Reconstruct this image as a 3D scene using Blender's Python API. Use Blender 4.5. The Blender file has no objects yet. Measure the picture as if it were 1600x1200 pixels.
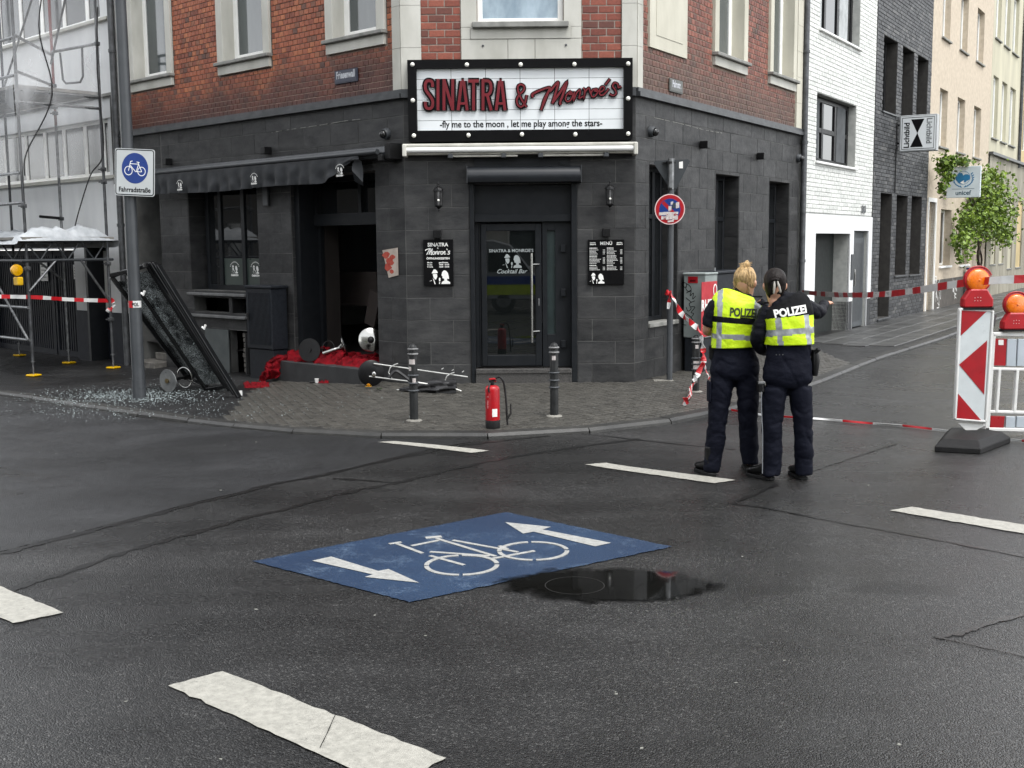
import bpy, bmesh, math, random
from mathutils import Vector, Matrix, noise
from mathutils.bvhtree import BVHTree
rnd = random.Random(7)
R = math.radians

# ------------------------------------------------------------ camera, world, light, exposure
F_PX, HY, ROLL, CH = 1800.0, 382.0, 0.009, 1.85
scene = bpy.context.scene
col = scene.collection
pitch = math.atan((600 - HY) / F_PX)
a_ = math.atan(ROLL)
c_fwd = Vector((0, math.cos(pitch), -math.sin(pitch)))
r0 = Vector((1, 0, 0)); u0_ = r0.cross(c_fwd)
c_r = r0 * math.cos(a_) - u0_ * math.sin(a_)
c_u = u0_ * math.cos(a_) + r0 * math.sin(a_)
C0 = Vector((0, 0, CH))
cd = bpy.data.cameras.new('camera'); cam = bpy.data.objects.new('camera', cd); col.objects.link(cam)
cam.matrix_world = Matrix(((c_r.x, c_u.x, -c_fwd.x, 0), (c_r.y, c_u.y, -c_fwd.y, 0), (c_r.z, c_u.z, -c_fwd.z, CH), (0, 0, 0, 1)))
cd.sensor_width = 36; cd.lens = F_PX / 1600 * 36; cd.clip_end = 2000; cd.clip_start = .05
scene.camera = cam

SUN_EL, SUN_AZ = 62, 40            # azimuth from +Y towards +X of the place the light comes from, behind the camera side
w = bpy.data.worlds.new('World'); scene.world = w; w.use_nodes = True
nt = w.node_tree; bg = nt.nodes['Background']
sky = nt.nodes.new('ShaderNodeTexSky'); sky.sky_type = 'NISHITA'; sky.sun_disc = False
sky.sun_elevation = R(SUN_EL); sky.sun_rotation = R(180 - SUN_AZ); sky.dust_density = .6; sky.air_density = 1.0; sky.ozone_density = 1
hsv = nt.nodes.new('ShaderNodeHueSaturation'); hsv.inputs['Saturation'].default_value = .12
nt.links.new(sky.outputs[0], hsv.inputs['Color']); nt.links.new(hsv.outputs[0], bg.inputs['Color'])
bg.inputs['Strength'].default_value = .15
sl = bpy.data.lights.new('sun', 'SUN'); sl.energy = .9; sl.angle = R(25); sl.color = (1, .98, .95)
so = bpy.data.objects.new('sun', sl); col.objects.link(so)
sdir = Vector((math.sin(R(180 - SUN_AZ)) * math.cos(R(SUN_EL)), math.cos(R(180 - SUN_AZ)) * math.cos(R(SUN_EL)), math.sin(R(SUN_EL))))
so.rotation_euler = sdir.to_track_quat('Z', 'Y').to_euler()
vs = scene.view_settings; scene.display_settings.display_device = 'sRGB'
vs.view_transform = 'Standard'; vs.look = 'None'; vs.exposure = 1.62; vs.gamma = 1; vs.use_curve_mapping = False
scene.cycles.max_bounces = 7; scene.cycles.diffuse_bounces = 3; scene.cycles.glossy_bounces = 3
scene.cycles.transparent_max_bounces = 10; scene.cycles.caustics_reflective = False; scene.cycles.caustics_refractive = False

# ------------------------------------------------------------ measuring helpers
def sm(t): t = min(1, max(0, t)); return t * t * (3 - 2 * t)
def H(x, y): return -(.13 * sm((-1.4 - x) / 2.6) + .10 * sm((-4.2 - x) / 3)) * sm((y - 8.5) / 4.5)      # the street dips gently to the left
KSEG = []
def camber(x, y):                                        # the carriageway rises a little towards the low kerb
    if not KSEG or not (-14 < x < 14): return 0
    p = Vector((x, y)); best = 9
    for a, d, L in KSEG:
        t = min(1, max(0, (p - a).dot(d) / L)); best = min(best, (p - a - d * t).length)
    return .066 * sm(1 - best / 1.4)
def HR(x, y): return H(x, y) + camber(x, y)
def ray(px, py): return c_fwd * F_PX + c_r * (px - 800) - c_u * (py - 600)
def G(px, py, dz=0.0):
    d = ray(px, py); z = dz
    for _ in range(12):
        t = (z - CH) / d.z; P = C0 + d * t; z = (HR if dz < .05 else H)(P.x, P.y) + dz
    return Vector((P.x, P.y, z))
kp0 = [G(*p, .12).xy for p in ((-60, 606), (0, 612), (60, 620), (130, 631), (200, 641), (300, 654), (400, 665), (500, 672.5), (600, 677), (700, 678), (800, 676), (900, 670), (1000, 661), (1100, 645), (1180, 625), (1270, 598), (1373, 558), (1469, 528), (1495, 518.5), (1572, 492), (1600, 484))]
for a, b in zip(kp0, kp0[1:]): KSEG.append((a, (b - a), (b - a).length_squared))
def AT(px, py, y):
    d = ray(px, py); return C0 + d * (y / d.y)
def hx(s, k=1.0):
    v = [int(s[i:i + 2], 16) / 255 for i in (0, 2, 4)]
    return tuple(k * (c / 12.92 if c <= .04045 else ((c + .055) / 1.055) ** 2.4) for c in v)

# ------------------------------------------------------------ materials
class NT:
    def __init__(s, name):
        s.m = bpy.data.materials.new(name); s.m.use_nodes = True; s.t = s.m.node_tree
        s.b = s.t.nodes['Principled BSDF']; s.pos = s.n('ShaderNodeNewGeometry').outputs['Position']
    def n(s, ty, **k):
        x = s.t.nodes.new(ty)
        for a, b in k.items(): setattr(x, a, b)
        return x
    def l(s, a, b): s.t.links.new(a, b)
    def noise(s, scale, detail=4, vec=None, rough=.55, stretch=None):
        x = s.n('ShaderNodeTexNoise'); x.inputs['Scale'].default_value = scale; x.inputs['Detail'].default_value = detail; x.inputs['Roughness'].default_value = rough
        v = vec or s.pos
        if stretch:
            mp = s.n('ShaderNodeMapping'); mp.inputs['Scale'].default_value = stretch; s.l(v, mp.inputs['Vector']); v = mp.outputs[0]
        s.l(v, x.inputs['Vector']); return x.outputs['Fac']
    def ramp(s, fac, pts):
        r = s.n('ShaderNodeValToRGB'); e = r.color_ramp.elements
        while len(e) < len(pts): e.new(.5)
        for i, (p, c) in enumerate(pts):
            e[i].position = p; e[i].color = (c, c, c, 1) if isinstance(c, (int, float)) else (*c[:3], 1)
        s.l(fac, r.inputs[0]); return r.outputs[0]
    def mix(s, fac, a, b, mode='MIX'):
        x = s.n('ShaderNodeMix', data_type='RGBA', blend_type=mode)
        for i, v in ((0, fac), (6, a), (7, b)):
            if isinstance(v, (int, float)): x.inputs[i].default_value = v if i == 0 else (v, v, v, 1)
            elif isinstance(v, tuple): x.inputs[i].default_value = (*v[:3], 1)
            else: s.l(v, x.inputs[i])
        return x.outputs[2]
    def math(s, op, a, b=0.0, c=None):
        x = s.n('ShaderNodeMath', operation=op)
        for i, v in enumerate((a, b) if c is None else (a, b, c)):
            if isinstance(v, (int, float)): x.inputs[i].default_value = v
            else: s.l(v, x.inputs[i])
        return x.outputs[0]
    def bump(s, h, strength=.3, dist=.01):
        x = s.n('ShaderNodeBump'); x.inputs['Strength'].default_value = strength; x.inputs['Distance'].default_value = dist
        s.l(h, x.inputs['Height']); s.l(x.outputs[0], s.b.inputs['Normal'])
    def rand(s):
        a = s.n('ShaderNodeAttribute', attribute_name='rnd').outputs['Fac']; o = s.n('ShaderNodeObjectInfo').outputs['Random']
        return s.math('FRACT', s.math('ADD', a, o))
    def set(s, **k):
        for a, v in k.items():
            i = s.b.inputs[a.replace('_', ' ')]
            if isinstance(v, (int, float)): i.default_value = v
            elif isinstance(v, tuple): i.default_value = (*v[:3], 1)
            else: s.l(v, i)
        return s.m

MATS = {}
def M(name, c1, c2=None, rough=.6, scale=6, bump=0, bscale=60, metal=0, rv=0, rr=.15, detail=5, stretch=None, spec=.5, coat=0):
    if name in MATS: return MATS[name]
    t = NT(name); c2 = c2 or tuple(x * .7 for x in c1)
    f = t.noise(scale, detail, stretch=stretch)
    c = t.mix(t.ramp(f, ((.3, 0), (.7, 1))), c1, c2)
    if rv: c = t.mix(1, c, t.ramp(t.rand(), ((0, 1 - rv), (1, 1 + rv))), 'MULTIPLY')
    ro = t.math('MULTIPLY_ADD', t.noise(scale * 2.3, 3), rr, rough - rr / 2)
    if bump: t.bump(t.noise(bscale, 4), bump, .01)
    MATS[name] = t.set(Base_Color=c, Roughness=ro, Metallic=metal, Specular_IOR_Level=spec, Coat_Weight=coat)
    return MATS[name]

DAMP = [(1.38, 6.0, .30, .12, .9), (2.05, 6.0, .34, .15, .9), (.6, 6.12, 1.05, .26, .8), (.2, 9.7, 2.6, .75, .55), (-2.6, 10.6, 1.6, .5, .5), (2.6, 8.3, .9, .5, .5), (-1.2, 8.2, 1.6, .35, .35), (.8, 7.4, .8, .25, .35)]
def asphalt(name, lo, hi, gscale, wetlo=.22, wethi=.55, seed=0):
    t = NT(name)
    v = t.n('ShaderNodeTexVoronoi'); v.inputs['Scale'].default_value = gscale; t.l(t.pos, v.inputs['Vector'])
    g = t.n('ShaderNodeSeparateColor'); t.l(v.outputs['Color'], g.inputs[0])
    fine = t.noise(gscale * 1.7, 3)
    grains = t.ramp(g.outputs[0], ((.0, .0), (.55, .06), (.84, .25), (.93, 1.0)))
    base = t.mix(grains, lo, hi)
    base = t.mix(t.ramp(fine, ((.35, 1), (.62, 0))), base, tuple(x * .45 for x in lo))
    big = t.noise(.55, 5, rough=.62); mid = t.noise(3.1, 5)
    base = t.mix(1, base, t.ramp(big, ((.3, .42), (.7, 1.3))), 'MULTIPLY')
    cl = t.noise(38, 4, rough=.7); base = t.mix(1, base, t.ramp(cl, ((.3, .45), (.5, .9), (.72, 1.7))), 'MULTIPLY')
    base = t.mix(1, base, t.ramp(mid, ((.3, .85), (.7, 1.12))), 'MULTIPLY')
    mpv = t.n('ShaderNodeMapping'); mpv.inputs['Rotation'].default_value = (0, 0, R(44)); mpv.inputs['Scale'].default_value = (.14, 1.3, 1); t.l(t.pos, mpv.inputs['Vector']); lane = t.noise(1.1, 4, vec=mpv.outputs[0])
    base = t.mix(1, base, t.ramp(lane, ((.35, .72), (.65, 1.22))), 'MULTIPLY')
    stain = t.noise(7, 6, rough=.7)
    base = t.mix(t.ramp(stain, ((.66, 0), (.76, .35))), base, tuple(x * .4 for x in lo))
    wet = None
    for cx, cy, rx, ry, amt in DAMP:
        mp = t.n('ShaderNodeMapping'); mp.vector_type = 'TEXTURE'; mp.inputs['Location'].default_value = (cx, cy, 0); mp.inputs['Scale'].default_value = (rx, ry, 1e6); t.l(t.pos, mp.inputs['Vector'])
        ln_ = t.n('ShaderNodeVectorMath', operation='LENGTH'); t.l(mp.outputs[0], ln_.inputs[0])
        k = t.math('MULTIPLY', t.ramp(t.math('ADD', ln_.outputs['Value'], t.math('MULTIPLY_ADD', t.noise(4.5, 5, rough=.65), .9, -.45)), ((.55, 1), (1.0, 0))), amt)
        wet = k if wet is None else t.math('MAXIMUM', wet, k)
    base = t.mix(wet, base, (.006, .006, .0058))
    rough = t.ramp(t.math('ADD', t.math('MULTIPLY', t.math('ADD', big, lane), .5), t.math('MULTIPLY', mid, .25)), ((.48, wetlo), (.78, wethi)))
    hgt = t.math('ADD', t.math('ADD', t.math('MULTIPLY', v.outputs['Distance'], -1.0), t.math('MULTIPLY', fine, .5)), t.math('MULTIPLY', cl, .25))
    t.bump(hgt, .9, .0045)
    MATS[name] = t.set(Base_Color=base, Roughness=rough, Specular_IOR_Level=.5); return MATS[name]
A_ROAD = asphalt('wet_asphalt', (.0135, .0135, .0137), (.125, .123, .118), 140, .17, .46)
A_FINE = asphalt('fine_asphalt', (.017, .0175, .019), (.13, .132, .136), 190, .26, .44)
A_PAVE = asphalt('pavement_asphalt', (.010, .010, .0105), (.07, .069, .067), 170, .3, .6)

def brickmat(name, cols, z0=None, z1=None, dark=None):
    t = NT(name); c = t.ramp(t.rand(), [(i / (len(cols) - 1), k) for i, k in enumerate(cols)])
    c = t.mix(1, c, t.ramp(t.noise(30, 5), ((.25, .72), (.75, 1.2))), 'MULTIPLY')
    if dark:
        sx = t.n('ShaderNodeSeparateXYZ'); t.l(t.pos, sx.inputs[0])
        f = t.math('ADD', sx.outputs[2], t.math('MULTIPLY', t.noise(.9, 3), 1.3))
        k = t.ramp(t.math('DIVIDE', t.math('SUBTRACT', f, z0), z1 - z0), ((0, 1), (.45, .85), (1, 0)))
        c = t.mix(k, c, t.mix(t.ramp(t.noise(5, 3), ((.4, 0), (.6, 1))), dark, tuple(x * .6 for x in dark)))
    t.bump(t.noise(90, 5), .35, .006)
    MATS[name] = t.set(Base_Color=c, Roughness=.62); return MATS[name]
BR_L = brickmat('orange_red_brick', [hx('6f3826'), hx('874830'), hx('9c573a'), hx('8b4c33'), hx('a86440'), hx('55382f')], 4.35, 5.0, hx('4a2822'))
BR_F = brickmat('red_brick', [hx('5f2e24'), hx('753a2b'), hx('7f4131'), hx('8a4a38'), hx('532e26')])
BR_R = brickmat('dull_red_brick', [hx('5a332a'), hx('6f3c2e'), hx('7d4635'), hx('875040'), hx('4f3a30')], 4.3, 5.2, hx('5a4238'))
BR_W = brickmat('white_painted_brick', [hx('cfd0cb'), hx('d8d9d4'), hx('c6c8c3'), hx('dedfda')])
BR_D = brickmat('dark_grey_brick', [hx('2c2d2f'), hx('3a3b3d'), hx('4a4b4c'), hx('333436'), hx('5b5b5a')])
MORTAR = M('mortar_grey', hx('a39a90'), hx('7a7168'), .9, 12, .2)
def mortar_l():
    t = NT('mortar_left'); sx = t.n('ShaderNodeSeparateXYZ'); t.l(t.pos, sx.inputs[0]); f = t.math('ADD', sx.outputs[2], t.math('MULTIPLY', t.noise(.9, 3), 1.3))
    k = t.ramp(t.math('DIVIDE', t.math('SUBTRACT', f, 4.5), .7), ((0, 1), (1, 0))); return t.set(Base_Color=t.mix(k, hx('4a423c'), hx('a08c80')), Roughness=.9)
MORTAR_D = mortar_l()
MORTAR_R = M('mortar_pale', hx('8a7b6e'), hx('6e6056'), .9, 9, .2)
MORTAR_W = M('mortar_white', hx('9a9c98'), hx('b4b5b0'), .9, 9, .2)
def slate():
    t = NT('dark_slate_tile'); n1 = t.noise(3.2, 7, rough=.65, stretch=(1, 1, 2.2)); n2 = t.noise(16, 6, rough=.7)
    c = t.mix(t.ramp(n1, ((.32, 0), (.7, 1))), (.020, .0205, .0215), (.050, .050, .0495))
    c = t.mix(1, c, t.ramp(t.rand(), ((0, .78), (1, 1.22))), 'MULTIPLY')
    c = t.mix(t.ramp(n2, ((.66, 0), (.8, .35))), c, (.13, .13, .125))
    drip = t.noise(6, 5, rough=.7, stretch=(5, 5, .35))
    c = t.mix(t.ramp(drip, ((.68, 0), (.78, .3))), c, (.12, .12, .118))
    t.bump(t.math('ADD', n1, t.math('MULTIPLY', n2, .5)), .5, .012)
    MATS['slate'] = t.set(Specular_IOR_Level=.25, Base_Color=c, Roughness=t.ramp(n2, ((.3, .45), (.7, .62)))); return MATS['slate']
SLATE = slate()
JOINT = M('tile_joint_grey', (.13, .13, .122), (.03, .03, .03), .85, 2.2)
PLAST = M('offwhite_plaster', hx('c2c1b9'), hx('a5a49b'), .8, 3, .12, 80, stretch=(1, 1, .4))
PLAST_Y = M('cream_stone_trim', hx('c4c1b2'), hx('aeab9c'), .8, 3, .12, 80, stretch=(1, 1, .4))
WHITEW = M('white_render_wall', hx('e6e7e6'), hx('d0d2d3'), .8, 1.2, .08, 70, stretch=(1.5, 1.5, .4))
PVC = M('white_window_plastic', hx('f2f2ee'), hx('e4e4df'), .35, 3, rr=.1)
SILLM = M('grey_stained_sill', hx('8f8f8a'), hx('6a6a66'), .75, 8, .2, 70)
GLASSU = M('upper_window_glass', hx('5d6363'), hx('3a4041'), .06, 1.4, rr=.02, spec=.9, stretch=(1.5, 1.5, .3))
GLASSD = M('dark_window_glass', (.006, .007, .008), (.012, .013, .014), .03, 1, rr=.02, spec=.6)
DARKF = M('anthracite_metal', (.009, .0105, .0125), (.014, .0155, .0175), .38, 8, rr=.12, spec=.2)
BLACKM = M('black_metal', (.004, .004, .0045), (.008, .008, .0085), .4, 10, rr=.15, spec=.25)
GREYM = M('painted_grey_steel', hx('404346'), hx('35383b'), .45, 4, rr=.15)
GALV = M('galvanised_steel', hx('8d8f90'), hx('5c5d5e'), .42, 14, metal=.75, rr=.2)
DKPIPE = M('dark_galvanised_pipe', hx('5a5c5e'), hx('3a3b3d'), .5, 10, metal=.4, rr=.2)
CHROME = M('brushed_chrome', hx('b4b4b0'), hx('8c8b88'), .2, 6, metal=1, rr=.08)
ZINC = M('zinc_flashing', hx('4e5052'), hx('36383a'), .45, 8, metal=.3)
RUST = M('rusty_red_pipe', hx('7a3434'), hx('5b3a38'), .6, 20)
WHITEP = M('white_plastic', hx('e2e2df'), hx('d2d2cf'), .35, 6, rr=.1)
WHITEB = M('white_sign_board', hx('dfe3e4'), hx('d2d6d7'), .3, 2, rr=.05)
BLKFR = M('black_sign_frame', (.0025, .0025, .003), (.004, .004, .0045), .4, 6, spec=.12)
REDL = M('dark_red_letter', hx('6e0f1c'), hx('5e0c17'), .35, 6, rr=.05)
INK = M('black_print', (.004, .004, .005), None, .5, spec=.1)
INKW = M('white_print', hx('e8e8e4'), hx('d8d8d4'), .5)
REDP = M('signal_red', hx('b00c18'), hx('96101a'), .35, 8, rr=.1)
REDR = M('red_reflective_sheeting', hx('a3101c'), hx('8d0d18'), .3, 8)
WHR = M('white_reflective_sheeting', hx('c9cfd0'), hx('bcc2c3'), .3, 8)
BLUES = M('traffic_sign_blue', hx('0d3278'), hx('0c2e70'), .3, 4)
YEL = M('yellow_plastic', hx('e0b400'), hx('c79b00'), .45, 10)
ORG = M('amber_lens', hx('f07c06'), hx('d9660a'), .12, 30, bump=.3, bscale=120, rr=.05, coat=.6)
RUBBER = M('black_rubber', (.008, .008, .0085), (.014, .014, .014), .6, 20, .2, 120, spec=.25)
REDCL = M('crimson_velvet', hx('7a0513'), hx('4a030b'), .85, 14, spec=.15)
TARP = M('white_tarpaulin', hx('bcc0c3'), hx('9fa4a8'), .5, 9, .5, 14)
AWN = M('black_awning_fabric', (.012, .0135, .0155), (.022, .024, .027), .6, 7, .2, 60, spec=.25)
GRAN = M('speckled_granite', (.10, .095, .09), (.02, .02, .02), .35, 90, detail=2)
STONE = M('worn_stone_step', hx('6d6a64'), hx('45433f'), .7, 8, .3, 40)
NAVY = M('dark_navy_plinth', hx('12151d'), hx('1a1e27'), .6, 4, spec=.2)
BEIGE = M('beige_roughcast', hx('c6b9a6'), hx('b3a693'), .9, 9, .6, 35)
CREAM = M('cream_plaster', hx('c4bfa8'), hx('aaa692'), .9, 1.2, .15, 50, stretch=(1, 1, .3))
CREAMS = M('stained_stone_base', hx('a7a292'), hx('7c786b'), .9, 2.5, .2, 40, stretch=(1, 1, .35))
YELW = M('yellow_plaster', hx('cdb98a'), hx('b8a67c'), .9, 2)
CABG = M('pale_grey_cabinet', hx('8d9593'), hx('7d8583'), .5, 5, rr=.1)
CABD = M('dark_street_cabinet', hx('23272d'), hx('17191d'), .5, 25, .15, 90, spec=.25)
PAINT = None
def roadpaint(name, c, under, wear=.62, s=1):
    t = NT(name); n = t.math('ADD', t.math('MULTIPLY', t.noise(9 * s, 7, rough=.75), .45), t.math('MULTIPLY', t.noise(110, 3), .55))
    k = t.ramp(n, ((wear - .03, 0), (wear + .10, .8)))
    cc = t.mix(t.ramp(t.noise(26, 6, rough=.75), ((.35, 0), (.65, 1))), c, tuple(x * .66 for x in c))
    t.bump(t.noise(160, 3), .4, .006)
    MATS[name] = t.set(Base_Color=t.mix(k, cc, under), Roughness=.5); return MATS[name]
P_WHITE = roadpaint('worn_white_road_paint', hx('aaa89f'), (.10, .098, .09), .60)
P_WHITE2 = roadpaint('white_symbol_paint', hx('aaaaa6'), (.08, .10, .14), .60)
def bluepaint():
    t = NT('blue_road_paint'); n = t.noise(2.6, 10, rough=.82); g = t.noise(120, 3)
    c = t.mix(t.ramp(t.noise(1.1, 4), ((.35, 0), (.65, 1))), (.0095, .0265, .064), (.015, .038, .084))
    c = t.mix(t.ramp(t.math('ADD', n, t.math('MULTIPLY', g, .25)), ((.66, 0), (.80, .75))), c, (.10, .15, .22))
    c = t.mix(t.ramp(g, ((.28, .6), (.42, 0))), c, (.015, .02, .03))
    c = t.mix(t.ramp(g, ((.66, 0), (.74, .5))), c, (.16, .2, .27))
    t.bump(g, .6, .006); MATS['blue'] = t.set(Base_Color=c, Roughness=.42); return MATS['blue']
P_BLUE = bluepaint()
TAR = M('tar_seam', (.006, .006, .006), (.012, .012, .012), .3, 30, .3, 90)
def water():
    t = NT('puddle_water'); mp = t.n('ShaderNodeMapping'); mp.vector_type = 'TEXTURE'; mp.inputs['Location'].default_value = (.52, 6.10, 0); mp.inputs['Scale'].default_value = (.62, .33, 1e6); mp.inputs['Rotation'].default_value = (0, 0, R(-4)); t.l(t.pos, mp.inputs['Vector'])
    ln_ = t.n('ShaderNodeVectorMath', operation='LENGTH'); t.l(mp.outputs[0], ln_.inputs[0]); k = t.math('ADD', ln_.outputs['Value'], t.math('MULTIPLY_ADD', t.noise(3.6, 7, rough=.7), 1.1, -.55))
    t.bump(t.noise(3, 2), .02, .002); MATS['water'] = t.set(Base_Color=(.006, .006, .0055), Roughness=.03, Alpha=t.ramp(k, ((.78, 1), (.90, .5), (1.02, 0)))); return MATS['water']
WATER = water()

# ------------------------------------------------------------ mesh builder
class MB:
    def __init__(s): s.v = []; s.f = []; s.mi = []; s.cur = 0
    def add(s, vs, fs):
        b = len(s.v); s.v += [Vector(x) for x in vs]; s.f += [tuple(b + i for i in f) for f in fs]; s.mi += [s.cur] * len(fs); return s
    def box8(s, p): return s.add(p, [(0, 1, 2, 3), (7, 6, 5, 4), (0, 4, 5, 1), (1, 5, 6, 2), (2, 6, 7, 3), (3, 7, 4, 0)])
    def box(s, c, size, rz=0, rot=None):
        m = rot or Matrix.Rotation(rz, 3, 'Z'); h = Vector(size) / 2; c = Vector(c)
        q = [(-1, -1), (1, -1), (1, 1), (-1, 1)]
        return s.box8([c + m @ Vector((x * h.x, y * h.y, z * h.z)) for z in (-1, 1) for x, y in q])
    def bar(s, a, b, w, d=None, up=(0, 0, 1)):
        a = Vector(a); b = Vector(b); d = d or w; t = (b - a).normalized(); u = Vector(up)
        if abs(t.dot(u)) > .98: u = Vector((0, 1, 0))
        x = t.cross(u).normalized(); y = x.cross(t)
        q = [(-1, -1), (1, -1), (1, 1), (-1, 1)]
        return s.box8([p + x * (i * w / 2) + y * (j * d / 2) for p in (a, b) for i, j in q])
    def tube(s, pts, r, n=10, caps=True, closed=False):
        pts = [Vector(p) for p in pts]; L = len(pts); rr = r if isinstance(r, (list, tuple)) else [r] * L
        b = len(s.v); px = None
        for i, p in enumerate(pts):
            t = (pts[(i + 1) % L] - pts[i - 1]) if closed else (pts[min(i + 1, L - 1)] - pts[max(i - 1, 0)])
            t = t.normalized() if t.length else Vector((0, 0, 1))
            if px is None:
                up = Vector((0, 0, 1)) if abs(t.z) < .9 else Vector((1, 0, 0)); px = t.cross(up).normalized()
            else: px = (px - t * px.dot(t)).normalized()
            y = t.cross(px)
            for k in range(n):
                a = 2 * math.pi * k / n; s.v.append(p + (px * math.cos(a) + y * math.sin(a)) * rr[i])
        m = L if closed else L - 1
        for i in range(m):
            for k in range(n):
                A = b + i * n; B = b + ((i + 1) % L) * n; s.f.append((A + k, A + (k + 1) % n, B + (k + 1) % n, B + k)); s.mi.append(s.cur)
        if caps and not closed:
            s.f += [tuple(b + k for k in range(n))[::-1], tuple(b + (L - 1) * n + k for k in range(n))]; s.mi += [s.cur] * 2
        return s
    def lathe(s, c, prof, n=20, axis=None):
        c = Vector(c); z = Vector(axis or (0, 0, 1)).normalized(); x = z.orthogonal().normalized(); y = z.cross(x); b = len(s.v)
        for r, h in prof:
            for k in range(n):
                a = 2 * math.pi * k / n; s.v.append(c + z * h + (x * math.cos(a) + y * math.sin(a)) * r)
        for i in range(len(prof) - 1):
            for k in range(n):
                A = b + i * n; B = A + n; s.f.append((A + k, A + (k + 1) % n, B + (k + 1) % n, B + k)); s.mi.append(s.cur)
        s.f += [tuple(b + k for k in range(n))[::-1], tuple(b + (len(prof) - 1) * n + k for k in range(n))]; s.mi += [s.cur] * 2
        return s
    def prism(s, poly, nrm):                         # closed 3D polygon pushed out along nrm
        n = len(poly); nrm = Vector(nrm); p = [Vector(x) for x in poly]
        return s.add(p + [x + nrm for x in p], [tuple(range(n))[::-1], tuple(range(n, 2 * n))] + [(i, (i + 1) % n, n + (i + 1) % n, n + i) for i in range(n)])
    def sphere(s, c, r, n=12, sq=(1, 1, 1)):
        c = Vector(c); m = n // 2; b = len(s.v)
        for i in range(m + 1):
            th = math.pi * i / m
            for k in range(n):
                a = 2 * math.pi * k / n; s.v.append(c + Vector((math.sin(th) * math.cos(a) * sq[0], math.sin(th) * math.sin(a) * sq[1], math.cos(th) * sq[2])) * r)
        for i in range(m):
            for k in range(n):
                A = b + i * n; B = A + n; s.f.append((A + k, A + (k + 1) % n, B + (k + 1) % n, B + k)); s.mi.append(s.cur)
        return s
    def build(s, name, mat, parent=None, smooth=None, bev=0, recalc=True):
        me = bpy.data.meshes.new(name); vv = s.v
        if parent is not None:
            inv = WM[parent.name].inverted(); vv = [inv @ v for v in vv]
        me.from_pydata([tuple(v) for v in vv], [], s.f); mats = mat if isinstance(mat, (list, tuple)) else [mat]
        for m in mats: me.materials.append(m)
        if len(mats) > 1: me.polygons.foreach_set('material_index', s.mi)
        if recalc or bev:
            bm = bmesh.new(); bm.from_mesh(me); bmesh.ops.remove_doubles(bm, verts=bm.verts, dist=1e-5)
            bmesh.ops.recalc_face_normals(bm, faces=bm.faces)
            if bev:
                es = [e for e in bm.edges if len(e.link_faces) == 2 and e.calc_face_angle(0) > .6]
                bmesh.ops.bevel(bm, geom=es, offset=bev, segments=1, affect='EDGES', clamp_overlap=True)
            bm.to_mesh(me); bm.free()
        if smooth:
            me.polygons.foreach_set('use_smooth', [True] * len(me.polygons)); me.set_sharp_from_angle(angle=R(smooth if smooth > 1 else 40))
        o = bpy.data.objects.new(name, me); col.objects.link(o)
        if parent is not None: o.parent = parent; WM[o.name] = WM[parent.name]
        else: WM[o.name] = Matrix.Identity(4)
        return o
WM = {}
def thing(name, label, cat, loc=(0, 0, 0), rz=0, group=None):
    o = bpy.data.objects.new(name, None); col.objects.link(o); o.location = loc; o.rotation_euler = (0, 0, rz); o.empty_display_size = .1
    WM[o.name] = Matrix.Translation(Vector(loc)) @ Matrix.Rotation(rz, 4, 'Z')
    o['label'] = label; o['category'] = cat
    if group: o['group'] = group
    return o
def tag(o, label, cat, group=None):
    o['label'] = label; o['category'] = cat
    if group: o['group'] = group
    return o
def struct(o, kind='structure'): o['kind'] = kind; return o
def copy_tree(o, loc, rz=None, label=None, parent=None):
    c = o.copy(); col.objects.link(c); c.parent = parent
    if parent is None:
        c.location = loc
        if rz is not None: c.rotation_euler = (0, 0, rz)
        if label: c['label'] = label
    for ch in [x for x in bpy.data.objects if x.parent == o]: copy_tree(ch, None, parent=c)
    return c

class Wall:                                           # a vertical plane: u along it, d out of it, z up
    def __init__(s, A, deg, flip=False):
        s.A = Vector((A[0], A[1], 0)); s.e = Vector((math.cos(R(deg)), math.sin(R(deg)), 0))
        v = -s.e if flip else s.e; s.right = v; s.n = Vector((v.y, -v.x, 0)); s.ang = math.atan2(v.y, v.x); s.s = -1 if flip else 1
    def P(s, u, d, z): return s.A + s.e * u + s.n * d + Vector((0, 0, z))
    def at(s, px, py, d=0):
        r = ray(px, py); t = ((s.A + s.n * d - C0).dot(s.n)) / r.dot(s.n); p = C0 + r * t; return (p - s.A).dot(s.e), p.z
    def box(s, mb, u0, u1, d0, d1, z0, z1):
        return mb.box8([s.P(a, b, z) for z in (z0, z1) for a, b in ((u0, d0), (u1, d0), (u1, d1), (u0, d1))])
FLp, FRp = (-1.306, 14.449), (1.546, 14.437)
FW = Wall(FLp, math.degrees(math.atan2(FRp[1] - FLp[1], FRp[0] - FLp[0])))
LW = Wall(FLp, 136.5, True)
RW = Wall(FRp, 58.3)
FWID, LLEN, RLEN = 2.852, 6.95, 6.42

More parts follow.
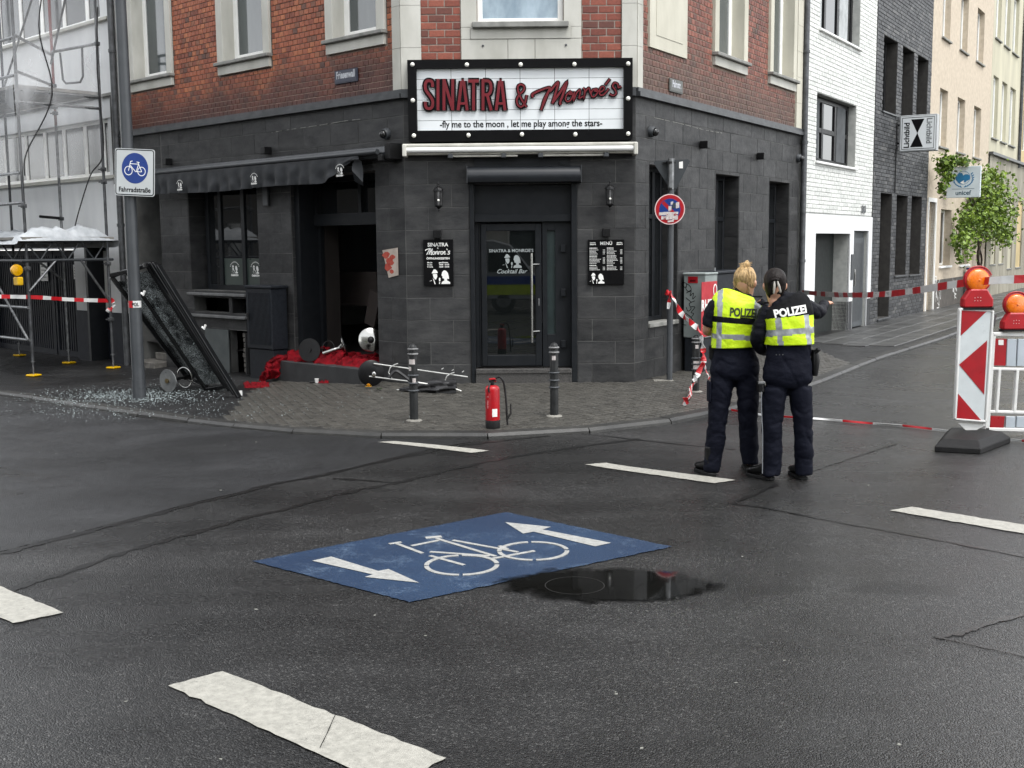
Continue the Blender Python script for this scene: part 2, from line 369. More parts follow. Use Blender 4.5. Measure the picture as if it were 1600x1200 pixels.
def unit_piece(name, mat, cx=.03, cz=.08):            # a brick or tile face with chamfered edges; front looks to -Y
    v = [(-.5, 0, -.5), (.5, 0, -.5), (.5, 0, .5), (-.5, 0, .5), (-.5, -.8, -.5), (.5, -.8, -.5), (.5, -.8, .5), (-.5, -.8, .5),
         (-.5 + cx, -1, -.5 + cz), (.5 - cx, -1, -.5 + cz), (.5 - cx, -1, .5 - cz), (-.5 + cx, -1, .5 - cz)]
    f = [(8, 9, 10, 11)] + [(4 + i, 4 + (i + 1) % 4, 8 + (i + 1) % 4, 8 + i) for i in range(4)] + [(i, (i + 1) % 4, 4 + (i + 1) % 4, 4 + i) for i in range(4)]
    me = bpy.data.meshes.new(name); me.from_pydata(v, [], f); me.materials.append(mat); return me, v, f
def pieces(wall, parent, name, mat, cells, depth, limit=300, key=None, cham=(.03, .08), d0=0.0, jit=.002, jz=0):
    """cells: (u0,u1,z0,z1). The nearest `limit` become parts of their own, the rest one joined part."""
    me, v, f = unit_piece(name, mat, *cham)
    cells = sorted(cells, key=key or (lambda c: (wall.P((c[0] + c[1]) / 2, 0, c[2]) - C0).length / max(.02, min(c[1] - c[0], .3))))
    inv = WM[parent.name].inverted()
    for c in cells[:limit]:
        o = bpy.data.objects.new(name, me); col.objects.link(o); o.parent = parent; WM[o.name] = WM[parent.name]
        p = inv @ wall.P((c[0] + c[1]) / 2, d0, (c[2] + c[3]) / 2); dd = depth + rnd.uniform(-jit, jit)
        o.location = p; o.rotation_euler = (0, rnd.uniform(-jz, jz), wall.ang); o.scale = (c[1] - c[0], dd, c[3] - c[2])
    rest = cells[limit:]
    if rest:
        V, Fc, rv = [], [], []
        for c in rest:
            b = len(V); dd = depth + rnd.uniform(-jit, jit); uc, zc, su, sz = (c[0] + c[1]) / 2, (c[2] + c[3]) / 2, (c[1] - c[0]) * wall.s, c[3] - c[2]; q = rnd.random()
            for x in v: V.append(tuple(inv @ wall.P(uc + x[0] * su, d0 - x[1] * dd, zc + x[2] * sz)))
            for ff in f: Fc.append(tuple(b + i for i in ff)); rv.append(q)
        m2 = bpy.data.meshes.new(name + '_rest'); m2.from_pydata(V, [], Fc); m2.materials.append(mat)
        at = m2.attributes.new('rnd', 'FLOAT', 'FACE'); at.data.foreach_set('value', rv)
        o = bpy.data.objects.new(name + '_field', m2); col.objects.link(o); o.parent = parent; o['kind'] = 'stuff'; WM[o.name] = WM[parent.name]
def rects(u0, u1, z0, z1, holes, rows, pitch, gap=.008, stagger=.5, z_edges=None, minw=.02, jitter=0):
    out = []; ze = z_edges or [z0 + i * rows for i in range(int((z1 - z0) / rows) + 2)]
    for i in range(len(ze) - 1):
        a, b = max(ze[i], z0), min(ze[i + 1], z1)
        if b - a < .02: continue
        u = u0 - pitch * ((i * stagger) % 1) - (rnd.random() * jitter * pitch)
        while u < u1:
            x0, x1 = max(u, u0), min(u + pitch, u1); u += pitch
            segs = [(x0, x1, a, b)]
            for h in holes:
                ns = []
                for s in segs:
                    if h[0] >= s[1] or h[1] <= s[0] or h[2] >= s[3] or h[3] <= s[2]: ns.append(s); continue
                    if h[0] > s[0]: ns.append((s[0], h[0], s[2], s[3]))
                    if h[1] < s[1]: ns.append((h[1], s[1], s[2], s[3]))
                    m0, m1 = max(s[0], h[0]), min(s[1], h[1])
                    if h[2] > s[2]: ns.append((m0, m1, s[2], h[2]))
                    if h[3] < s[3]: ns.append((m0, m1, h[3], s[3]))
                segs = ns
            out += [(s[0] + gap / 2, s[1] - gap / 2, s[2] + gap / 2, s[3] - gap / 2) for s in segs if s[1] - s[0] > minw + gap and s[3] - s[2] > .014 + gap]
    return out
def wall_skin(mb, wall, u0, u1, z0, z1, holes, depth=.3, d=0.0):
    us = sorted({u0, u1} | {x for h in holes for x in h[:2] if u0 < x < u1}); zs = sorted({z0, z1} | {x for h in holes for x in h[2:4] if z0 < x < z1})
    inh = lambda a, b: any(h[0] < a < h[1] and h[2] < b < h[3] for h in holes)
    for i in range(len(us) - 1):
        for j in range(len(zs) - 1):
            if inh((us[i] + us[i + 1]) / 2, (zs[j] + zs[j + 1]) / 2): continue
            mb.add([wall.P(us[i], d, zs[j]), wall.P(us[i + 1], d, zs[j]), wall.P(us[i + 1], d, zs[j + 1]), wall.P(us[i], d, zs[j + 1])], [(0, 1, 2, 3)])
    for h in holes:
        for (a, za), (b, zb) in (((h[0], h[2]), (h[0], h[3])), ((h[1], h[2]), (h[1], h[3])), ((h[0], h[2]), (h[1], h[2])), ((h[0], h[3]), (h[1], h[3]))):
            dp = h[4] if len(h) > 4 else depth
            mb.add([wall.P(a, d, za), wall.P(b, d, zb), wall.P(b, d - dp, zb), wall.P(a, d - dp, za)], [(0, 1, 2, 3)])

# text and strokes on a plane: O origin, ex right, ey up, nn out
FONTC = {}
def text(mb, s, O, ex, ey, nn, size, align='CENTER', bold=0, xs=1.0, thick=.001, shear=0):
    cu = bpy.data.curves.new('t', 'FONT'); cu.body = s; cu.size = size; cu.align_x = align; cu.offset = bold; cu.shear = shear
    cu.resolution_u = 3; cu.extrude = 0
    o = bpy.data.objects.new('t', cu); me = bpy.data.meshes.new_from_object(o)
    b = len(mb.v)
    for v in me.vertices: mb.v.append(Vector(O) + ex * (v.co.x * xs) + ey * v.co.y + nn * thick)
    for p in me.polygons: mb.f.append(tuple(b + i for i in p.vertices)); mb.mi.append(mb.cur)
    bpy.data.meshes.remove(me); bpy.data.objects.remove(o); bpy.data.curves.remove(cu)
def smooth2(pts, k=6, closed=False):
    n = len(pts); out = []
    for i in range(n if closed else n - 1):
        p0 = pts[(i - 1) % n] if closed or i > 0 else pts[0]; p1 = pts[i]; p2 = pts[(i + 1) % n]; p3 = pts[(i + 2) % n] if closed or i + 2 < n else pts[-1]
        for j in range(k):
            t = j / k; out.append(tuple(.5 * ((2 * p1[a]) + (-p0[a] + p2[a]) * t + (2 * p0[a] - 5 * p1[a] + 4 * p2[a] - p3[a]) * t * t + (-p0[a] + 3 * p1[a] - 3 * p2[a] + p3[a]) * t ** 3) for a in range(len(p1))))
    if not closed: out.append(tuple(pts[-1]))
    return out
def stroke(mb, pts, wd, O, ex, ey, nn, t0=0.0, t1=.002, closed=False, cap=0.0):
    pts = [Vector(p) for p in pts]; n = len(pts); L = []; Rr = []
    for i, p in enumerate(pts):
        a = pts[i - 1] if (closed or i > 0) else None; b = pts[(i + 1) % n] if (closed or i < n - 1) else None
        d1 = (p - a).normalized() if a is not None else None; d2 = (b - p).normalized() if b is not None else None
        if d1 is None: d1 = d2; 
        if d2 is None: d2 = d1
        nrm = Vector((-(d1 + d2).y, (d1 + d2).x));
        if nrm.length < 1e-6: nrm = Vector((-d1.y, d1.x))
        nrm.normalize(); k = 1 / max(.45, abs(nrm.dot(Vector((-d1.y, d1.x)))))
        hw = (wd[i] if isinstance(wd, (list, tuple)) else wd) / 2 * k; q = p
        if cap and not closed and i == 0: q = p - d1 * cap
        if cap and not closed and i == n - 1: q = p + d2 * cap
        L.append(q + nrm * hw); Rr.append(q - nrm * hw)
    W3 = lambda q, t: Vector(O) + ex * q.x + ey * q.y + nn * t
    b = len(mb.v)
    for i in range(n): mb.v += [W3(L[i], t1), W3(Rr[i], t1), W3(L[i], t0), W3(Rr[i], t0)]
    for i in range(n if closed else n - 1):
        A = b + 4 * i; B = b + 4 * ((i + 1) % n)
        mb.f += [(A, B, B + 1, A + 1), (A, A + 2, B + 2, B), (A + 1, B + 1, B + 3, A + 3)]; mb.mi += [mb.cur] * 3
    if not closed:
        A = b; B = b + 4 * (n - 1); mb.f += [(A, A + 1, A + 3, A + 2), (B, B + 2, B + 3, B + 1)]; mb.mi += [mb.cur] * 2
def poly2(mb, pts, O, ex, ey, nn, t=.001): mb.add([Vector(O) + ex * p[0] + ey * p[1] + nn * t for p in pts], [tuple(range(len(pts)))])
Z3 = Vector((0, 0, 1))

M('tape_red', hx('c01822'), hx('a8121c'), .4, 8); M('tape_white', hx('dcdcda'), hx('c8c8c6'), .4, 8)
M('pale_mortar_patch', hx('8d8a82'), hx('6b6963'), .8, 14); M('black_gloss', (.004, .004, .0045), (.007, .007, .0075), .35, 6, spec=.2)
# ------------------------------------------------------------ ground
def sheet(name, pts, mat, dz, sub=None, kind='structure', parent=None, label=None):
    mb = MB(); n = len(pts)
    if n == 4:
        k = sub or 8
        for i in range(k + 1):
            for j in range(k + 1):
                a = pts[0].lerp(pts[1], i / k); b = pts[3].lerp(pts[2], i / k); p = a.lerp(b, j / k)
                if i in (0, k) or j in (0, k): p = p + Vector((noise.noise(p * 23), noise.noise(p * 23 + Vector((5, 0, 0))), 0)) * .012
                mb.v.append(Vector((p.x, p.y, HR(p.x, p.y) + dz)))
        for i in range(k):
            for j in range(k):
                A = i * (k + 1) + j; mb.f.append((A, A + 1, A + k + 2, A + k + 1)); mb.mi.append(0)
    else: mb.add([(p.x, p.y, HR(p.x, p.y) + dz) for p in pts], [tuple(range(n))])
    o = mb.build(name, mat, parent); 
    if kind: o['kind'] = kind
    return o
mb = MB()                                            # the roadway: fine grid near the junction, large quads out to the horizon
xs = [-400, -120, -40, -20] + [-12 + i * .2 for i in range(126)] + [15, 20, 40, 120, 400]
ys = [-300, -80, -20, -5, 0] + [4 + i * .5 for i in range(8)] + [8 + i * .2 for i in range(106)] + [31, 40, 60, 120, 500]
for y in ys:
    for x in xs: mb.v.append(Vector((x, y, HR(x, y))))
for j in range(len(ys) - 1):
    for i in range(len(xs) - 1):
        A = j * len(xs) + i; mb.f.append((A, A + 1, A + len(xs) + 1, A + len(xs))); mb.mi.append(0)
road = mb.build('road', A_ROAD, smooth=60); struct(road)

kp = [G(*p, .12).xy for p in ((-60, 606), (0, 612), (60, 620), (130, 631), (200, 641), (300, 654), (400, 665), (500, 672.5), (600, 677), (700, 678), (800, 676), (900, 670), (1000, 661), (1100, 645), (1180, 625), (1270, 598), (1373, 558), (1469, 528), (1495, 518.5), (1572, 492), (1600, 484))]
dL = Vector((math.cos(R(137)), math.sin(R(137)))); dR = Vector((math.cos(R(58.3)), math.sin(R(58.3))))
kp = [kp[0] + dL * 60, kp[0] + dL * 8] + kp + [kp[-1] + dR * 12, kp[-1] + dR * 80]
kerb = [Vector(p) for p in smooth2([tuple(p) for p in kp[1:-1]], 6)]
poly_outer = [kp[0]] + kerb + [kp[-1]]
def resample(pts, step):
    out = [pts[0]]; acc = 0
    for a, b in zip(pts, pts[1:]):
        L = (b - a).length; t = step - acc
        while t < L: out.append(a.lerp(b, t / L)); t += step
        acc = (acc + L) % step
    return out
# pavement sheet, as strips from the kerb back behind the facades so that it can follow the dip
ks = resample(poly_outer, .35)
def inner(p):                                         # push away from the junction centre
    q = Vector((.3, 17.5)); return q
mb = MB(); back = []
for i, p in enumerate(ks):
    t = (ks[min(i + 1, len(ks) - 1)] - ks[max(i - 1, 0)]).normalized(); nrm = Vector((-t.y, t.x)); back.append(nrm)
rows = [0.12, .8, 1.6, 2.4, 3.2, 4.0, 5.2]
for i, p in enumerate(ks):
    for r_ in rows:
        q = p + back[i] * r_
        mb.v.append(Vector((q.x, q.y, H(q.x, q.y) + .112)))
nr = len(rows)
for i in range(len(ks) - 1):
    for j in range(nr - 1):
        A = i * nr + j; mb.f.append((A, A + nr, A + nr + 1, A + 1)); mb.mi.append(0)
pave = mb.build('pavement', A_PAVE, smooth=60, recalc=False); struct(pave)

# kerb stones, each a part of the pavement
KERBM = M('worn_kerb_stone', (.036, .035, .032), (.017, .017, .016), .5, 6, .35, 70, rv=.25)
kk = resample(kerb, 1.0); cnt = 0
for a, b in zip(kk, kk[1:]):
    cpx = (a + b) / 2
    if not (-16 < cpx.x < 16): continue
    t = (b - a).normalized(); n2 = Vector((-t.y, t.x)); mb = MB(); g = .006
    if True:
        pa, pb = a + t * g, b - t * g; zz = rnd.uniform(-.004, .004)
        prof = [(-.02, -.06), (-.005, .09 + zz), (.02, .118 + zz), (.14, .122 + zz), (.14, -.06)]
        P3 = [[Vector((q.x + n2.x * o_, q.y + n2.y * o_, H(q.x, q.y) + z_)) for o_, z_ in prof] for q in (pa, pb)]
        mb.add(P3[0] + P3[1], [(0, 1, 2, 3, 4)[::-1], (5, 6, 7, 8, 9)] + [(i, (i + 1) % 5, 5 + (i + 1) % 5, 5 + i) for i in range(5)])
        mb.build('kerb_stone', KERBM, pave)
# setts of the corner, nearest 300 as parts
def inpoly(p, poly):
    c = False; j = len(poly) - 1
    for i in range(len(poly)):
        a, b = poly[i], poly[j]
        if (a[1] > p[1]) != (b[1] > p[1]) and p[0] < (b[0] - a[0]) * (p[1] - a[1]) / (b[1] - a[1]) + a[0]: c = not c
        j = i
    return c
kin = [p + n_ * .15 for p, n_ in zip(ks, back)]
sel = [p for p in kin if -3.2 < p.x < 5]
lw0 = LW.P(2.6, .02, 0).xy
sett_poly = [tuple(p) for p in sel] + [tuple(RW.P(6.5, .02, 0).xy), FRp, FLp, tuple(lw0), tuple(G(395, 610, .12).xy)]
SETT = M('basalt_sett', (.070, .066, .057), (.044, .042, .037), .4, 10, .25, 90, rv=.2, rr=.25)
def setts(parent):
    cells = []; an = R(45); ca, sa = math.cos(an), math.sin(an); s = .098
    for i in range(-120, 120):
        for j in range(-120, 120):
            k = (i + j) % 2; x = i * s + (.5 * s if j % 2 else 0); y = j * s
            X = .3 + x * ca - y * sa; Y = 12.5 + x * sa + y * ca
            if inpoly((X, Y), sett_poly): cells.append((X, Y))
    cells.sort(key=lambda c: c[0] ** 2 + c[1] ** 2)
    a = s / 2 - .004; b_ = a - .008
    v = [(-a, -a, -.02), (a, -a, -.02), (a, a, -.02), (-a, a, -.02), (-a, -a, .002), (a, -a, .002), (a, a, .002), (-a, a, .002), (-b_, -b_, .006), (b_, -b_, .006), (b_, b_, .006), (-b_, b_, .006)]
    f = [(8, 9, 10, 11)] + [(4 + i, 4 + (i + 1) % 4, 8 + (i + 1) % 4, 8 + i) for i in range(4)] + [(i, (i + 1) % 4, 4 + (i + 1) % 4, 4 + i) for i in range(4)]
    me = bpy.data.meshes.new('sett'); me.from_pydata(v, [], f); me.materials.append(SETT)
    V, Fc, rv = [], [], []
    for q, (X, Y) in enumerate(cells):
        z = H(X, Y) + .112 + rnd.uniform(-.002, .003); ra = an + rnd.uniform(-.06, .06)
        rx, ry = rnd.uniform(-.015, .015), rnd.uniform(-.015, .015)
        if q < 300:
            o = bpy.data.objects.new('sett', me); col.objects.link(o); o.parent = parent; o.location = (X, Y, z); o.rotation_euler = (rx, ry, ra)
        else:
            m3 = Matrix.Translation((X, Y, z)) @ Matrix.Rotation(ra, 4, 'Z') @ Matrix.Rotation(rx, 4, 'X') @ Matrix.Rotation(ry, 4, 'Y'); b = len(V); r1 = rnd.random()
            V += [tuple(m3 @ Vector(x)) for x in v]; Fc += [tuple(b + i for i in ff) for ff in f]; rv += [r1] * len(f)
    m2 = bpy.data.meshes.new('sett_paving'); m2.from_pydata(V, [], Fc); m2.materials.append(SETT)
    at = m2.attributes.new('rnd', 'FLOAT', 'FACE'); at.data.foreach_set('value', rv)
    o = bpy.data.objects.new('sett_paving', m2); col.objects.link(o); o.parent = parent; o['kind'] = 'stuff'
setts(pave)
# flagstones of the side street
FLAG = M('grey_flagstone', (.075, .075, .072), (.038, .038, .038), .4, 5, .25, 60, rv=.35, rr=.2)
me_f, vf, ff_ = unit_piece('flagstone', FLAG, .012, .02)
pp = [tuple(p) for p in kin if p.x > 1.5]
flag_poly = pp + [tuple(RW.P(40, .02, 0).xy), tuple(RW.P(6.6, .02, 0).xy)]
fc = []
for i in range(0, 90):
    for j in range(-2, 14):
        u = 6.4 + i * .42; d = -.0 + j * .42 + (.0); uu = u + (.21 if j % 2 else 0)
        p = RW.P(uu, d + .21, 0)
        if all(inpoly((RW.P(uu + a, d + .21 + b, 0)).xy, flag_poly) for a in (-.17, .17) for b in (-.17, .17)): fc.append(p)
fc.sort(key=lambda p: p.length)
for p in fc[:290]:
    o = bpy.data.objects.new('flagstone', me_f); col.objects.link(o); o.parent = pave; o.location = (p.x, p.y, .095 + rnd.uniform(0, .003)); o.rotation_euler = (R(-90) + rnd.uniform(-.006, .006), 0, RW.ang)
    o.scale = (.412, .028, .412)

# road markings, seams, patch, puddle
def quadpx(name, pts, mat, dz, sub=10): return sheet(name, [G(*p) for p in pts], mat, dz, sub)
quadpx('asphalt_patch', ((-700, 930), (-700, 600), (620, 711), (0, 862)), A_FINE, .002, 24) if False else None
for pts in (((590, 691.5), (617, 690), (765, 705), (737, 708.5)), ((914, 726.5), (946, 724), (1151, 751), (1116, 756)), ((1390, 798.5), (1424, 793), (1705, 838), (1675, 848)),
            ((263, 1073), (348, 1050), (697, 1187), (610, 1231)), ((-130, 918), (-55, 895), (100, 958.5), (22, 975))):
    quadpx('road_marking', pts, P_WHITE, .006, 24)
blue = quadpx('blue_cycle_marking', ((395, 878), (790, 801), (1050, 855), (640, 942)), P_BLUE, .005, 60)
mb = MB()
def C5(x, y): return (340 + x / 2, 760 + y / 2)
ln = [[(560, 182), (640, 212)], [(664, 220), (770, 249)], [(536, 183), (574, 177)], [(606, 189), (690, 172)], [(650, 164), (700, 160)], [(684, 166), (868, 222)], [(664, 208), (850, 221)], [(856, 230), (990, 205)], [(735, 172), (938, 209)], [(905, 200), (880, 190)]]
gx, gy, gz = Vector((1, 0, 0)), Vector((0, 1, 0)), Vector((0, 0, 1))
for i, l in enumerate(ln):
    stroke(mb, [G(*C5(*p)).xy for p in l], .027 if i not in (4,) else .045, (0, 0, 0), gx, gy, gz, .006, .0080 + i * .0002)
for q, (cx, cy) in enumerate(((763, 249), (986, 205))):
    c = G(*C5(cx, cy)).xy; rr_ = .205
    for a0, a1 in ((8, 92), (98, 182), (188, 268), (274, 360)):
        stroke(mb, [c + Vector((math.cos(R(a)), math.sin(R(a)))) * rr_ for a in range(a0, a1 + 1, 4)], .027, (0, 0, 0), gx, gy, gz, .006, .0102 + q * .0002)
for pl in (((295, 236), (355, 223), (502, 268), (534, 262), (630, 305), (460, 287), (485, 279)), ((898, 115), (1042, 130), (1015, 138), (1230, 180), (1180, 191), (988, 145), (955, 151))):
    mb.add([(G(*C5(*p)).x, G(*C5(*p)).y, .008) for p in pl], [tuple(range(7))])
o = mb.build('bicycle_symbol', P_WHITE2, blue)
seams = [([(-200, 905), (0, 865), (60, 850), (120, 836), (170, 822), (240, 805), (300, 788), (360, 775), (430, 756), (500, 744), (570, 727), (640, 712), (720, 696), (790, 688), (900, 676)], .05),
         ([(10, 925), (60, 908), (110, 893), (180, 868), (240, 850), (330, 826), (390, 808), (430, 800), (500, 781), (560, 766), (610, 757), (680, 740), (760, 722), (860, 705), (1000, 686)], .045),
         ([(520, 748), (570, 751), (622, 755)], .03), ([(1140, 788), (1190, 768), (1240, 745), (1310, 722), (1400, 693)], .035), ([(1140, 787), (1200, 795), (1250, 805), (1330, 820), (1420, 836), (1500, 851), (1640, 878)], .02),
         ([(880, 676), (1000, 688), (1150, 703)], .016), ([(1462, 996), (1500, 990), (1530, 980), (1570, 968), (1640, 955)], .03), ([(1462, 996), (1510, 1006), (1560, 1017), (1640, 1034)], .016),
         ([(500, 1172), (511, 1150), (524, 1120)], .0025)]
for k, (pts, wd) in enumerate(seams):
    mb = MB(); P = [Vector(q) for q in smooth2([tuple(G(*p).xy) for p in pts], 8)]; ws_ = []
    for i in range(len(P)):
        nv = noise.noise(Vector((i * .35, k * 7, 0))); ws_.append(wd * (.45 + 1.5 * max(0, nv + .25) + .6 * rnd.random())); P[i] += Vector((noise.noise(Vector((i * .5, k, 5))), noise.noise(Vector((i * .5, k, 9))))) * wd * .5
    b = 0
    for i, p in enumerate(P):
        t = (P[min(i + 1, len(P) - 1)] - P[max(i - 1, 0)]).normalized(); n2 = Vector((-t.y, t.x)) * ws_[i] / 2
        for q in (p + n2, p - n2): mb.v.append(Vector((q.x, q.y, HR(q.x, q.y) + (.0105 if k == 8 else .0028 + .0003 * k))))
        if i: mb.f.append((2 * i - 2, 2 * i, 2 * i + 1, 2 * i - 1)); mb.mi.append(0)
    struct(mb.build('tar_seam', TAR))
# lighter fine asphalt beyond the first seam
pp_ = [G(*p) for p in ((-260, 918), (0, 862), (120, 833), (300, 786), (500, 741), (640, 709), (740, 690), (640, 684), (400, 672), (200, 650), (0, 624), (-260, 590))]
mb = MB(); n = 6
for i in range(n):
    A, B = pp_[i], pp_[i + 1]; C_, D = pp_[11 - i - 1] if i < 5 else pp_[6], pp_[11 - i]
    for a in range(7):
        for b in range(9):
            l = A.lerp(B, a / 6); m_ = D.lerp(C_, a / 6); p = l.lerp(m_, b / 8); mb.v.append(Vector((p.x, p.y, HR(p.x, p.y) + .0022)))
    base = i * 63
    for a in range(6):
        for b in range(8): A_ = base + a * 9 + b; mb.f.append((A_, A_ + 1, A_ + 10, A_ + 9)); mb.mi.append(0)
struct(mb.build('asphalt_patch', A_FINE))
mb = MB(); mb.add([(-.35, 5.5, .0075), (1.45, 5.5, .0075), (1.45, 6.7, .0075), (-.35, 6.7, .0075)], [(0, 1, 2, 3)])
puddle = mb.build('puddle', WATER); struct(puddle)
mb = MB(); c = G(898, 917); mb.v = []
for rr_ in (.158, .163):
    for a in range(40): mb.v.append(Vector((c.x + rr_ * math.cos(a * math.pi / 20), c.y + rr_ * math.sin(a * math.pi / 20), .0092)))
mb.f = [(i, (i + 1) % 40, 40 + (i + 1) % 40, 40 + i) for i in range(40)]; mb.mi = [0] * 40
struct(mb.build('manhole_cover', M('manhole_ring_metal', (.020, .020, .019), (.010, .010, .010), .4, 20)))
# litter: small pale scraps on road and pavement, broken glass
LIT = M('pale_litter', hx('8d8d86'), hx('6a6a62'), .7, 20)
mb = MB()
for px, py in ((88, 710), (62, 708), (352, 697), (400, 692), (116, 832), (400, 955), (586, 964), (665, 996), (1226, 1035), (1160, 872), (1405, 1167), (1003, 1173), (962, 1085), (1392, 630), (1357, 760), (963, 1088), (197, 1099), (345, 1190), (1150, 1070), (770, 715), (345, 768), (880, 655), (540, 690)):
    c = G(px, py); k = rnd.uniform(.004, .009); a = rnd.uniform(0, 3)
    q = [Vector((c.x + k * m1 * math.cos(a + t) * 1.5, c.y + k * m1 * math.sin(a + t), HR(c.x, c.y) + .007 + rnd.uniform(0, .004))) for t, m1 in ((0, 1), (1.3, .7), (2.9, 1), (4.5, .6))]
    mb.prism(q, (0, 0, .002))
o = mb.build('litter', LIT); o['kind'] = 'stuff'; o['label'] = 'small pale scraps of litter scattered over the wet road'; o['category'] = 'litter'
GLS = NT('broken_glass'); GLS.set(Base_Color=(.42, .48, .48), Roughness=.12, Specular_IOR_Level=.8); GLS = GLS.m
mb = MB()
def shard(X, Y, z, k):
    a = rnd.uniform(0, 6.3); h = k * rnd.uniform(.15, .8); e = [rnd.uniform(.5, 1) for _ in range(4)]
    q = [Vector((X + k * e[i] * math.cos(a + i * 1.57), Y + k * e[i] * math.sin(a + i * 1.57), z + (h if i == rnd.randrange(4) else 0))) for i in range(4)]
    mb.add(q + [x + Vector((0, 0, -.004)) for x in q], [(0, 1, 2, 3), (0, 4, 5, 1), (1, 5, 6, 2), (2, 6, 7, 3), (3, 7, 4, 0)])
for n_, cx, cy, sx, sy, kk_ in ((1300, 205, 618, 52, 6, .008), (420, 290, 612, 60, 14, .007), (260, 110, 624, 50, 7, .007), (200, 140, 645, 70, 5, .007), (110, 340, 640, 90, 9, .006), (60, 500, 625, 160, 14, .006)):
    for _ in range(n_):
        px = rnd.gauss(cx, sx); py = rnd.gauss(cy, sy)
        if py < 575: continue
        onp = py < 612 + max(0, px) * .135 + 8
        c = G(px, py, .122 if onp else .004); shard(c.x, c.y, c.z + .003, kk_ * rnd.uniform(.4, 1.3))
o = mb.build('broken_glass', GLS, recalc=False); o['kind'] = 'stuff'; o['label'] = 'shattered window glass strewn round the street pole and kerb'; o['category'] = 'glass'
# ------------------------------------------------------------ corner building
cb = thing('corner_building', 'corner bar building of dark slate tiles below and red brick with white window surrounds above', 'building', (.12, 15.2, 0))
ZT, ZM, ZTOP = 3.66, 3.74, 12.6
# openings: (u0,u1,z0,z1,depth)
L_op = [(3.18, 5.03, 1.2, 2.8, .3), (.56, 2.38, .3, 2.8, .45), (5.87, 6.62, -.4, 2.95, .9), (3.55, 4.95, .87, 1.09, .2), (3.46, 4.0, -.1, .62, .12)]
F_op = [(.80, 2.13, .12, 2.59, .22)]
R_op = [(.40, 1.32, .82, 2.84, .3), (2.64, 3.59, .82, 2.83, .3), (4.92, 5.93, .82, 2.82, .3)]
def upw(c, w=1.0, z0=4.5, z1=6.6): return (c - w / 2, c + w / 2, z0, z1, .2)
L_up = [upw(3.36), upw(.87, .88), upw(5.92, 1.0)]; R_up = [upw(3.12), upw(5.42)]; F_up = [(.92, 1.97, 4.53, 6.6, .14)]
for nm, wl, W_, ops, ups in (('left', LW, LLEN, L_op, L_up), ('front', FW, FWID, F_op, F_up), ('right', RW, RLEN, R_op, R_up)):
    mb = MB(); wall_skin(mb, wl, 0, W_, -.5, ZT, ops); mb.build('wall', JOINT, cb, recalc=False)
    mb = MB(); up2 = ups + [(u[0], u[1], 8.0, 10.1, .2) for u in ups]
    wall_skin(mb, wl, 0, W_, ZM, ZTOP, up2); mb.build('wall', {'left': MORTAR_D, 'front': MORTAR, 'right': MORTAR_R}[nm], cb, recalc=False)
    mb = MB(); wl.box(mb, -.02, W_, -.05, .075, ZT - .02, ZT + .035); wl.box(mb, -.02, W_, -.05, .05, ZT + .035, ZM + .005); mb.build('string_course', ZINC, cb)
    mb = MB(); wl.box(mb, -.05, W_ + .1, -.3, .35, ZTOP, ZTOP + .3); mb.build('cornice', PLAST, cb)
# roof, far walls (a closed block so the inside stays dark)
LE, RE = LW.P(LLEN, 0, 0), RW.P(RLEN, 0, 0)
fp = [Vector((*FLp, 0)), Vector((*FRp, 0)), RE, RE + Vector((-3.5, 6.5, 0)), LE + Vector((5, 6, 0)), LE]
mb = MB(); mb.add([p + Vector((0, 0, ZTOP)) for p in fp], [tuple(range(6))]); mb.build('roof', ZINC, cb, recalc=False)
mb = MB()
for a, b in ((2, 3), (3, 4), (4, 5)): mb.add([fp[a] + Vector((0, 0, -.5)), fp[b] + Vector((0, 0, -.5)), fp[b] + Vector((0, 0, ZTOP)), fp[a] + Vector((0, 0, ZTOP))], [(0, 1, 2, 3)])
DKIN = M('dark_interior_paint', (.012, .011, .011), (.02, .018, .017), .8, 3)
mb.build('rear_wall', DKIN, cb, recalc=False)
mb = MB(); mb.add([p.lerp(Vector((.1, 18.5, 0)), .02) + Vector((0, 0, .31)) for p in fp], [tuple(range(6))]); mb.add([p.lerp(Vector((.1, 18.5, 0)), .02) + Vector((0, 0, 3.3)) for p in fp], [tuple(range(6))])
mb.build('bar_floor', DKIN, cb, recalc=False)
# slate tiles
ze = [.355 + .28 * i for i in range(-3, 11)] + [3.435, ZT]; ze = sorted(set(round(z, 3) for z in ze if z <= 3.436)) + [ZT - .005]
tl = []
for wl, W_, ops, z0 in ((FW, FWID, F_op, .1), (LW, LLEN, L_op, -.22), (RW, RLEN, R_op, .05)):
    hs = [o[:4] for o in ops]
    if wl is LW: hs += [(5.74, 5.77, 2.95, 3.7), (.53, 5.99, 2.96, 3.0)]
    tl.append((wl, rects(0.0, W_, z0, ZT - .005, hs, .28, .58, .008, .5, ze, .02, .0)))
for wl, cells in tl: pieces(wl, cb, 'tile', SLATE, cells, .004, 300, cham=(.006, .012), jit=.002)
# tiled reveals
mb = MB()
for wl, ops in ((LW, L_op[:2]), (RW, R_op)):
    for h in ops:
        for u, s in ((h[0], 1), (h[1], -1)):
            z = h[2]
            while z < h[3] - .02:
                z2 = min(z + .28, h[3]); wl.box(mb, u, u + .011 * s, -.004, -h[4] + .01, z + .003, z2 - .003); z = z2
mb.build('reveal_tiling', SLATE, cb)['kind'] = 'stuff'

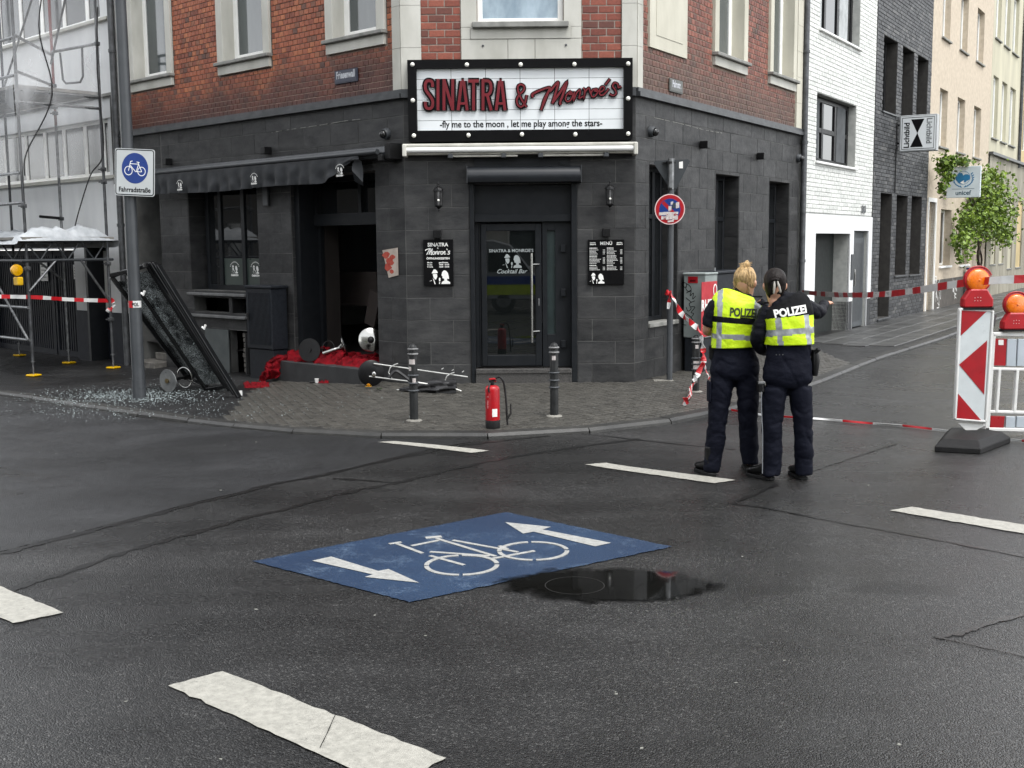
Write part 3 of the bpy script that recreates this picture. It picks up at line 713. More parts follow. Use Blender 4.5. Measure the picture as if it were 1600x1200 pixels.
# pale efflorescence along the top tile joint
for wl, pp in ((LW, ((425, 207), (470, 200), (505, 195), (540, 189), (566, 186))), (RW, ((1018, 183), (1040, 188), (1070, 195), (1100, 203), (1128, 208)))):
    mb = MB(); P_ = smooth2([wl.at(*p) for p in pp], 14)
    for a, b in zip(P_, P_[1:]):
        if noise.noise(Vector((a[0] * 9, 1, 0))) > -.12: stroke(mb, [Vector(a), Vector(b)], rnd.uniform(.004, .011), wl.P(0, 0, 0), wl.e, Z3, wl.n, .006, .0085)
    mb.build('efflorescence', M('lime_bloom', hx('8c8c86'), hx('6a6a66'), .9, 40), cb, recalc=False)['kind'] = 'stuff'
# upper brick
def brick_holes(ups, extra): 
    return [(u[0] - .17, u[1] + .17, 4.3, 6.75) for u in ups] + extra
pieces(FW, cb, 'brick', BR_F, rects(.23, 2.68, ZM, 5.3, [(.72, 2.19, 3.7, 7)], .089, .197, .013, .5, None, .02), .006, 300, jit=.0015)
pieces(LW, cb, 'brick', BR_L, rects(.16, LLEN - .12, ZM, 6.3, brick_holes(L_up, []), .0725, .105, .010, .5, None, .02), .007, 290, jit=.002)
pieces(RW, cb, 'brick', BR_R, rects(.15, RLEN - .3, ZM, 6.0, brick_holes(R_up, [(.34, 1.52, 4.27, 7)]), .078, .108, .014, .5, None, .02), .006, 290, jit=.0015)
# quoins wrapped round both corners
for c, (wa, ua, sa_), (wb, ub) in ((0, (LW, 0, 1), (FW, 0)), (1, (RW, 0, 1), (FW, FWID))):
    z = ZM
    while z < ZTOP:
        z2 = min(z + .5, ZTOP); mb = MB()
        wa.box(mb, -.0, .15, -.02, .028, z + .002, z2 - .002)
        if c == 0: FW.box(mb, -.012, .235, -.02, .03, z + .002, z2 - .002)
        else: FW.box(mb, FWID - .17, FWID + .012, -.02, .03, z + .002, z2 - .002)
        mb.build('quoin', PLAST, cb); z = z2
z = ZM
while z < ZTOP:
    z2 = min(z + .42, ZTOP); mb = MB(); RW.box(mb, RLEN - .29, RLEN, -.02, .03, z + .002, z2 - .002); mb.build('quoin', PLAST_Y, cb)
    mb = MB(); LW.box(mb, LLEN - .11, LLEN, -.02, .03, z + .002, z2 - .002); mb.build('quoin', PLAST, cb); z = z2
# front white panel round the window, with joints
for a, b, z0, z1 in ((.725, .915, 4.335, 6.9), (1.975, 2.185, 4.335, 6.9)):
    mb = MB(); FW.box(mb, a, b, -.02, .022, z0 + .14, z1); mb.build('surround', PLAST, cb, bev=.003)
for a, b in ((.725, 1.29), (1.295, 1.62), (1.625, 2.185)):
    mb = MB(); FW.box(mb, a, b, -.02, .022, ZM + .01, 4.33); mb.build('surround', PLAST, cb, bev=.003)
mb = MB(); FW.box(mb, .84, 2.06, -.02, .03, 4.335, 4.475); FW.box(mb, .725, .838, -.02, .022, 4.335, 4.472); FW.box(mb, 2.062, 2.185, -.02, .022, 4.335, 4.472); mb.build('surround', PLAST, cb, bev=.003)
for u in (.99, 2.0):
    mb = MB(); mb.lathe(FW.P(u, .022, 4.255), [(.012, 0), (.014, .01), (.008, .012)], 8, FW.n); mb.build('bolt', GREYM, cb)
PAR = [cb]
def window(wl, u0, u1, z0, z1, dep, fr=.07, mull=(), trans=(), glass=GLASSU, frm=PVC, sill=None, surround=None, pane_d=.02):
    mb = MB(); di = -dep + .06
    wl.box(mb, u0, u0 + fr, di - .05, di, z0, z1); wl.box(mb, u1 - fr, u1, di - .05, di, z0, z1); wl.box(mb, u0 + fr, u1 - fr, di - .05, di - .002, z0, z0 + fr); wl.box(mb, u0 + fr, u1 - fr, di - .05, di - .002, z1 - fr, z1)
    for m_ in mull: wl.box(mb, m_ - fr * .6, m_ + fr * .6, di - .045, di + .006, z0 + fr, z1 - fr)
    for m_ in trans: wl.box(mb, u0 + fr, u1 - fr, di - .045, di + .003, m_ - fr * .5, m_ + fr * .5)
    w_ = mb.build('window', frm, PAR[0], bev=.006)
    mb = MB(); mb.add([wl.P(a, di - pane_d, z) for a, z in ((u0 + .02, z0 + .02), (u1 - .02, z0 + .02), (u1 - .02, z1 - .02), (u0 + .02, z1 - .02))], [(0, 1, 2, 3)]); mb.build('pane', glass, w_, recalc=False)
    if sill:
        mb = MB(); wl.box(mb, u0 - sill[0], u1 + sill[0], -dep + .02, sill[1], z0 - sill[2], z0 - .001); mb.build('sill', sill[3], w_, bev=.008)
        if len(sill) > 4: mb = MB(); wl.box(mb, u0 - sill[0] + .03, u1 + sill[0] - .03, -.02, .045, z0 - sill[2] - sill[4], z0 - sill[2] - .001); mb.build('sill', PLAST, w_, bev=.004)
    if surround:
        m_, tw = surround
        mb = MB(); 
        for a, b, c_, d_ in ((u0 - tw, u0, z0 + .001, z1 + tw), (u1, u1 + tw, z0 + .001, z1 + tw), (u0, u1, z1, z1 + tw)): wl.box(mb, a, b, -.02, .04, c_, d_)
        for a, b in ((u0 - .001, u0 + .006), (u1 - .006, u1 + .001)): wl.box(mb, a, b, -dep + .05, .038, z0 + .001, z1)
        mb.build('surround', m_, w_, bev=.003)
    return w_
for o_ in L_up: window(LW, o_[0], o_[1], 4.5, 6.6, .22, .105, sill=(.17, .10, .05, SILLM, .13), surround=(PLAST, .15))
for o_ in R_up: window(RW, o_[0], o_[1], 4.5, 6.6, .22, .10, sill=(.17, .10, .05, SILLM, .13), surround=(PLAST_Y, .15))
window(FW, .92, 1.97, 4.53, 6.6, .14, .065, glass=M('curtained_glass', hx('a9b9c4'), hx('7f909c'), .1, 5, stretch=(1, 1, .5)), sill=(.06, .10, .07, SILLM))
for wl, ups in ((LW, L_up), (RW, R_up), (FW, F_up)):
    for o_ in ups: window(wl, o_[0], o_[1], 8.0, 10.1, .2, .08, sill=(.17, .10, .05, SILLM, .13), surround=(PLAST, .15))
# blank panel on the right wall
mb = MB(); RW.box(mb, .345, 1.515, -.02, .03, 4.275, 7.0); p_ = mb.build('blind_panel', PLAST_Y, cb, bev=.003)
mb = MB(); RW.box(mb, .53, 1.35, .03, .036, 4.44, 6.8); mb.build('inner_panel', PLAST_Y, p_, bev=.002)
# ground floor windows
window(LW, 3.3, 4.9, 1.2, 2.8, .27, .075, mull=(3.88, 4.5), glass=GLASSD, frm=DARKF)
for o_ in R_op: window(RW, o_[0] + .01, o_[1] - .01, o_[2], o_[3], .28, .06, mull=(o_[0] + .62,), trans=(2.2,), glass=GLASSD, frm=DARKF); mb = MB(); RW.box(mb, o_[0] - .0, o_[1] + .0, -.2, .03, o_[2] - .05, o_[2] + .004); mb.build('sill', SILLM, cb, bev=.005)
SHELF = M('painted_grey_sill', hx('6f7070'), hx('4c4d4d'), .6, 8)
for z in (1.16, .83):
    mb = MB(); LW.box(mb, 3.46, 5.02, -.05, .10, z - .035, z + .005); mb.build('sill', SHELF, cb, bev=.006)
mb = MB(); LW.box(mb, 3.9, 3.99, -.2, .01, .87, 1.12); mb.build('divider', SLATE, cb)
# utility hatch: opening with rubble, a pipe, and the open grey cover
mb = MB()
for i in range(9): 
    z = -.08 + i * .075; LW.box(mb, 3.5 + rnd.uniform(0, .04), 3.76, -.115, -.07 + rnd.uniform(-.01, .02), z, z + .06)
mb.build('exposed_masonry', STONE, cb)
mb = MB(); mb.tube([LW.P(3.55, -.02, -.1), LW.P(3.55, -.02, .58)], .055, 12); mb.build('pipe', BLACKM, cb, smooth=1)
mb = MB(); LW.box(mb, 3.98, 4.62, .03, .05, -.1, .62); mb.build('hatch_cover', M('grey_hatch_cover', hx('4b5050'), hx('3c4141'), .55, 5), cb, bev=.004)
# entrance recess on the left side: frame, header panels, step, broken doorway
mb = MB(); LW.box(mb, 2.26, 2.37, -.42, -.05, .3, 2.79); LW.box(mb, .56, 2.26, -.42, -.3, 2.13, 2.29); LW.box(mb, 2.2, 2.26, -.42, -.36, .3, 2.13)
for u in (.57, 1.25, 2.2): LW.box(mb, u, u + .06, -.42, -.32, 2.29, 2.8)
LW.box(mb, .56, 2.3, -.42, -.33, 2.72, 2.8); mb.build('door_frame', DARKF, cb, bev=.004)
mb = MB(); LW.box(mb, .57, 2.26, -.39, -.38, 2.29, 2.75); mb.build('fanlight', GLASSD, cb)
mb = MB(); LW.box(mb, .50, 2.42, -.02, .38, -.15, .30); LW.box(mb, .56, 2.38, -.6, -.021, .2, .305); mb.build('doorstep', M('grey_doorstep', hx('2f3031'), hx('222324'), .7, 6, .2, 50), cb, bev=.008)
BRN = M('brown_wood_panel', hx('2b2623'), hx('211d1b'), .6, 3, stretch=(6, 6, .5))
mb = MB(); mb.box8([LW.P(2.24, -.43, .3), LW.P(2.20, -.43, .3), LW.P(2.18, -.66, .3), LW.P(2.22, -.66, .3), LW.P(2.24, -.43, 2.14), LW.P(2.20, -.43, 2.14), LW.P(2.18, -.66, 2.14), LW.P(2.22, -.66, 2.14)]); mb.build('door', BRN, cb)
# dark niche with steps at the far left
mb = MB(); LW.box(mb, 5.87, 6.62, -.88, -.82, -.2, 2.95); n_ = mb.build('door', BLACKM, cb)
mb = MB(); LW.box(mb, 5.88, 6.61, -.4, .22, -.3, .02); mb.build('doorstep', STONE, cb, bev=.01)
mb = MB(); LW.box(mb, 5.88, 6.4, -.6, -.1, .02, .14); mb.build('doorstep', STONE, cb, bev=.01)
# front door
mb = MB()
FW.box(mb, .80, .855, -.2, .03, .12, 2.6); FW.box(mb, 2.06, 2.13, -.2, .03, .12, 2.6); FW.box(mb, .855, 2.06, -.2, -.03, 2.13, 2.22); 
FW.box(mb, .855, .90, -.2, -.1, .3, 2.13); FW.box(mb, 1.70, 1.76, -.2, -.1, .3, 2.13); FW.box(mb, 1.865, 2.06, -.2, -.1, .3, 2.13); FW.box(mb, 1.76, 1.865, -.2, -.1, 2.02, 2.13); FW.box(mb, 1.76, 1.865, -.2, -.1, .3, .72)
mb.build('door_frame', DARKF, cb, bev=.004)
mb = MB(); FW.box(mb, .855, 2.06, -.14, -.08, 2.22, 2.58); mb.build('header_panel', DARKF, cb)
mb = MB(); FW.box(mb, .93, 1.0, -.17, -.09, .32, 2.11); FW.box(mb, 1.61, 1.69, -.17, -.09, .32, 2.11); FW.box(mb, 1.0, 1.61, -.17, -.0905, .32, .46); FW.box(mb, 1.0, 1.61, -.17, -.0905, 2.02, 2.11); FW.box(mb, .901, .929, -.17, -.11, .31, 2.12)
door = mb.build('door', DARKF, cb, bev=.005)
mb = MB(); FW.box(mb, .99, 1.62, -.14, -.13, .44, 2.03); mb.build('pane', M('door_glass', (.004, .005, .005), (.006, .007, .007), .015, 1, rr=.01, spec=.75), door)
mb = MB(); mb.tube([FW.P(1.565, -.03, .62), FW.P(1.565, -.03, 1.74)], .016, 10); 
for z in (.76, 1.6): mb.tube([FW.P(1.565, -.03, z), FW.P(1.66, -.09, z)], .010, 8)
mb.build('handle', CHROME, door, smooth=1)
mb = MB(); FW.box(mb, 1.645, 1.665, -.089, -.082, 1.08, 1.17); mb.build('lock', GALV, door, bev=.003)
mb = MB(); FW.box(mb, 1.76, 1.865, -.15, -.14, .72, 2.02); mb.build('side_pane', M('frosted_side_glass', hx('2e3a3a'), hx('222b2c'), .25, 3), cb)
mb = MB(); 
for z in (.55, 1.2, 1.75): FW.box(mb, 1.93, 1.99, -.1, -.06, z, z + .09)
mb.build('hinge', DARKF, cb, bev=.004)
mb = MB(); FW.box(mb, .855, 2.06, -.2, .06, .24, .295); mb.build('doorstep', GRAN, cb, bev=.004)
mb = MB(); FW.box(mb, .855, 2.06, -.2, .045, .10, .238); mb.build('riser', GRAN, cb)
# roller shutter box over the door
mb = MB(); pr = [(.0, 2.60), (.0, 2.80), (.10, 2.80), (.17, 2.77), (.20, 2.70), (.20, 2.66), (.17, 2.61), (.1, 2.60)]
mb.prism([FW.P(.785, d, z) for d, z in pr], FW.e * 1.385); rb = mb.build('roller_shutter_box', M('anthracite_shutter', (.016, .018, .021), (.02, .022, .025), .33, 4, spec=.3), cb, smooth=50)
mb = MB(); FW.box(mb, .778, .784, 0, .205, 2.595, 2.805); FW.box(mb, 2.171, 2.177, 0, .205, 2.595, 2.805); mb.build('end_cap', GREYM, rb)
mb = MB(); FW.box(mb, .86, 2.05, 0, .03, 2.80, 2.90); FW.box(mb, 1.92, 1.97, .03, .05, 2.82, 2.87); mb.build('junction_panel', DARKF, cb)
# emblem on glass: hatted head and curly head under an arc of lettering
def emblem(mb, O, ex, ey, nn, k, t=.001, withtext=True):
    q = lambda pts, dx=0, dy=0: poly2(mb, [((x + dx) * k, (y + dy) * k) for x, y in pts], O, ex, ey, nn, t)
    q([(-.42, .30), (-.36, .42), (-.30, .52), (-.20, .52), (-.12, .44), (-.06, .33), (-.22, .30)])
    q([(-.36, .26), (-.12, .27), (-.10, .12), (-.16, -.02), (-.24, -.05), (-.33, .1)])
    q([(-.36, .04), (-.30, -.04), (-.2, -.3), (-.26, -.3)]); q([(-.55, -.14), (-.42, -.08), (-.42, -.12)])
    q([(-.02, .0), (.03, .06), (.08, .02), (.07, -.14), (.0, -.16)]); q([(.0, -.2), (.06, -.2), (.04, -.3), (-.01, -.3)])
    q([(.14, .2), (.18, .38), (.28, .47), (.40, .44), (.50, .32), (.55, .12), (.56, -.02), (.46, .0), (.44, -.1), (.52, -.14), (.62, -.2), (.62, -.3), (.12, -.3), (.16, -.18), (.30, -.1), (.28, 0), (.18, .04), (.2, .1)])
    if withtext:
        for i in range(11):
            a = R(155 - i * 13); stroke(mb, [(k * (.05 + .78 * math.cos(a)), k * (.1 + .68 * math.sin(a))), (k * (.05 + .90 * math.cos(a)), k * (.1 + .80 * math.sin(a)))], k * .085, O, ex, ey, nn, t - .0005, t + .0003 * (i % 2))
        text(mb, 'Cocktail Bar', Vector(O) + ey * (-.56 * k), ex, ey, nn, .26 * k, bold=.004, thick=t, shear=.3)
fe, fr_, fn = FW.e, FW.right, FW.n
mb = MB(); emblem(mb, FW.P(1.31, -.128, 1.62), fe, Z3, fn, .21, .001, False)
text(mb, 'SINATRA & MONROE\u2019S', FW.P(1.31, -.128, 1.755), fe, Z3, fn, .055, bold=.001); text(mb, 'Cocktail Bar', FW.P(1.31, -.128, 1.49), fe, Z3, fn, .075, shear=.4, bold=.001)
mb.build('lettering', M('frosted_print', hx('9aa0a0'), hx('8a9090'), .5), door)
for u in (4.17, 3.62):
    mb = MB(); LW.box(mb, u - .27, u + .27, -.232, -.229, 1.28, 1.68); mb.build('frosted_film', M('frosted_film', hx('39433f'), hx('303936'), .3, 3), cb)
    mb = MB(); emblem(mb, LW.P(u, -.226, 1.50), LW.right, Z3, LW.n, .15); mb.build('lettering', INKW, cb, recalc=False)
# drain pipes
mb = MB(); mb.tube([RW.P(RLEN + .04, .07, .1), RW.P(RLEN + .04, .07, ZTOP)], .05, 10)
for z in (1.5, 3.5, 5.0, 7): mb.tube([RW.P(RLEN + .04, .07, z), RW.P(RLEN + .04, .07, z + .05)], .062, 10)
mb.build('drainpipe', DKPIPE, cb, smooth=1)
mb = MB(); mb.tube([LW.P(LLEN + .05, .08, -.1), LW.P(LLEN + .05, .08, ZTOP)], .05, 10)
for z in (1.2, 2.2, 3.4, 5.0, 7): mb.tube([LW.P(LLEN + .05, .08, z), LW.P(LLEN + .05, .08, z + .05)], .062, 10)
mb.build('drainpipe', DKPIPE, cb, smooth=1)

# ------------------------------------------------------------ the marquee sign
t = thing('sign_board', 'black framed marquee sign with raised red lettering and bulbs above the corner door', 'sign', FW.P(1.44, .1, 3.1))
u0, u1, z0, z1 = .075, 2.80, 3.10, 4.075; W_ = .105
mb = MB(); FW.box(mb, u0, u1, .02, .16, z1 - .10, z1); FW.box(mb, u0, u1, .02, .16, z0, z0 + .135); FW.box(mb, u0, u0 + W_, .02, .16, z0 + .135, z1 - .10); FW.box(mb, u1 - W_, u1, .02, .16, z0 + .135, z1 - .10); mb.build('frame', BLKFR, t, bev=.004)
a0, a1, b0, b1 = u0 + W_, u1 - W_, z0 + .135, z1 - .10
pw, ph = (a1 - a0) / 6, (b1 - b0) / 6
for i in range(6):
    for j in range(6):
        mb = MB(); FW.box(mb, a0 + i * pw + .0025, a0 + (i + 1) * pw - .0025, .03, .105, b0 + j * ph + .0025, b0 + (j + 1) * ph - .0025); mb.build('panel', WHITEB, t)
mb = MB(); FW.box(mb, a0, a1, .02, .098, b0, b1); mb.build('backing', INK, t)
BULB = M('white_bulb', hx('f0efe6'), hx('e2e0d6'), .15, 6)
for px, py in ((644.5, 101), (729.5, 101.3), (813.5, 101), (897.5, 100.6), (981.5, 99.7), (645, 157), (981.5, 154), (646.8, 212), (732, 211.3), (815.5, 210), (899, 210), (981.5, 209)):
    u, z = FW.at(px, py, .16); mb = MB(); mb.sphere(FW.P(u, .168, z), .027, 12); mb.build('bulb', BULB, t, smooth=1)
for name, th0, th1, grow, mat in (('letter_edge', .105, .135, .028, INK), ('letter_face', .135, .143, 0, REDL)):
    # block capitals drawn as strokes: glyph box 0..1 x 0..1
    gl = {'S': [smooth2([(.80, .74), (.80, .86), (.66, .93), (.34, .93), (.19, .84), (.19, .70), (.30, .60), (.66, .42), (.81, .30), (.81, .16), (.66, .07), (.34, .07), (.19, .16), (.19, .28)], 3)],
          'I': [[(.5, 0), (.5, 1)]], 'N': [[(.18, 0), (.18, 1)], [(.2, .95), (.8, .05)], [(.82, 0), (.82, 1)]], 'A': [[(.14, 0), (.42, .93)], [(.86, 0), (.58, .93)], [(.28, .22), (.72, .22)], [(.40, .93), (.60, .93)]],
          'T': [[(.5, 0), (.5, .93)], [(.04, .93), (.96, .93)]], 'R': [[(.2, 0), (.2, 1)], smooth2([(.2, .93), (.6, .93), (.8, .83), (.8, .62), (.6, .5), (.2, .5)], 3), [(.52, .5), (.84, 0)]]}
    mb = MB(); x = 98; zi = 0
    for ch, x0, x1 in (('S', 98, 180), ('I', 186, 220), ('N', 228, 326), ('A', 334, 424), ('T', 414, 500), ('R', 506, 598), ('A', 606, 694)):
        for st in gl[ch]:
            pts = []
            for gx_, gy_ in st:
                px = 640 + (x0 + gx_ * (x1 - x0)) / 4.571; py = 90 + (378 - gy_ * (378 - 152)) / 4.571
                u, z = FW.at(px, py, .13); pts.append((u, z))
            wd = .047 if not (ch == 'T' and st[0][1] == st[1][1]) else .05
            if ch == 'A' and st[0][1] == .22: wd = .04
            stroke(mb, pts, wd + grow - (.012 if not grow else 0), FW.P(0, 0, 0) - Vector((0, 0, 0)), FW.e, Z3, FW.n, th0, th1 + zi * .0002); zi += 1
    def spx(pts, wd, k=6):
        global zi
        q = [FW.at(640 + a / 4.571, 90 + b / 4.571, .13) for a, b in smooth2(pts, k)]
        stroke(mb, q, wd * .78 + grow * .85, FW.P(0, 0, 0), FW.e, Z3, FW.n, th0, th1 + (zi % 40) * .0002, cap=.008); zi += 1
    spx([(832, 350), (800, 300), (775, 240), (775, 205), (797, 193), (818, 208), (815, 235), (780, 270), (765, 305), (775, 342), (800, 352), (825, 320), (836, 272)], .027)
    spx([(880, 280), (878, 262), (930, 236), (1000, 215), (985, 260), (940, 372)], .030); spx([(1000, 222), (960, 300), (940, 372)], .022)
    spx([(1005, 240), (1052, 182), (1058, 200), (1020, 325)], .032); spx([(1020, 325), (1080, 240), (1120, 180), (1100, 250), (1075, 320), (1080, 334)], .034)
    spx([(1150, 240), (1125, 262), (1113, 295), (1125, 315), (1150, 305), (1165, 270), (1155, 248), (1140, 262), (1170, 262)], .020)
    spx([(1178, 245), (1170, 305), (1195, 250), (1215, 232), (1218, 255), (1210, 290), (1235, 280)], .020)
    spx([(1240, 220), (1250, 235), (1245, 290), (1255, 245), (1278, 218), (1285, 232), (1290, 255)], .020)
    spx([(1330, 225), (1308, 232), (1296, 258), (1305, 280), (1325, 275), (1343, 245), (1335, 226), (1322, 240), (1355, 240)], .020)
    spx([(1358, 250), (1385, 232), (1388, 212), (1370, 210), (1355, 240), (1362, 268), (1390, 262), (1420, 225)], .020)
    spx([(1400, 192), (1428, 155)], .024)
    spx([(1430, 262), (1455, 272), (1475, 255), (1465, 228), (1450, 205), (1462, 182), (1485, 190), (1490, 215), (1508, 208)], .020)
    mb.build(name, mat, t, recalc=False)
mb = MB(); text(mb, '-fly me to the moon , let me play among the stars-', FW.P(1.445, .1065, 3.275), FW.e, Z3, FW.n, .113, bold=.002, xs=.86)
mb.build('slogan_lettering', INK, t, recalc=False)
# ------------------------------------------------------------ awnings, lamps, boards on the corner building
t = thing('awning', 'black fabric awning over the smashed side entrance, its right end hanging torn', 'awning', LW.P(3.2, .3, 2.9))
mb = MB(); pr = [(.0, 2.93), (.0, 3.03), (.08, 3.08), (.17, 3.06), (.20, 2.99), (.16, 2.93)]
mb.prism([LW.P(.12, d, z) for d, z in pr], LW.e * 5.9); mb.build('cassette', M('awning_cassette', (.03, .033, .036), (.045, .048, .052), .35, 6), t, smooth=50)
mb = MB(); mb.tube([LW.P(.22, .24, 3.0), LW.P(6.0, .24, 3.0)], .035, 10); mb.build('roller_tube', M('awning_cassette', 0, 0), t, smooth=1)
mb = MB(); LW.box(mb, .02, .12, 0, .22, 2.9, 3.1); LW.box(mb, .12, .2, .02, .26, 2.88, 2.96); mb.build('bracket', BLACKM, t, bev=.01)
mb = MB(); nu, nz = 110, 8
def val(u, v):
    drop = .31 + .012 * math.sin(u * 2.1); lift = 0
    if u < 1.35: drop = .31 - .27 * sm((1.35 - u) / .8)
    d = .275 + .022 * math.sin(u * 23 + 2 * noise.noise(Vector((u * 3, 0, 0)))) * v + .03 * noise.noise(Vector((u * 6, v * 2, 3))) * (v + .2) + .02 * v
    return LW.P(u, d, 2.965 - drop * v)
for i in range(nu + 1):
    for j in range(nz + 1): mb.v.append(val(.55 + 5.42 * i / nu, j / nz))
for i in range(nu):
    for j in range(nz): A = i * (nz + 1) + j; mb.f.append((A, A + 1, A + nz + 2, A + nz + 1)); mb.mi.append(0)
vl = mb.build('valance', AWN, t, smooth=70, recalc=False)
mb = MB(); q = [(.66, 2.97), (.80, 2.93), (.74, 2.80), (.70, 2.66), (.60, 2.60), (.53, 2.64), (.56, 2.78), (.60, 2.9)]
n = len(q); cc_ = (.65, 2.79)
for k_, sc_ in ((0, 0), (1, .5), (2, 1.0)):
    for i, (u, z) in enumerate(q): mb.v.append(LW.P(cc_[0] + (u - cc_[0]) * max(.05, sc_), .30 - .05 * k_ + .035 * math.cos(i * 2.4) * sc_, cc_[1] + (z - cc_[1]) * max(.05, sc_)))
for k_ in range(2):
    for i in range(n): mb.f.append((k_ * n + i, k_ * n + (i + 1) % n, k_ * n + n + (i + 1) % n, k_ * n + n + i)); mb.mi.append(0)
mb.build('torn_end', AWN, t, smooth=30, recalc=False)
for px, py in ((282, 291), (398, 281), (532, 268)):
    u, z = LW.at(px, py, .31); mb = MB(); emblem(mb, LW.P(u, .325, z + .0), LW.right, Z3, LW.n, .105); mb.build('lettering', INKW, vl, recalc=False)
t = thing('awning', 'retracted white cassette awning directly under the marquee sign', 'awning', FW.P(1.43, .1, 3.0))
mb = MB(); FW.box(mb, .0, 2.86, .0, .20, 3.035, 3.075); FW.box(mb, .03, 2.83, .02, .17, 2.945, 3.034); mb.build('cassette', M('cream_white_metal', hx('c9c7be'), hx('aaa89f'), .4, 5), t, bev=.01)
mb = MB(); mb.tube([FW.P(.03, .185, 3.0), FW.P(2.84, .185, 3.0)], .034, 12); mb.build('front_bar', WHITEP, t, smooth=1)
mb = MB(); FW.box(mb, .0, .05, .0, .24, 2.92, 3.07); FW.box(mb, 2.81, 2.86, .0, .24, 2.92, 3.07); mb.build('end_cap', M('cream_white_metal', 0, 0), t, bev=.01)
for u in (.55, 1.20, 1.65, 2.45):
    mb = MB(); FW.box(mb, u, u + .06, .05, .2, 2.90, 2.955); mb.build('arm_joint', GREYM, t, bev=.006)
mb = MB(); FW.box(mb, .6, 1.4, .08, .15, 2.915, 2.94); FW.box(mb, 1.7, 2.46, .08, .15, 2.915, 2.94); mb.build('folding_arm', M('cream_white_metal', 0, 0), t, bev=.005)

def lantern(u, z, label):
    t = thing('wall_lantern', label, 'lantern', FW.P(u, .1, z), group='lanterns beside the corner door'); c = lambda d, zz: FW.P(u, d, z + zz)
    mb = MB(); mb.tube([c(0, .02), c(.06, .05), c(.1, .0), c(.12, -.09)], .009, 6); mb.lathe(c(0, .0), [(.035, 0), (.035, .01), (.02, .018)], 12, FW.n); mb.build('bracket', BLACKM, t, smooth=1)
    mb = MB(); mb.lathe(c(.12, -.19), [(.006, -.06), (.012, -.045), (.008, -.03), (.022, -.015), (.045, .0), (.05, .012)], 8); mb.lathe(c(.12, .0), [(.062, 0), (.058, .02), (.036, .045), (.014, .06), (.010, .075), (.014, .085), (.004, .115)], 8)
    for k in range(6):
        a = k * math.pi / 3; p = Vector((math.cos(a), math.sin(a), 0)) * .052; q = Vector((math.cos(a), math.sin(a), 0)) * .042; mb.tube([c(.12, 0) + p, c(.12, -.18) + q], .0045, 5)
    mb.build('cage', BLACKM, t, smooth=30)
    mb = MB(); mb.lathe(c(.12, -.17), [(.034, 0), (.043, .165)], 8); mb.build('lantern_glass', M('lantern_glass', (.10, .10, .10), (.04, .04, .04), .12, 20, spec=.8), t, smooth=30)
    mb = MB(); mb.sphere(c(.155, -.115), .016, 8); mb.build('bulb', BULB, t, smooth=1)
lantern(.425, 2.51, 'ornate black wall lantern above the opening hours board'); lantern(2.53, 2.51, 'ornate black wall lantern above the drinks menu board')
def spot(wl, u, z, label):
    mb = MB(); wl.box(mb, u - .05, u + .05, .012, .13, z - .05, z + .05); wl.box(mb, u - .03, u + .03, .0, .02, z - .03, z + .03); o = mb.build('wall_lamp', BLACKM, bev=.006); tag(o, label, 'lamp', 'small black cube lamps on the tiles')
spot(FW, .40, 1.985, 'small black cube lamp over the opening hours board'); spot(FW, 2.49, 1.985, 'small black cube lamp over the drinks menu board')
spot(LW, 5.46, 3.17, 'small black cube lamp above the left end of the torn awning'); spot(LW, 2.82, 3.18, 'small black cube lamp above the middle of the torn awning')
spot(RW, 2.06, 3.19, 'small black cube lamp above the yield sign side of the right wall'); spot(RW, 4.34, 3.17, 'small black cube lamp farther along the right wall')
def dome(wl, u, z, label):
    t = thing('dome_camera', label, 'camera', wl.P(u, 0, z), group='dome cameras on the tiled walls')
    mb = MB(); mb.lathe(wl.P(u, .0, z), [(.07, 0), (.07, .04), (.062, .07)], 16, wl.n + Vector((0, 0, -.25))); mb.build('housing', GREYM, t, smooth=1)
    mb = MB(); mb.sphere(wl.P(u, .075, z - .015), .052, 12); mb.build('lens_dome', M('dome_lens', (.01, .01, .01), None, .05, 1), t, smooth=1)
dome(LW, .30, 3.24, 'round dome camera on the tiles left of the marquee sign'); dome(RW, .41, 3.25, 'round dome camera on the tiles right of the marquee sign'); dome(RW, 6.30, 3.26, 'round dome camera at the far right end of the tiled wall')
def plate(wl, u0, u1, z0, z1, s, label, sz, mat, letter, xs=.62):
    t = thing('street_name_plate', label, 'sign', wl.P((u0 + u1) / 2, .02, z0))
    mb = MB(); wl.box(mb, u0, u1, .012, .028, z0, z1); mb.build('plate', mat, t, bev=.004)
    mb = MB(); wl.box(mb, u0 + .012, u1 - .012, .028, .030, z0 + .012, z1 - .012); wl.box(mb, u0 + .02, u1 - .02, .0301, .032, z0 + .02, z1 - .02)
    mb.cur = 0; mb.build('rim', [mat], t)
    mb = MB(); text(mb, s, wl.P((u0 + u1) / 2, .0335, z0 + .065), wl.right, Z3, wl.n, sz, bold=.004, xs=xs); mb.build('lettering', letter, t, recalc=False)
plate(LW, .83, 1.30, 3.93, 4.10, 'Friesenwall', 'dark street name plate reading Friesenwall on the left brick wall', .125, M('enamel_navy', hx('2d3140'), hx('24283a'), .35, 6), M('enamel_grey_letter', hx('c4c7cc'), None, .5), .68)
plate(RW, .96, 1.38, 3.80, 3.97, 'Palmstr.', 'weathered grey street name plate on the right brick wall', .12, M('enamel_grey', hx('4b4d4a'), hx('585a56'), .5, 6), M('enamel_grey_letter', 0, None), .72)
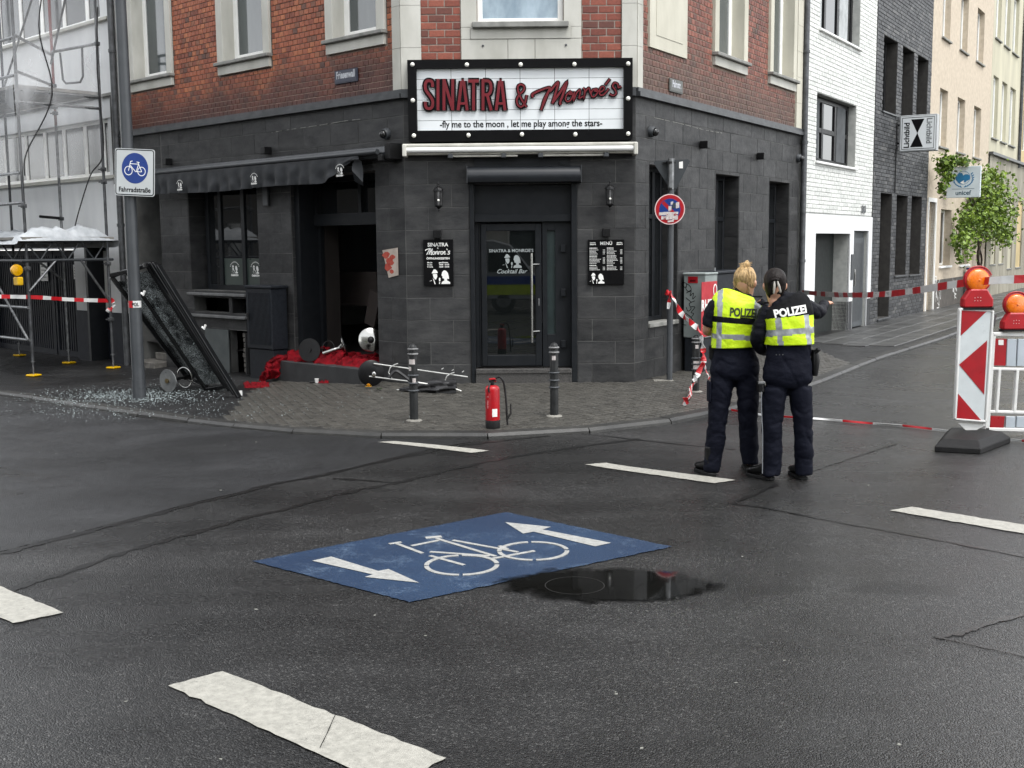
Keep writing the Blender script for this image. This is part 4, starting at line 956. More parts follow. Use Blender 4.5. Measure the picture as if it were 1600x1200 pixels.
# menu boards
t = thing('opening_hours_board', 'black opening hours board with two white portrait heads left of the door', 'board', FW.P(.4, .02, 1.35))
mb = MB(); FW.box(mb, .22, .59, .012, .035, 1.345, 1.92); mb.build('board', BLKFR, t, bev=.003)
mb = MB(); P_ = lambda u, z: FW.P(u, .036, z)
text(mb, 'SINATRA', P_(.40, 1.835), fe, Z3, fn, .063, bold=.0015, xs=1.0); text(mb, '&', P_(.40, 1.805), fe, Z3, fn, .03)
def script_monroes(mb, O, k):                        # flowing hand script, baseline at O, width about 4.4 k
    for pts in ([(-2.1, .6), (-2.05, .78), (-1.7, .9), (-1.45, .95), (-1.7, .4), (-1.95, -.05)], [(-1.5, .85), (-1.3, .95), (-1.5, .2), (-1.55, 0)], [(-1.5, .1), (-1.15, .7), (-.98, .92), (-1.1, .4), (-1.2, 0), (-1.0, .05)],
                ([(-.75, .5), (-.95, .35), (-.9, .05), (-.7, .05), (-.6, .35), (-.75, .5), (-.55, .42)]), [(-.45, .5), (-.5, .05), (-.3, .45), (-.15, .5), (-.18, .1), (0, .1)], [(.05, .5), (.05, .05), (.15, .4), (.3, .5), (.35, .4)],
                [(.6, .5), (.42, .35), (.45, .05), (.68, .05), (.78, .35), (.6, .5), (.85, .42)], [(.9, .28), (1.15, .38), (1.05, .52), (.92, .3), (1.0, .05), (1.3, .1)], [(1.4, .95), (1.5, .7)], [(1.5, .05), (1.8, .05), (1.85, .25), (1.65, .4), (1.8, .55), (1.95, .48)]):
        q = [(a * k, b * k) for a, b in smooth2(pts, 4)]; stroke(mb, q, .13 * k, O, fe, Z3, fn, .0, .0012 + rnd.random() * .0008)
script_monroes(mb, P_(.405, 1.735), .075)
text(mb, '\u00d6FFNUNGSZEITEN', P_(.40, 1.675), fe, Z3, fn, .034, bold=.001)
for i, (a, b) in enumerate((('Mo-So', 'geschlossen'), ('So-Do', '18:00 - 01:00'), ('Fr & Sa', '18:00 - 03:00'))):
    text(mb, a, P_(.265, 1.628 - i * .027), fe, Z3, fn, .024, 'LEFT', bold=.0006); text(mb, b, P_(.41, 1.628 - i * .027), fe, Z3, fn, .024, 'LEFT', bold=.0006)
emblem(mb, P_(.41, 1.435), fe, Z3, fn, .22, .001, False)
mb.build('lettering', INKW, t, recalc=False)
t = thing('menu_board', 'black drinks menu board headed MENU with small white print right of the door', 'board', FW.P(2.49, .02, 1.35))
mb = MB(); FW.box(mb, 2.265, 2.715, .012, .035, 1.34, 1.90); mb.build('board', BLKFR, t, bev=.003)
mb = MB(); text(mb, 'MEN\u00dc', P_(2.49, 1.835), fe, Z3, fn, .055, bold=.001)
for u in (2.325, 2.655): text(mb, 'SINATRA', P_(u, 1.855), fe, Z3, fn, .017, bold=.0006); text(mb, 'Monroe\u2019s', P_(u, 1.835), fe, Z3, fn, .019, bold=.001, shear=.3)
pr_ = random.Random(11)                                  # the small print is unreadable in the photograph: broken lines of fine marks
for cx in (2.285, 2.50):
    z = 1.79
    for n_ in (5, 6, 4):
        for k in range(n_):
            h_ = .010 if k == 0 else .006; x = cx; end = cx + pr_.uniform(.07, .13)
            while x < end: w_ = pr_.uniform(.006, .018); FW.box(mb, x, x + w_, .036, .0372, z, z + h_); x += w_ + .004
            if k: FW.box(mb, cx + .165, cx + .174, .036, .0372, z, z + h_); FW.box(mb, cx + .177, cx + .190, .036, .0372, z, z + h_)
            z -= .0165 if k else .020
        z -= .012
emblem(mb, P_(2.37, 1.405), fe, Z3, fn, .16, .001, False)
mb.build('lettering', INKW, t, recalc=False)
t = thing('poster', 'torn pale flyer with red smears stuck to the tiles right of the smashed entrance', 'poster', FW.P(0, .02, 1.4))
c = [LW.at(px, py, .02) for px, py in ((597, 391), (621, 387), (622, 430), (607, 434))]
mb = MB(); mb.prism([LW.P(u, .013, z) for u, z in c], LW.n * .004); mb.build('paper', M('pale_paper', hx('b8aca0'), hx('998e84'), .7, 9), t)
mb = MB()
for px, py, r_ in ((603, 399, .05), (609, 408, .055), (606, 417, .05), (613, 402, .035), (612, 424, .03)):
    u, z = LW.at(px, py, .02); mb.prism([LW.P(u + r_ * math.cos(a) * rnd.uniform(.6, 1.3) * 1.4, .0172, z + r_ * math.sin(a) * rnd.uniform(.6, 1.2)) for a in [k * .7 for k in range(9)]], LW.n * .0012)
mb.build('print', M('smeared_red', hx('9c2c24'), hx('a8503c'), .6, 30), t)
t = tag((lambda m: (LW.box(m, 2.86, 2.98, .012, .05, 2.42, 2.72), m.build('key_box', GREYM, bev=.006))[1])(MB()), 'small grey key box on the tiled pier under the torn awning', 'box')

# ------------------------------------------------------------ white building on the left with scaffold
wb = thing('white_building', 'white rendered building behind scaffolding at the left edge', 'building', LW.P(10, 0, -.1)); PAR[0] = wb
U0, U1 = LLEN + .11, 24
h_lo = (7.18, 18.0, 3.06, 4.0, .12); h_up = (7.0 + .5, 18.0, 5.61, 6.9, .12)
h_gate = (8.88, 12.6, -.4, 1.83, .25); h_dr = (7.64, 8.42, -.4, 1.86, .35)
mb = MB(); wall_skin(mb, LW, U0, U1, -.5, 11.5, [h_lo, h_up, h_gate, h_dr]); mb.build('wall', WHITEW, wb, recalc=False)
mb = MB(); LW.box(mb, U0 - .0, U0 + .4, -8, -.02, -.5, 11.5); mb.build('side_wall', WHITEW, wb)
mb = MB(); LW.box(mb, U0, U1, -8, .1, 11.5, 11.8); mb.build('roof', ZINC, wb)
mb = MB(); LW.box(mb, U0, 18.2, 0, .07, 4.34, 4.385); mb.build('ledge', SILLM, wb); mb = MB(); LW.box(mb, U0 + .1, 18.2, 0, .07, 5.555, 5.6); mb.build('ledge', PLAST, wb); mb = MB(); LW.box(mb, U0 + .1, 18.2, 0, .07, 3.0, 3.055); mb.build('ledge', PLAST, wb)
GW = M('hazy_window_glass', hx('33383a'), hx('1c1f21'), .1, 1.5, spec=.5)
for us, z0, z1 in (((7.2, 7.72, 8.36, 9.15, 9.9, 10.7, 11.6, 12.5, 13.5, 15, 16.5, 17.98), 3.07, 3.99), ((7.52, 8.06, 8.9, 9.75, 10.6, 11.5, 12.5, 13.5, 15, 16.5, 17.98), 5.62, 6.89)):
    for a, b in zip(us, us[1:]): window(LW, a, b, z0, z1, .12, .055, glass=GW, frm=PVC)
mb = MB(); LW.box(mb, 7.07, 7.2, 0, .06, 2.9, 4.35); LW.box(mb, 7.07, 7.16, 0, .05, 4.9, 8); mb.build('dark_corner_strip', BLACKM, wb)
for a, b in ((U0, 7.638), (8.422, 8.878), (12.6, 20)): mb = MB(); LW.box(mb, a, b, -.02, .02, -.4, .76); mb.build('plinth', NAVY, wb)
mb = MB(); LW.box(mb, 7.64, 8.42, -.34, -.3, -.3, 1.86); mb.build('door', NAVY, wb)
mb = MB(); LW.box(mb, 7.645, 8.41, -.297, -.285, .76, 1.8); mb.build('entry_panel', PVC, wb); mb = MB(); LW.box(mb, 8.36, 8.43, -.3, .03, -.3, 1.86); mb.build('door_frame', DARKF, wb)
mb = MB(); LW.box(mb, 7.72, 8.12, -.285, -.25, 1.02, 1.42); ic = mb.build('intercom', BLACKM, wb, bev=.01); mb = MB()
for i in range(3):
    for j in range(4): LW.box(mb, 7.8 + i * .09, 7.86 + i * .09, -.25, -.243, 1.1 + j * .07, 1.14 + j * .07)
mb.build('buttons', GREYM, ic)
for a, b in ((8.9, 9.98), (10.02, 12.58)):
    mb = MB(); LW.box(mb, a, b, -.16, -.13, 1.72, 1.82); LW.box(mb, a, b, -.16, -.13, -.15, -.02); LW.box(mb, a, a + .07, -.16, -.128, -.15, 1.82); LW.box(mb, b - .07, b, -.16, -.128, -.15, 1.82); mb.build('gate_frame', NAVY, wb)
    mb = MB(); LW.box(mb, a, b, -.24, -.2, -.2, 1.82); mb.build('gate_backing', BLACKM, wb)
    u = a + .1
    while u < b - .1: mb = MB(); LW.box(mb, u, u + .05, -.19, -.14, -.03, 1.72); mb.build('slat', NAVY, wb); u += .088
for u, z, w_, h in ((9.18, 1.5, .10, .28), (9.05, 1.43, .22, .26), (10.0 + .35, 1.42, .28, .34)):
    if w_ == .10: continue
    mb = MB(); LW.box(mb, u - w_ / 2, u + w_ / 2, -.12, -.11, z - h / 2, z + h / 2); o = mb.build('notice', WHITEP, wb); mb = MB()
    for i in range(4): LW.box(mb, u - w_ * .35, u + w_ * .35, -.11, -.108, z + h * .3 - i * h * .19 - .012, z + h * .3 - i * h * .19)
    mb.build('print', INK, o)

sc = thing('scaffold', 'steel tube scaffold with clear sheeting and tarpaulin before the white building', 'scaffold', LW.P(8, 1, -.1))
gz_ = lambda u, d: H(LW.P(u, d, 0).x, LW.P(u, d, 0).y) + .115
poles = [(6.72, 1.80, 3.1), (6.68, .50, 9), (8.2, .52, 9), (10.3, .46, 9), (9.2, 1.84, 9), (12.4, .46, 9), (11.8, 1.84, 9)]
for i, (u, d, zt) in enumerate(poles):
    g = gz_(u, d); mb = MB(); 
    if i == 0: mb.tube([LW.P(u, d, g + .25), LW.P(u, d, 9)], .0242, 8)
    elif i == 2: mb.tube([LW.P(u, d, g + .25), LW.P(u, d, 3.9)], .0242, 8)
    else: mb.tube([LW.P(u, d, g + .25), LW.P(u, d, zt)], .0242, 8)
    mb.build('pole', DKPIPE if i in (0, 1, 3) else GALV, sc, smooth=1)
    if i == 2: mb = MB(); mb.tube([LW.P(u, d, 3.9), LW.P(u, d, 9)], .0245, 8); mb.build('pole', RUST, sc, smooth=1)
    mb = MB(); mb.tube([LW.P(u, d, g), LW.P(u, d, g + .3)], .015, 8); mb.lathe(LW.P(u, d, g + .22), [(.035, 0), (.035, .02)], 8); mb.build('jack', GALV, sc, smooth=30)
    mb = MB(); mb.box(LW.P(u, d, g + .018), (.17, .17, .03), LW.ang + .3); mb.build('foot_plate', YEL, sc, bev=.01)
def tubes(name, L, r=.0242, mat=GALV):
    for a, b in L: mb = MB(); mb.tube([LW.P(*a), LW.P(*b)], r, 8); mb.build(name, mat, sc, smooth=1)
dk = 1.97
tubes('rail', [((6.7, .4, dk), (6.7, 1.9, dk)), ((6.7, .4, dk - .3), (6.7, 1.9, dk - .3)), ((6.7, 1.82, dk), (12.5, 1.82, dk)), ((6.7, 1.82, dk - .3), (12.5, 1.82, dk - .3)), ((6.7, .5, dk - .02), (12.5, .5, dk - .02))], .022, GREYM)
tubes('brace', [((6.7, .5 + k * .22, dk - (.3 if k % 2 else 0)), (6.7, .72 + k * .22, dk - (0 if k % 2 else .3))) for k in range(6)] + [((6.7 + k * .45, 1.82, dk - (.3 if k % 2 else 0)), (7.15 + k * .45, 1.82, dk - (0 if k % 2 else .3))) for k in range(12)], .012, GREYM)
tubes('brace', [((6.7, 1.8, 1.2), (6.7, 1.35, dk - .3)), ((6.7, .5, 1.0), (6.7, .95, dk - .3)), ((8.2, .52, 1.3), (8.2, 1.0, dk - .3))], .02, GALV)
tubes('guard_rail', [((6.7, 1.8, 5.03), (8.2, .52, 5.05)), ((6.7, 1.8, 4.5), (8.2, .52, 4.55)), ((6.7, 1.8, 5.0), (12, 1.84, 5.0)), ((6.7, 1.8, 4.45), (12, 1.84, 4.45)), ((8.2, .52, 5.1), (6.68, .5, 5.05)), ((6.75, 1.8, 3.0), (12, 1.84, 3.0)), ((6.7, 1.8, 2.55), (12, 1.84, 2.5)), ((6.7, 1.83, .95), (12, 1.84, .95)), ((6.7, 1.83, .45), (12, 1.84, .45))])
tubes('brace', [((6.72, 1.85, .45), (8.9, 1.86, 2.3)), ((7.4, .55, 6.1), (8.2, .55, 4.9)), ((8.2, .55, 6.6), (10.3, .5, 4.6)), ((10.3, .5, 5.9), (12.4, .5, 4.4))], .02)
# hoop hanging from the upper rail
mb = MB(); hp = [(7.95, .5, 5.06), (7.9, .5, 4.62), (7.8, .5, 4.55), (7.3, .5, 4.52), (7.2, .5, 4.6), (7.18, .5, 5.05)]; mb.tube([LW.P(*p) for p in hp], .018, 8); mb.build('ladder_hoop', GREYM, sc, smooth=1)
# second lift deck
mb = MB(); LW.box(mb, 6.72, 14, .5, 1.82, 4.26, 4.31); mb.build('deck', M('weathered_plank', hx('8f8c86'), hx('6c6a66'), .8, 6, stretch=(1, 1, 1)), sc)
tubes('rail', [((6.68, .5, 4.22), (6.7, 1.85, 4.22)), ((6.68, .5, 4.05), (6.7, 1.85, 4.05)), ((6.7, .5, 4.22), (12.4, .5, 4.22)), ((8.2, .5, 4.22), (8.2, 1.85, 4.22))])
mb = MB(); LW.box(mb, 6.6, 14, .42, 1.9, dk + .02, dk + .06); mb.build('deck', M('weathered_plank', 0, 0), sc)
for u, d, z in ((8.2, .52, 2.35), (8.2, .52, 4.55), (6.68, .5, 3.1), (6.68, .5, 2.9), (6.72, 1.8, 2.5), (6.72, 1.8, 1.55), (8.2, .52, 4.1), (6.68, .5, 1.6), (6.68, .5, .7), (10.3, .46, 1.5), (6.68, .5, 5.05), (8.2, .52, 4.2)):
    mb = MB(); mb.box(LW.P(u, d, z), (.08, .07, .06), LW.ang); mb.tube([LW.P(u - .07, d + .02, z), LW.P(u + .08, d + .05, z)], .012, 6); mb.build('coupler', DKPIPE, sc, bev=.006)
mb = MB(); mb.tube([LW.P(8.2, .55, 2.36), LW.P(8.05, .95, 2.38)], .024, 8); mb.build('stub_tube', BLACKM, sc, smooth=1)
# crumpled tarpaulin along the canopy
mb = MB(); nu, nv = 90, 22
for i in range(nu + 1):
    for j in range(nv + 1):
        u = 6.58 + 6 * i / nu; v = j / nv; a = v * math.pi
        cap_ = sm((u - 6.58) / .10); hgt = .07 + .09 * noise.noise(Vector((u * 1.3, 0, 2))) + (.14 * sm((6.85 - u) / .25)); f = (.5 - abs(noise.noise(Vector((u * 3.1, v * 5, 1)))) * 2) * .10 + noise.noise(Vector((u * 11, v * 13, 4))) * .06
        dd = .35 + 1.62 * v; z = dk + .05 + math.sin(a) ** .35 * hgt * .9 + f * math.sin(a) ** .3 - (.16 * max(0, 1 - v * 5) + .10 * max(0, v * 5 - 4))
        mb.v.append(LW.P(u + f * .5 * cap_, dd + f * .4, dk + .0 + (z - dk) * cap_))
for i in range(nu):
    for j in range(nv): A = i * (nv + 1) + j; mb.f.append((A, A + 1, A + nv + 2, A + nv + 1)); mb.mi.append(0)
mb.build('tarpaulin', TARP, sc, smooth=80, recalc=False)
CLR = NT('clear_sheeting'); n_ = CLR.noise(1.3, 3, rough=.5, stretch=(1, 1, .5)); CLR.set(Base_Color=(.75, .77, .79), Roughness=.3, Alpha=CLR.ramp(n_, ((.35, .08), (.62, .22), (.75, .42)))); CLR = CLR.m
for which in (0, 1):
    mb = MB(); na, nb = 26, 30
    for i in range(na + 1):
        for j in range(nb + 1):
            a, b = i / na, j / nb; f = .05 * noise.noise(Vector((a * 4, b * 5, which))) + .02 * noise.noise(Vector((a * 12, b * 9, which)))
            if which == 0: mb.v.append(LW.P(6.66 + f, .46 + 1.4 * a, 2.95 + .4 * (1 - a) ** 2 * (.3 + noise.noise(Vector((a * 3, 0, 0)))) + 5 * b))
            else: mb.v.append(LW.P(6.66 + 7 * a, 1.88 + f, 2.9 + .15 * noise.noise(Vector((a * 9, 0, 0))) + 5 * b))
    for i in range(na):
        for j in range(nb): A = i * (nb + 1) + j; mb.f.append((A, A + 1, A + nb + 2, A + nb + 1)); mb.mi.append(0)
    mb.build('sheeting', CLR, sc, smooth=80, recalc=False)
for pts in (((6.62, 1.2, 6.3), (6.62, 1.45, 5.2), (6.62, 1.3, 4.2), (6.62, 1.75, 3.3), (6.62, 1.8, 2.95)), ((6.6, .5, 5.6), (6.62, .55, 4.6), (6.6, .52, 3.4), (6.62, .75, 3.0), (6.62, .95, 2.5), (6.62, 1.05, 2.2))):
    mb = MB(); mb.tube([LW.P(*p) for p in smooth2(pts, 6)], .010, 6); mb.build('cable', BLACKM, sc, smooth=1)
wl_ = thing('warning_lamp', 'yellow construction warning lamp clipped to the front scaffold pole', 'lamp', LW.P(6.72, 1.86, 1.4))
c = LW.P(6.74, 1.88, 0); mb = MB(); mb.box(c + Vector((-.04, -.05, 1.36)), (.17, .09, .13), LW.ang); mb.build('battery_box', YEL, wl_, bev=.015)
mb = MB(); mb.lathe(c + Vector((-.04, -.09, 1.53)), [(.02, -.04), (.085, -.03), (.09, 0), (.085, .03), (.02, .04)], 16, LW.right); mb.build('lens', M('yellow_lens', hx('e0a800'), hx('c08a00'), .15, 30, bump=.3), wl_, smooth=40)

# ------------------------------------------------------------ houses of the side street
def graffiti(mb, wl, u, z, w_, h, d=.004, n=9, sd=1):
    r = random.Random(sd)
    for k in range(n):
        x = u + r.uniform(-w_, w_) * .5; y = z + r.uniform(-h, h) * .5; pts = [(x + r.uniform(-.14, .14) * wl.s, y + r.uniform(-.18, .18)) for _ in range(5)]
        stroke(mb, [Vector(p) for p in smooth2(pts, 4)], r.uniform(.012, .03), wl.P(0, 0, 0), wl.e, Z3, wl.n, d, d + .001 + k * .0002)
def house(name, label, u0, u1, ztop, mat, holes, zb=-.1):
    h = thing(name, label, 'building', RW.P((u0 + u1) / 2, -2, 0)); PAR[0] = h
    mb = MB(); wall_skin(mb, RW, u0, u1, zb, ztop, holes); mb.build('wall', mat, h, recalc=False)
    mb = MB(); RW.box(mb, u0, u1, -9, .06, ztop, ztop + .25); mb.build('roof', ZINC, h)
    mb = MB(); 
    for u in (u0, u1): mb.add([RW.P(u, -.001, zb), RW.P(u, -9, zb), RW.P(u, -9, ztop), RW.P(u, -.001, ztop)], [(0, 1, 2, 3)])
    mb.add([RW.P(u0, -9, zb), RW.P(u1, -9, zb), RW.P(u1, -9, ztop), RW.P(u0, -9, ztop)], [(0, 1, 2, 3)]); mb.build('side_wall', mat, h, recalc=False)
    return h
H1 = [(7.32, 9.85, 3.27, 4.45, .2), (7.38, 9.95, 5.55, 7.5, .2), (7.38, 9.95, 8.6, 10.3, .2)]
wh = house('white_brick_house', 'narrow white painted brick house with black framed windows next to the corner building', 6.53, 11.22, 11.5, MORTAR_W, H1 + [(7.36, 9.6, .1, 2.0, .34), (9.85, 10.95, .1, 2.06, .12)])
pieces(RW, wh, 'brick', BR_W, rects(6.53, 11.2, 2.36, 7.6, [x[:4] for x in H1], .075, .26, .010, .5, None, .03), .010, 280, jit=.002)
mb = MB(); wall_skin(mb, RW, 6.53, 11.22, .68, 2.34, [(7.36, 9.6, .1, 2.0, .05), (9.85, 10.95, .1, 2.06, .05)], d=.025); mb.build('plaster_base', WHITEW, wh, recalc=False)
for a, b, dd in ((6.53, 7.34, -.02), (9.6, 9.84, -.32), (10.96, 11.2, -.02)): mb = MB(); RW.box(mb, a, b, dd, .02, 0, .675); mb.build('plinth', M('dark_grey_plinth', hx('2b2c2e'), hx('38393b'), .6, 5), wh)
mb = MB(); RW.box(mb, 7.3, 9.62, -.34, -.30, .1, 2.0); dr_ = mb.build('garage_door', M('green_grey_door', hx('1f2423'), hx('161a19'), .5, 5), wh)
mb = MB(); graffiti(mb, RW, 7.75, 1.45, .8, .7, -.298, 14, 3); mb.build('graffiti', M('faded_spray', hx('8a9090'), None, .8), dr_, recalc=False)
mb = MB(); RW.box(mb, 9.9, 10.9, -.09, -.05, .14, 1.92); RW.box(mb, 9.86, 10.94, -.1, -.08, .12, 2.05); d2 = mb.build('door', M('mid_grey_door', hx('4f5356'), hx('44484a'), .45, 5), wh)
mb = MB(); RW.box(mb, 10.02, 10.78, -.05, -.044, .26, 1.82); mb.build('door_panel', M('dark_grey_door_panel', hx('3c4043'), None, .4), d2)
mb = MB(); mb.tube([RW.P(9.97, -.05, .98), RW.P(9.97, .03, .98), RW.P(9.97, .03, 1.3), RW.P(9.97, -.05, 1.3)], .016, 8); mb.build('handle', CHROME, d2, smooth=1)
mb = MB(); RW.box(mb, 9.66, 9.78, .025, .045, 1.1, 1.6); mb.build('doorbell_panel', GREYM, wh)
mb = MB(); text(mb, '30', RW.P(10.5, .03, 2.42), RW.right, Z3, RW.n, .2, bold=.01, xs=1.6); mb.build('house_number', GREYM, wh, recalc=False)
for o_ in H1:
    w_ = window(RW, o_[0], o_[1], o_[2], o_[3], .2, .09, mull=(8.15, 8.95), trans=((o_[2] + o_[3]) / 2,), glass=GLASSD, frm=BLACKM, sill=(.06, .06, .045, WHITEP))
    for k, (a, b) in enumerate(((7.5, 7.9), (9.05, 9.6))):
        mb = MB()
        for i in range(7): x = a + (b - a) * i / 7; mb.tube([RW.P(x, -.148 + .0, o_[2] + .08), RW.P(x + .02, -.148, o_[3] - .08)], .035, 6)
        mb.build('curtain', M('grey_curtain' if o_[2] < 4 else 'pale_curtain', hx('55585a' if o_[2] < 4 else 'b9bdbd'), None, .8), w_, smooth=1)
dh = house('dark_brick_house', 'dark grey brick house with narrow tall windows in the side street', 11.24, 16.34, 12.5, M('dark_brick_mortar', hx('2a2826'), hx('3a3835'), .9, 9, .2), [(11.88, 12.85, .2, 2.86, .28), (13.28, 14.3, 1.08, 2.86, .28), (14.68, 15.75, 1.06, 2.88, .28)] + [(a, b, z0, z1, .3) for z0, z1 in ((4.55, 6.08), (7.6, 9.3)) for a, b in ((11.8, 12.95), (13.42, 14.5), (14.85, 15.95))])
HD = [(11.88, 12.85, .2, 2.86), (13.28, 14.3, 1.08, 2.86), (14.68, 15.75, 1.06, 2.88)] + [(a, b, 4.55, 6.08) for a, b in ((11.8, 12.95), (13.42, 14.5), (14.85, 15.95))]
pieces(RW, dh, 'brick', BR_D, rects(11.25, 16.33, .0, 8.3, HD + [(a, b, 7.6, 9) for a, b, _, z in HD[3:]], .078, .26, .010, .5, None, .03), .012, 280, jit=.003)
for i, (a, b, z0, z1) in enumerate(HD): 
    window(RW, a, b, z0, z1, .28, .07, glass=GLASSD if i else DARKF, frm=BLACKM, trans=((z0 + z1) / 2 + .1,) if i in (1, 2) else (), sill=(.04, .05, .04, ZINC))
for a, b, _, z in HD[3:]: window(RW, a, b, 7.6, 9.3, .28, .07, glass=GLASSD, frm=BLACKM, sill=(.04, .05, .04, ZINC))
mb = MB(); mb.tube([RW.P(13.0, .03, 2.9), RW.P(13.0, .03, 4.4)], .012, 6); mb.build('cable', BLACKM, dh)
HB = [(a, b, z0, z1) for z0, z1 in ((4.2, 5.62), (6.85, 8.3), (9.5, 10.9)) for a, b in ((17.4, 18.35), (19.62, 20.65), (21.95, 23.05))]
HBg = [(16.5, 17.3, .1, 2.8), (18.0, 19.35, 1.2, 2.65), (20.6, 21.9, 1.18, 2.55)]
bh = house('beige_house', 'beige roughcast house with tall plain windows above the climbing vine', 16.36, 24.5, 12.8, BEIGE, [h + (.22,) for h in HB] + [HBg[0] + (.5,), HBg[1] + (.25,), HBg[2] + (.25,)])
for h in HB: window(RW, *h, .2, .06, glass=M('pale_window_glass', hx('9b9a92'), hx('6c6c68'), .12, 1.4, spec=.8), frm=PVC, mull=((h[0] + h[1]) / 2,), sill=(.05, .06, .05, SILLM))
for h in HBg[1:]: window(RW, *h, .24, .06, glass=GLASSD, frm=PVC, mull=((h[0] + h[1]) / 2,), sill=(.05, .06, .06, PVC))
mb = MB(); RW.box(mb, 16.5, 17.3, -.48, -.42, .1, 2.8); mb.build('door', PVC, bh); mb = MB()
for a, b, c_, d_ in ((16.42, 16.5, .1, 2.9), (17.3, 17.38, .1, 2.9), (16.5, 17.3, 2.8, 2.9)): RW.box(mb, a, b, -.1, .03, c_, d_)
mb.build('door_surround', PVC, bh)
mb = MB(); RW.box(mb, 17.4, 24.5, -.02, .015, 0, .85); mb.build('plinth', M('brown_grey_plinth', hx('5b5650'), hx('494540'), .7, 5, .2, 40), bh)
mb = MB(); graffiti(mb, RW, 17.9, .55, .7, .6, .016, 8, 5); graffiti(mb, RW, 20.0, .6, .5, .4, .016, 6, 8); mb.build('graffiti', INKW, bh, recalc=False)
HC = [(a, b, z0, z1) for z0, z1 in ((4.95, 6.8), (7.9, 9.7)) for a, b in ((24.85, 25.8), (26.45, 27.45), (28.05, 29.2))]
HCg = [(25.3, 26.2, 1.1, 3.2), (26.9, 27.7, 1.1, 3.2), (28.6, 29.5, .9, 3.2), (30.4, 31.6, .9, 3.2), (32.6, 33.8, .9, 3.2)]
chs = house('cream_house', 'cream plastered house with rows of pale windows above a stained stone base', 24.52, 30.2, 12.6, CREAM, [h + (.2,) for h in HC])
for h in HC: window(RW, *h, .16, .07, glass=M('very_pale_glass', hx('b4b6b2'), hx('8d908c'), .15, 1.4, spec=.7), frm=PVC, mull=((h[0] + h[1]) / 2,), sill=(.05, .06, .05, SILLM))
mb = MB(); wall_skin(mb, RW, 24.52, 36, .0, 4.42, [h + (.4,) for h in HCg], d=.04); mb.build('stone_base', CREAMS, chs, recalc=False); mb = MB(); RW.box(mb, 24.5, 36, .0, .14, 4.42, 4.5); mb.build('ledge', ZINC, chs)
for h in HCg: window(RW, *h, .2, .07, glass=M('grey_brown_window_glass', hx('6d6b64'), hx('55534e'), .3, 2), frm=CREAMS, mull=((h[0] + h[1]) / 2,), sill=(.05, .06, .05, SILLM))  # dull grey-brown glass for the ground floor openings
mb = MB(); mb.tube([RW.P(30.1, .06, 4.3), RW.P(30.1, .06, 12.5)], .055, 8); mb.build('drainpipe', DKPIPE, chs, smooth=1)
yh = house('yellow_house', 'ochre yellow house at the far right end of the street', 30.22, 48, 12.2, YELW, [(a, a + 1.2, z0, z0 + 1.9, .2) for z0 in (4.95, 7.9) for a in (31, 34, 37, 40, 43)])
for z0 in (4.95, 7.9):
    for a in (31, 34, 37, 40, 43): window(RW, a, a + 1.2, z0, z0 + 1.9, .16, .07, glass=GLASSU, frm=PVC, mull=(a + .6,))
PAR[0] = None
# projecting signs
def side_wall_frame(u): p = RW.P(u, 0, 0); return Wall((p.x, p.y), 58.3 - 90)
S1 = side_wall_frame(13.1); x0, zt = S1.at(1406, 181); x1, zb = S1.at(1463, 235)
t = thing('light_box_sign', 'square white light box sign with black hourglass shape and vertical lettering', 'sign', RW.P(13.1, .1, 4))
mb = MB(); S1.box(mb, x0, x1, -.2, 0, zb, zt); mb.build('housing', M('sign_grey_frame', hx('a2a5a6'), hx('8d9091'), .4, 5), t, bev=.012)
mb = MB(); S1.box(mb, x0 + .03, x1 - .03, 0, .004, zb + .03, zt - .03); mb.build('face', WHITEB, t)
w_, h_ = x1 - x0, zt - zb; X = lambda a: x0 + a * w_; Y = lambda b: zb + b * h_
mb = MB(); mb.prism([S1.P(X(.31), .004, Y(.88)), S1.P(X(.66), .004, Y(.88)), S1.P(X(.485), .004, Y(.5))], S1.n * .003); mb.prism([S1.P(X(.485), .004, Y(.5)), S1.P(X(.64), .004, Y(.12)), S1.P(X(.30), .004, Y(.12))], S1.n * .003)
for a, b, c_, d_ in ((.07, .93, .92, .935), (.07, .93, .065, .08), (.07, .082, .08, .92), (.918, .93, .08, .92)): S1.box(mb, X(a), X(b), .0045, .006, Y(c_), Y(d_))
text(mb, 'Lichtbild', S1.P(X(.27), .006, Y(.10)), Z3, -S1.e, S1.n, h_ * .205, 'LEFT', bold=.004, xs=1.0)
mb.build('lettering', INK, t, recalc=False)
mb = MB(); text(mb, 'Lichtbild', S1.P(X(.73), .006, Y(.90)), -Z3, S1.e, S1.n, h_ * .205, 'LEFT', bold=.004); mb.build('outline_lettering', M('grey_print', hx('7b7f80'), None, .5), t, recalc=False)
mb = MB()
for b in (.25, .75): mb.tube([S1.P(.0, -.1, Y(b)), S1.P(x0 + .02, -.1, Y(b))], .02, 8)
mb.build('bracket', BLACKM, t)
S2 = side_wall_frame(18.2); x0, zt = S2.at(1480, 261); x1, zb = S2.at(1531, 308); w_, h_ = x1 - x0, zt - zb
t = thing('charity_sign', 'square white sign with blue wreath and globe emblem half hidden by the vine', 'sign', RW.P(18.2, .1, 3.2))
mb = MB(); S2.box(mb, x0, x1, -.1, 0, zb, zt); mb.build('housing', M('sign_face_grey_white', hx('c2cdd1'), hx('b6c1c6'), .35, 4), t, bev=.01)
mb = MB(); E = lambda a, b: (a * w_, b * h_); O2 = S2.P(x0, .001, zb)
for c_, r_ in (((.40, .72), .08), ((.58, .64), .115), ((.45, .58), .15), ((.36, .62), .10)): poly2(mb, [E(c_[0] + r_ * math.cos(a), c_[1] + r_ * .95 * math.sin(a)) for a in [k * .35 for k in range(18)]], O2, S2.e, Z3, S2.n, .001 + r_ * .004)
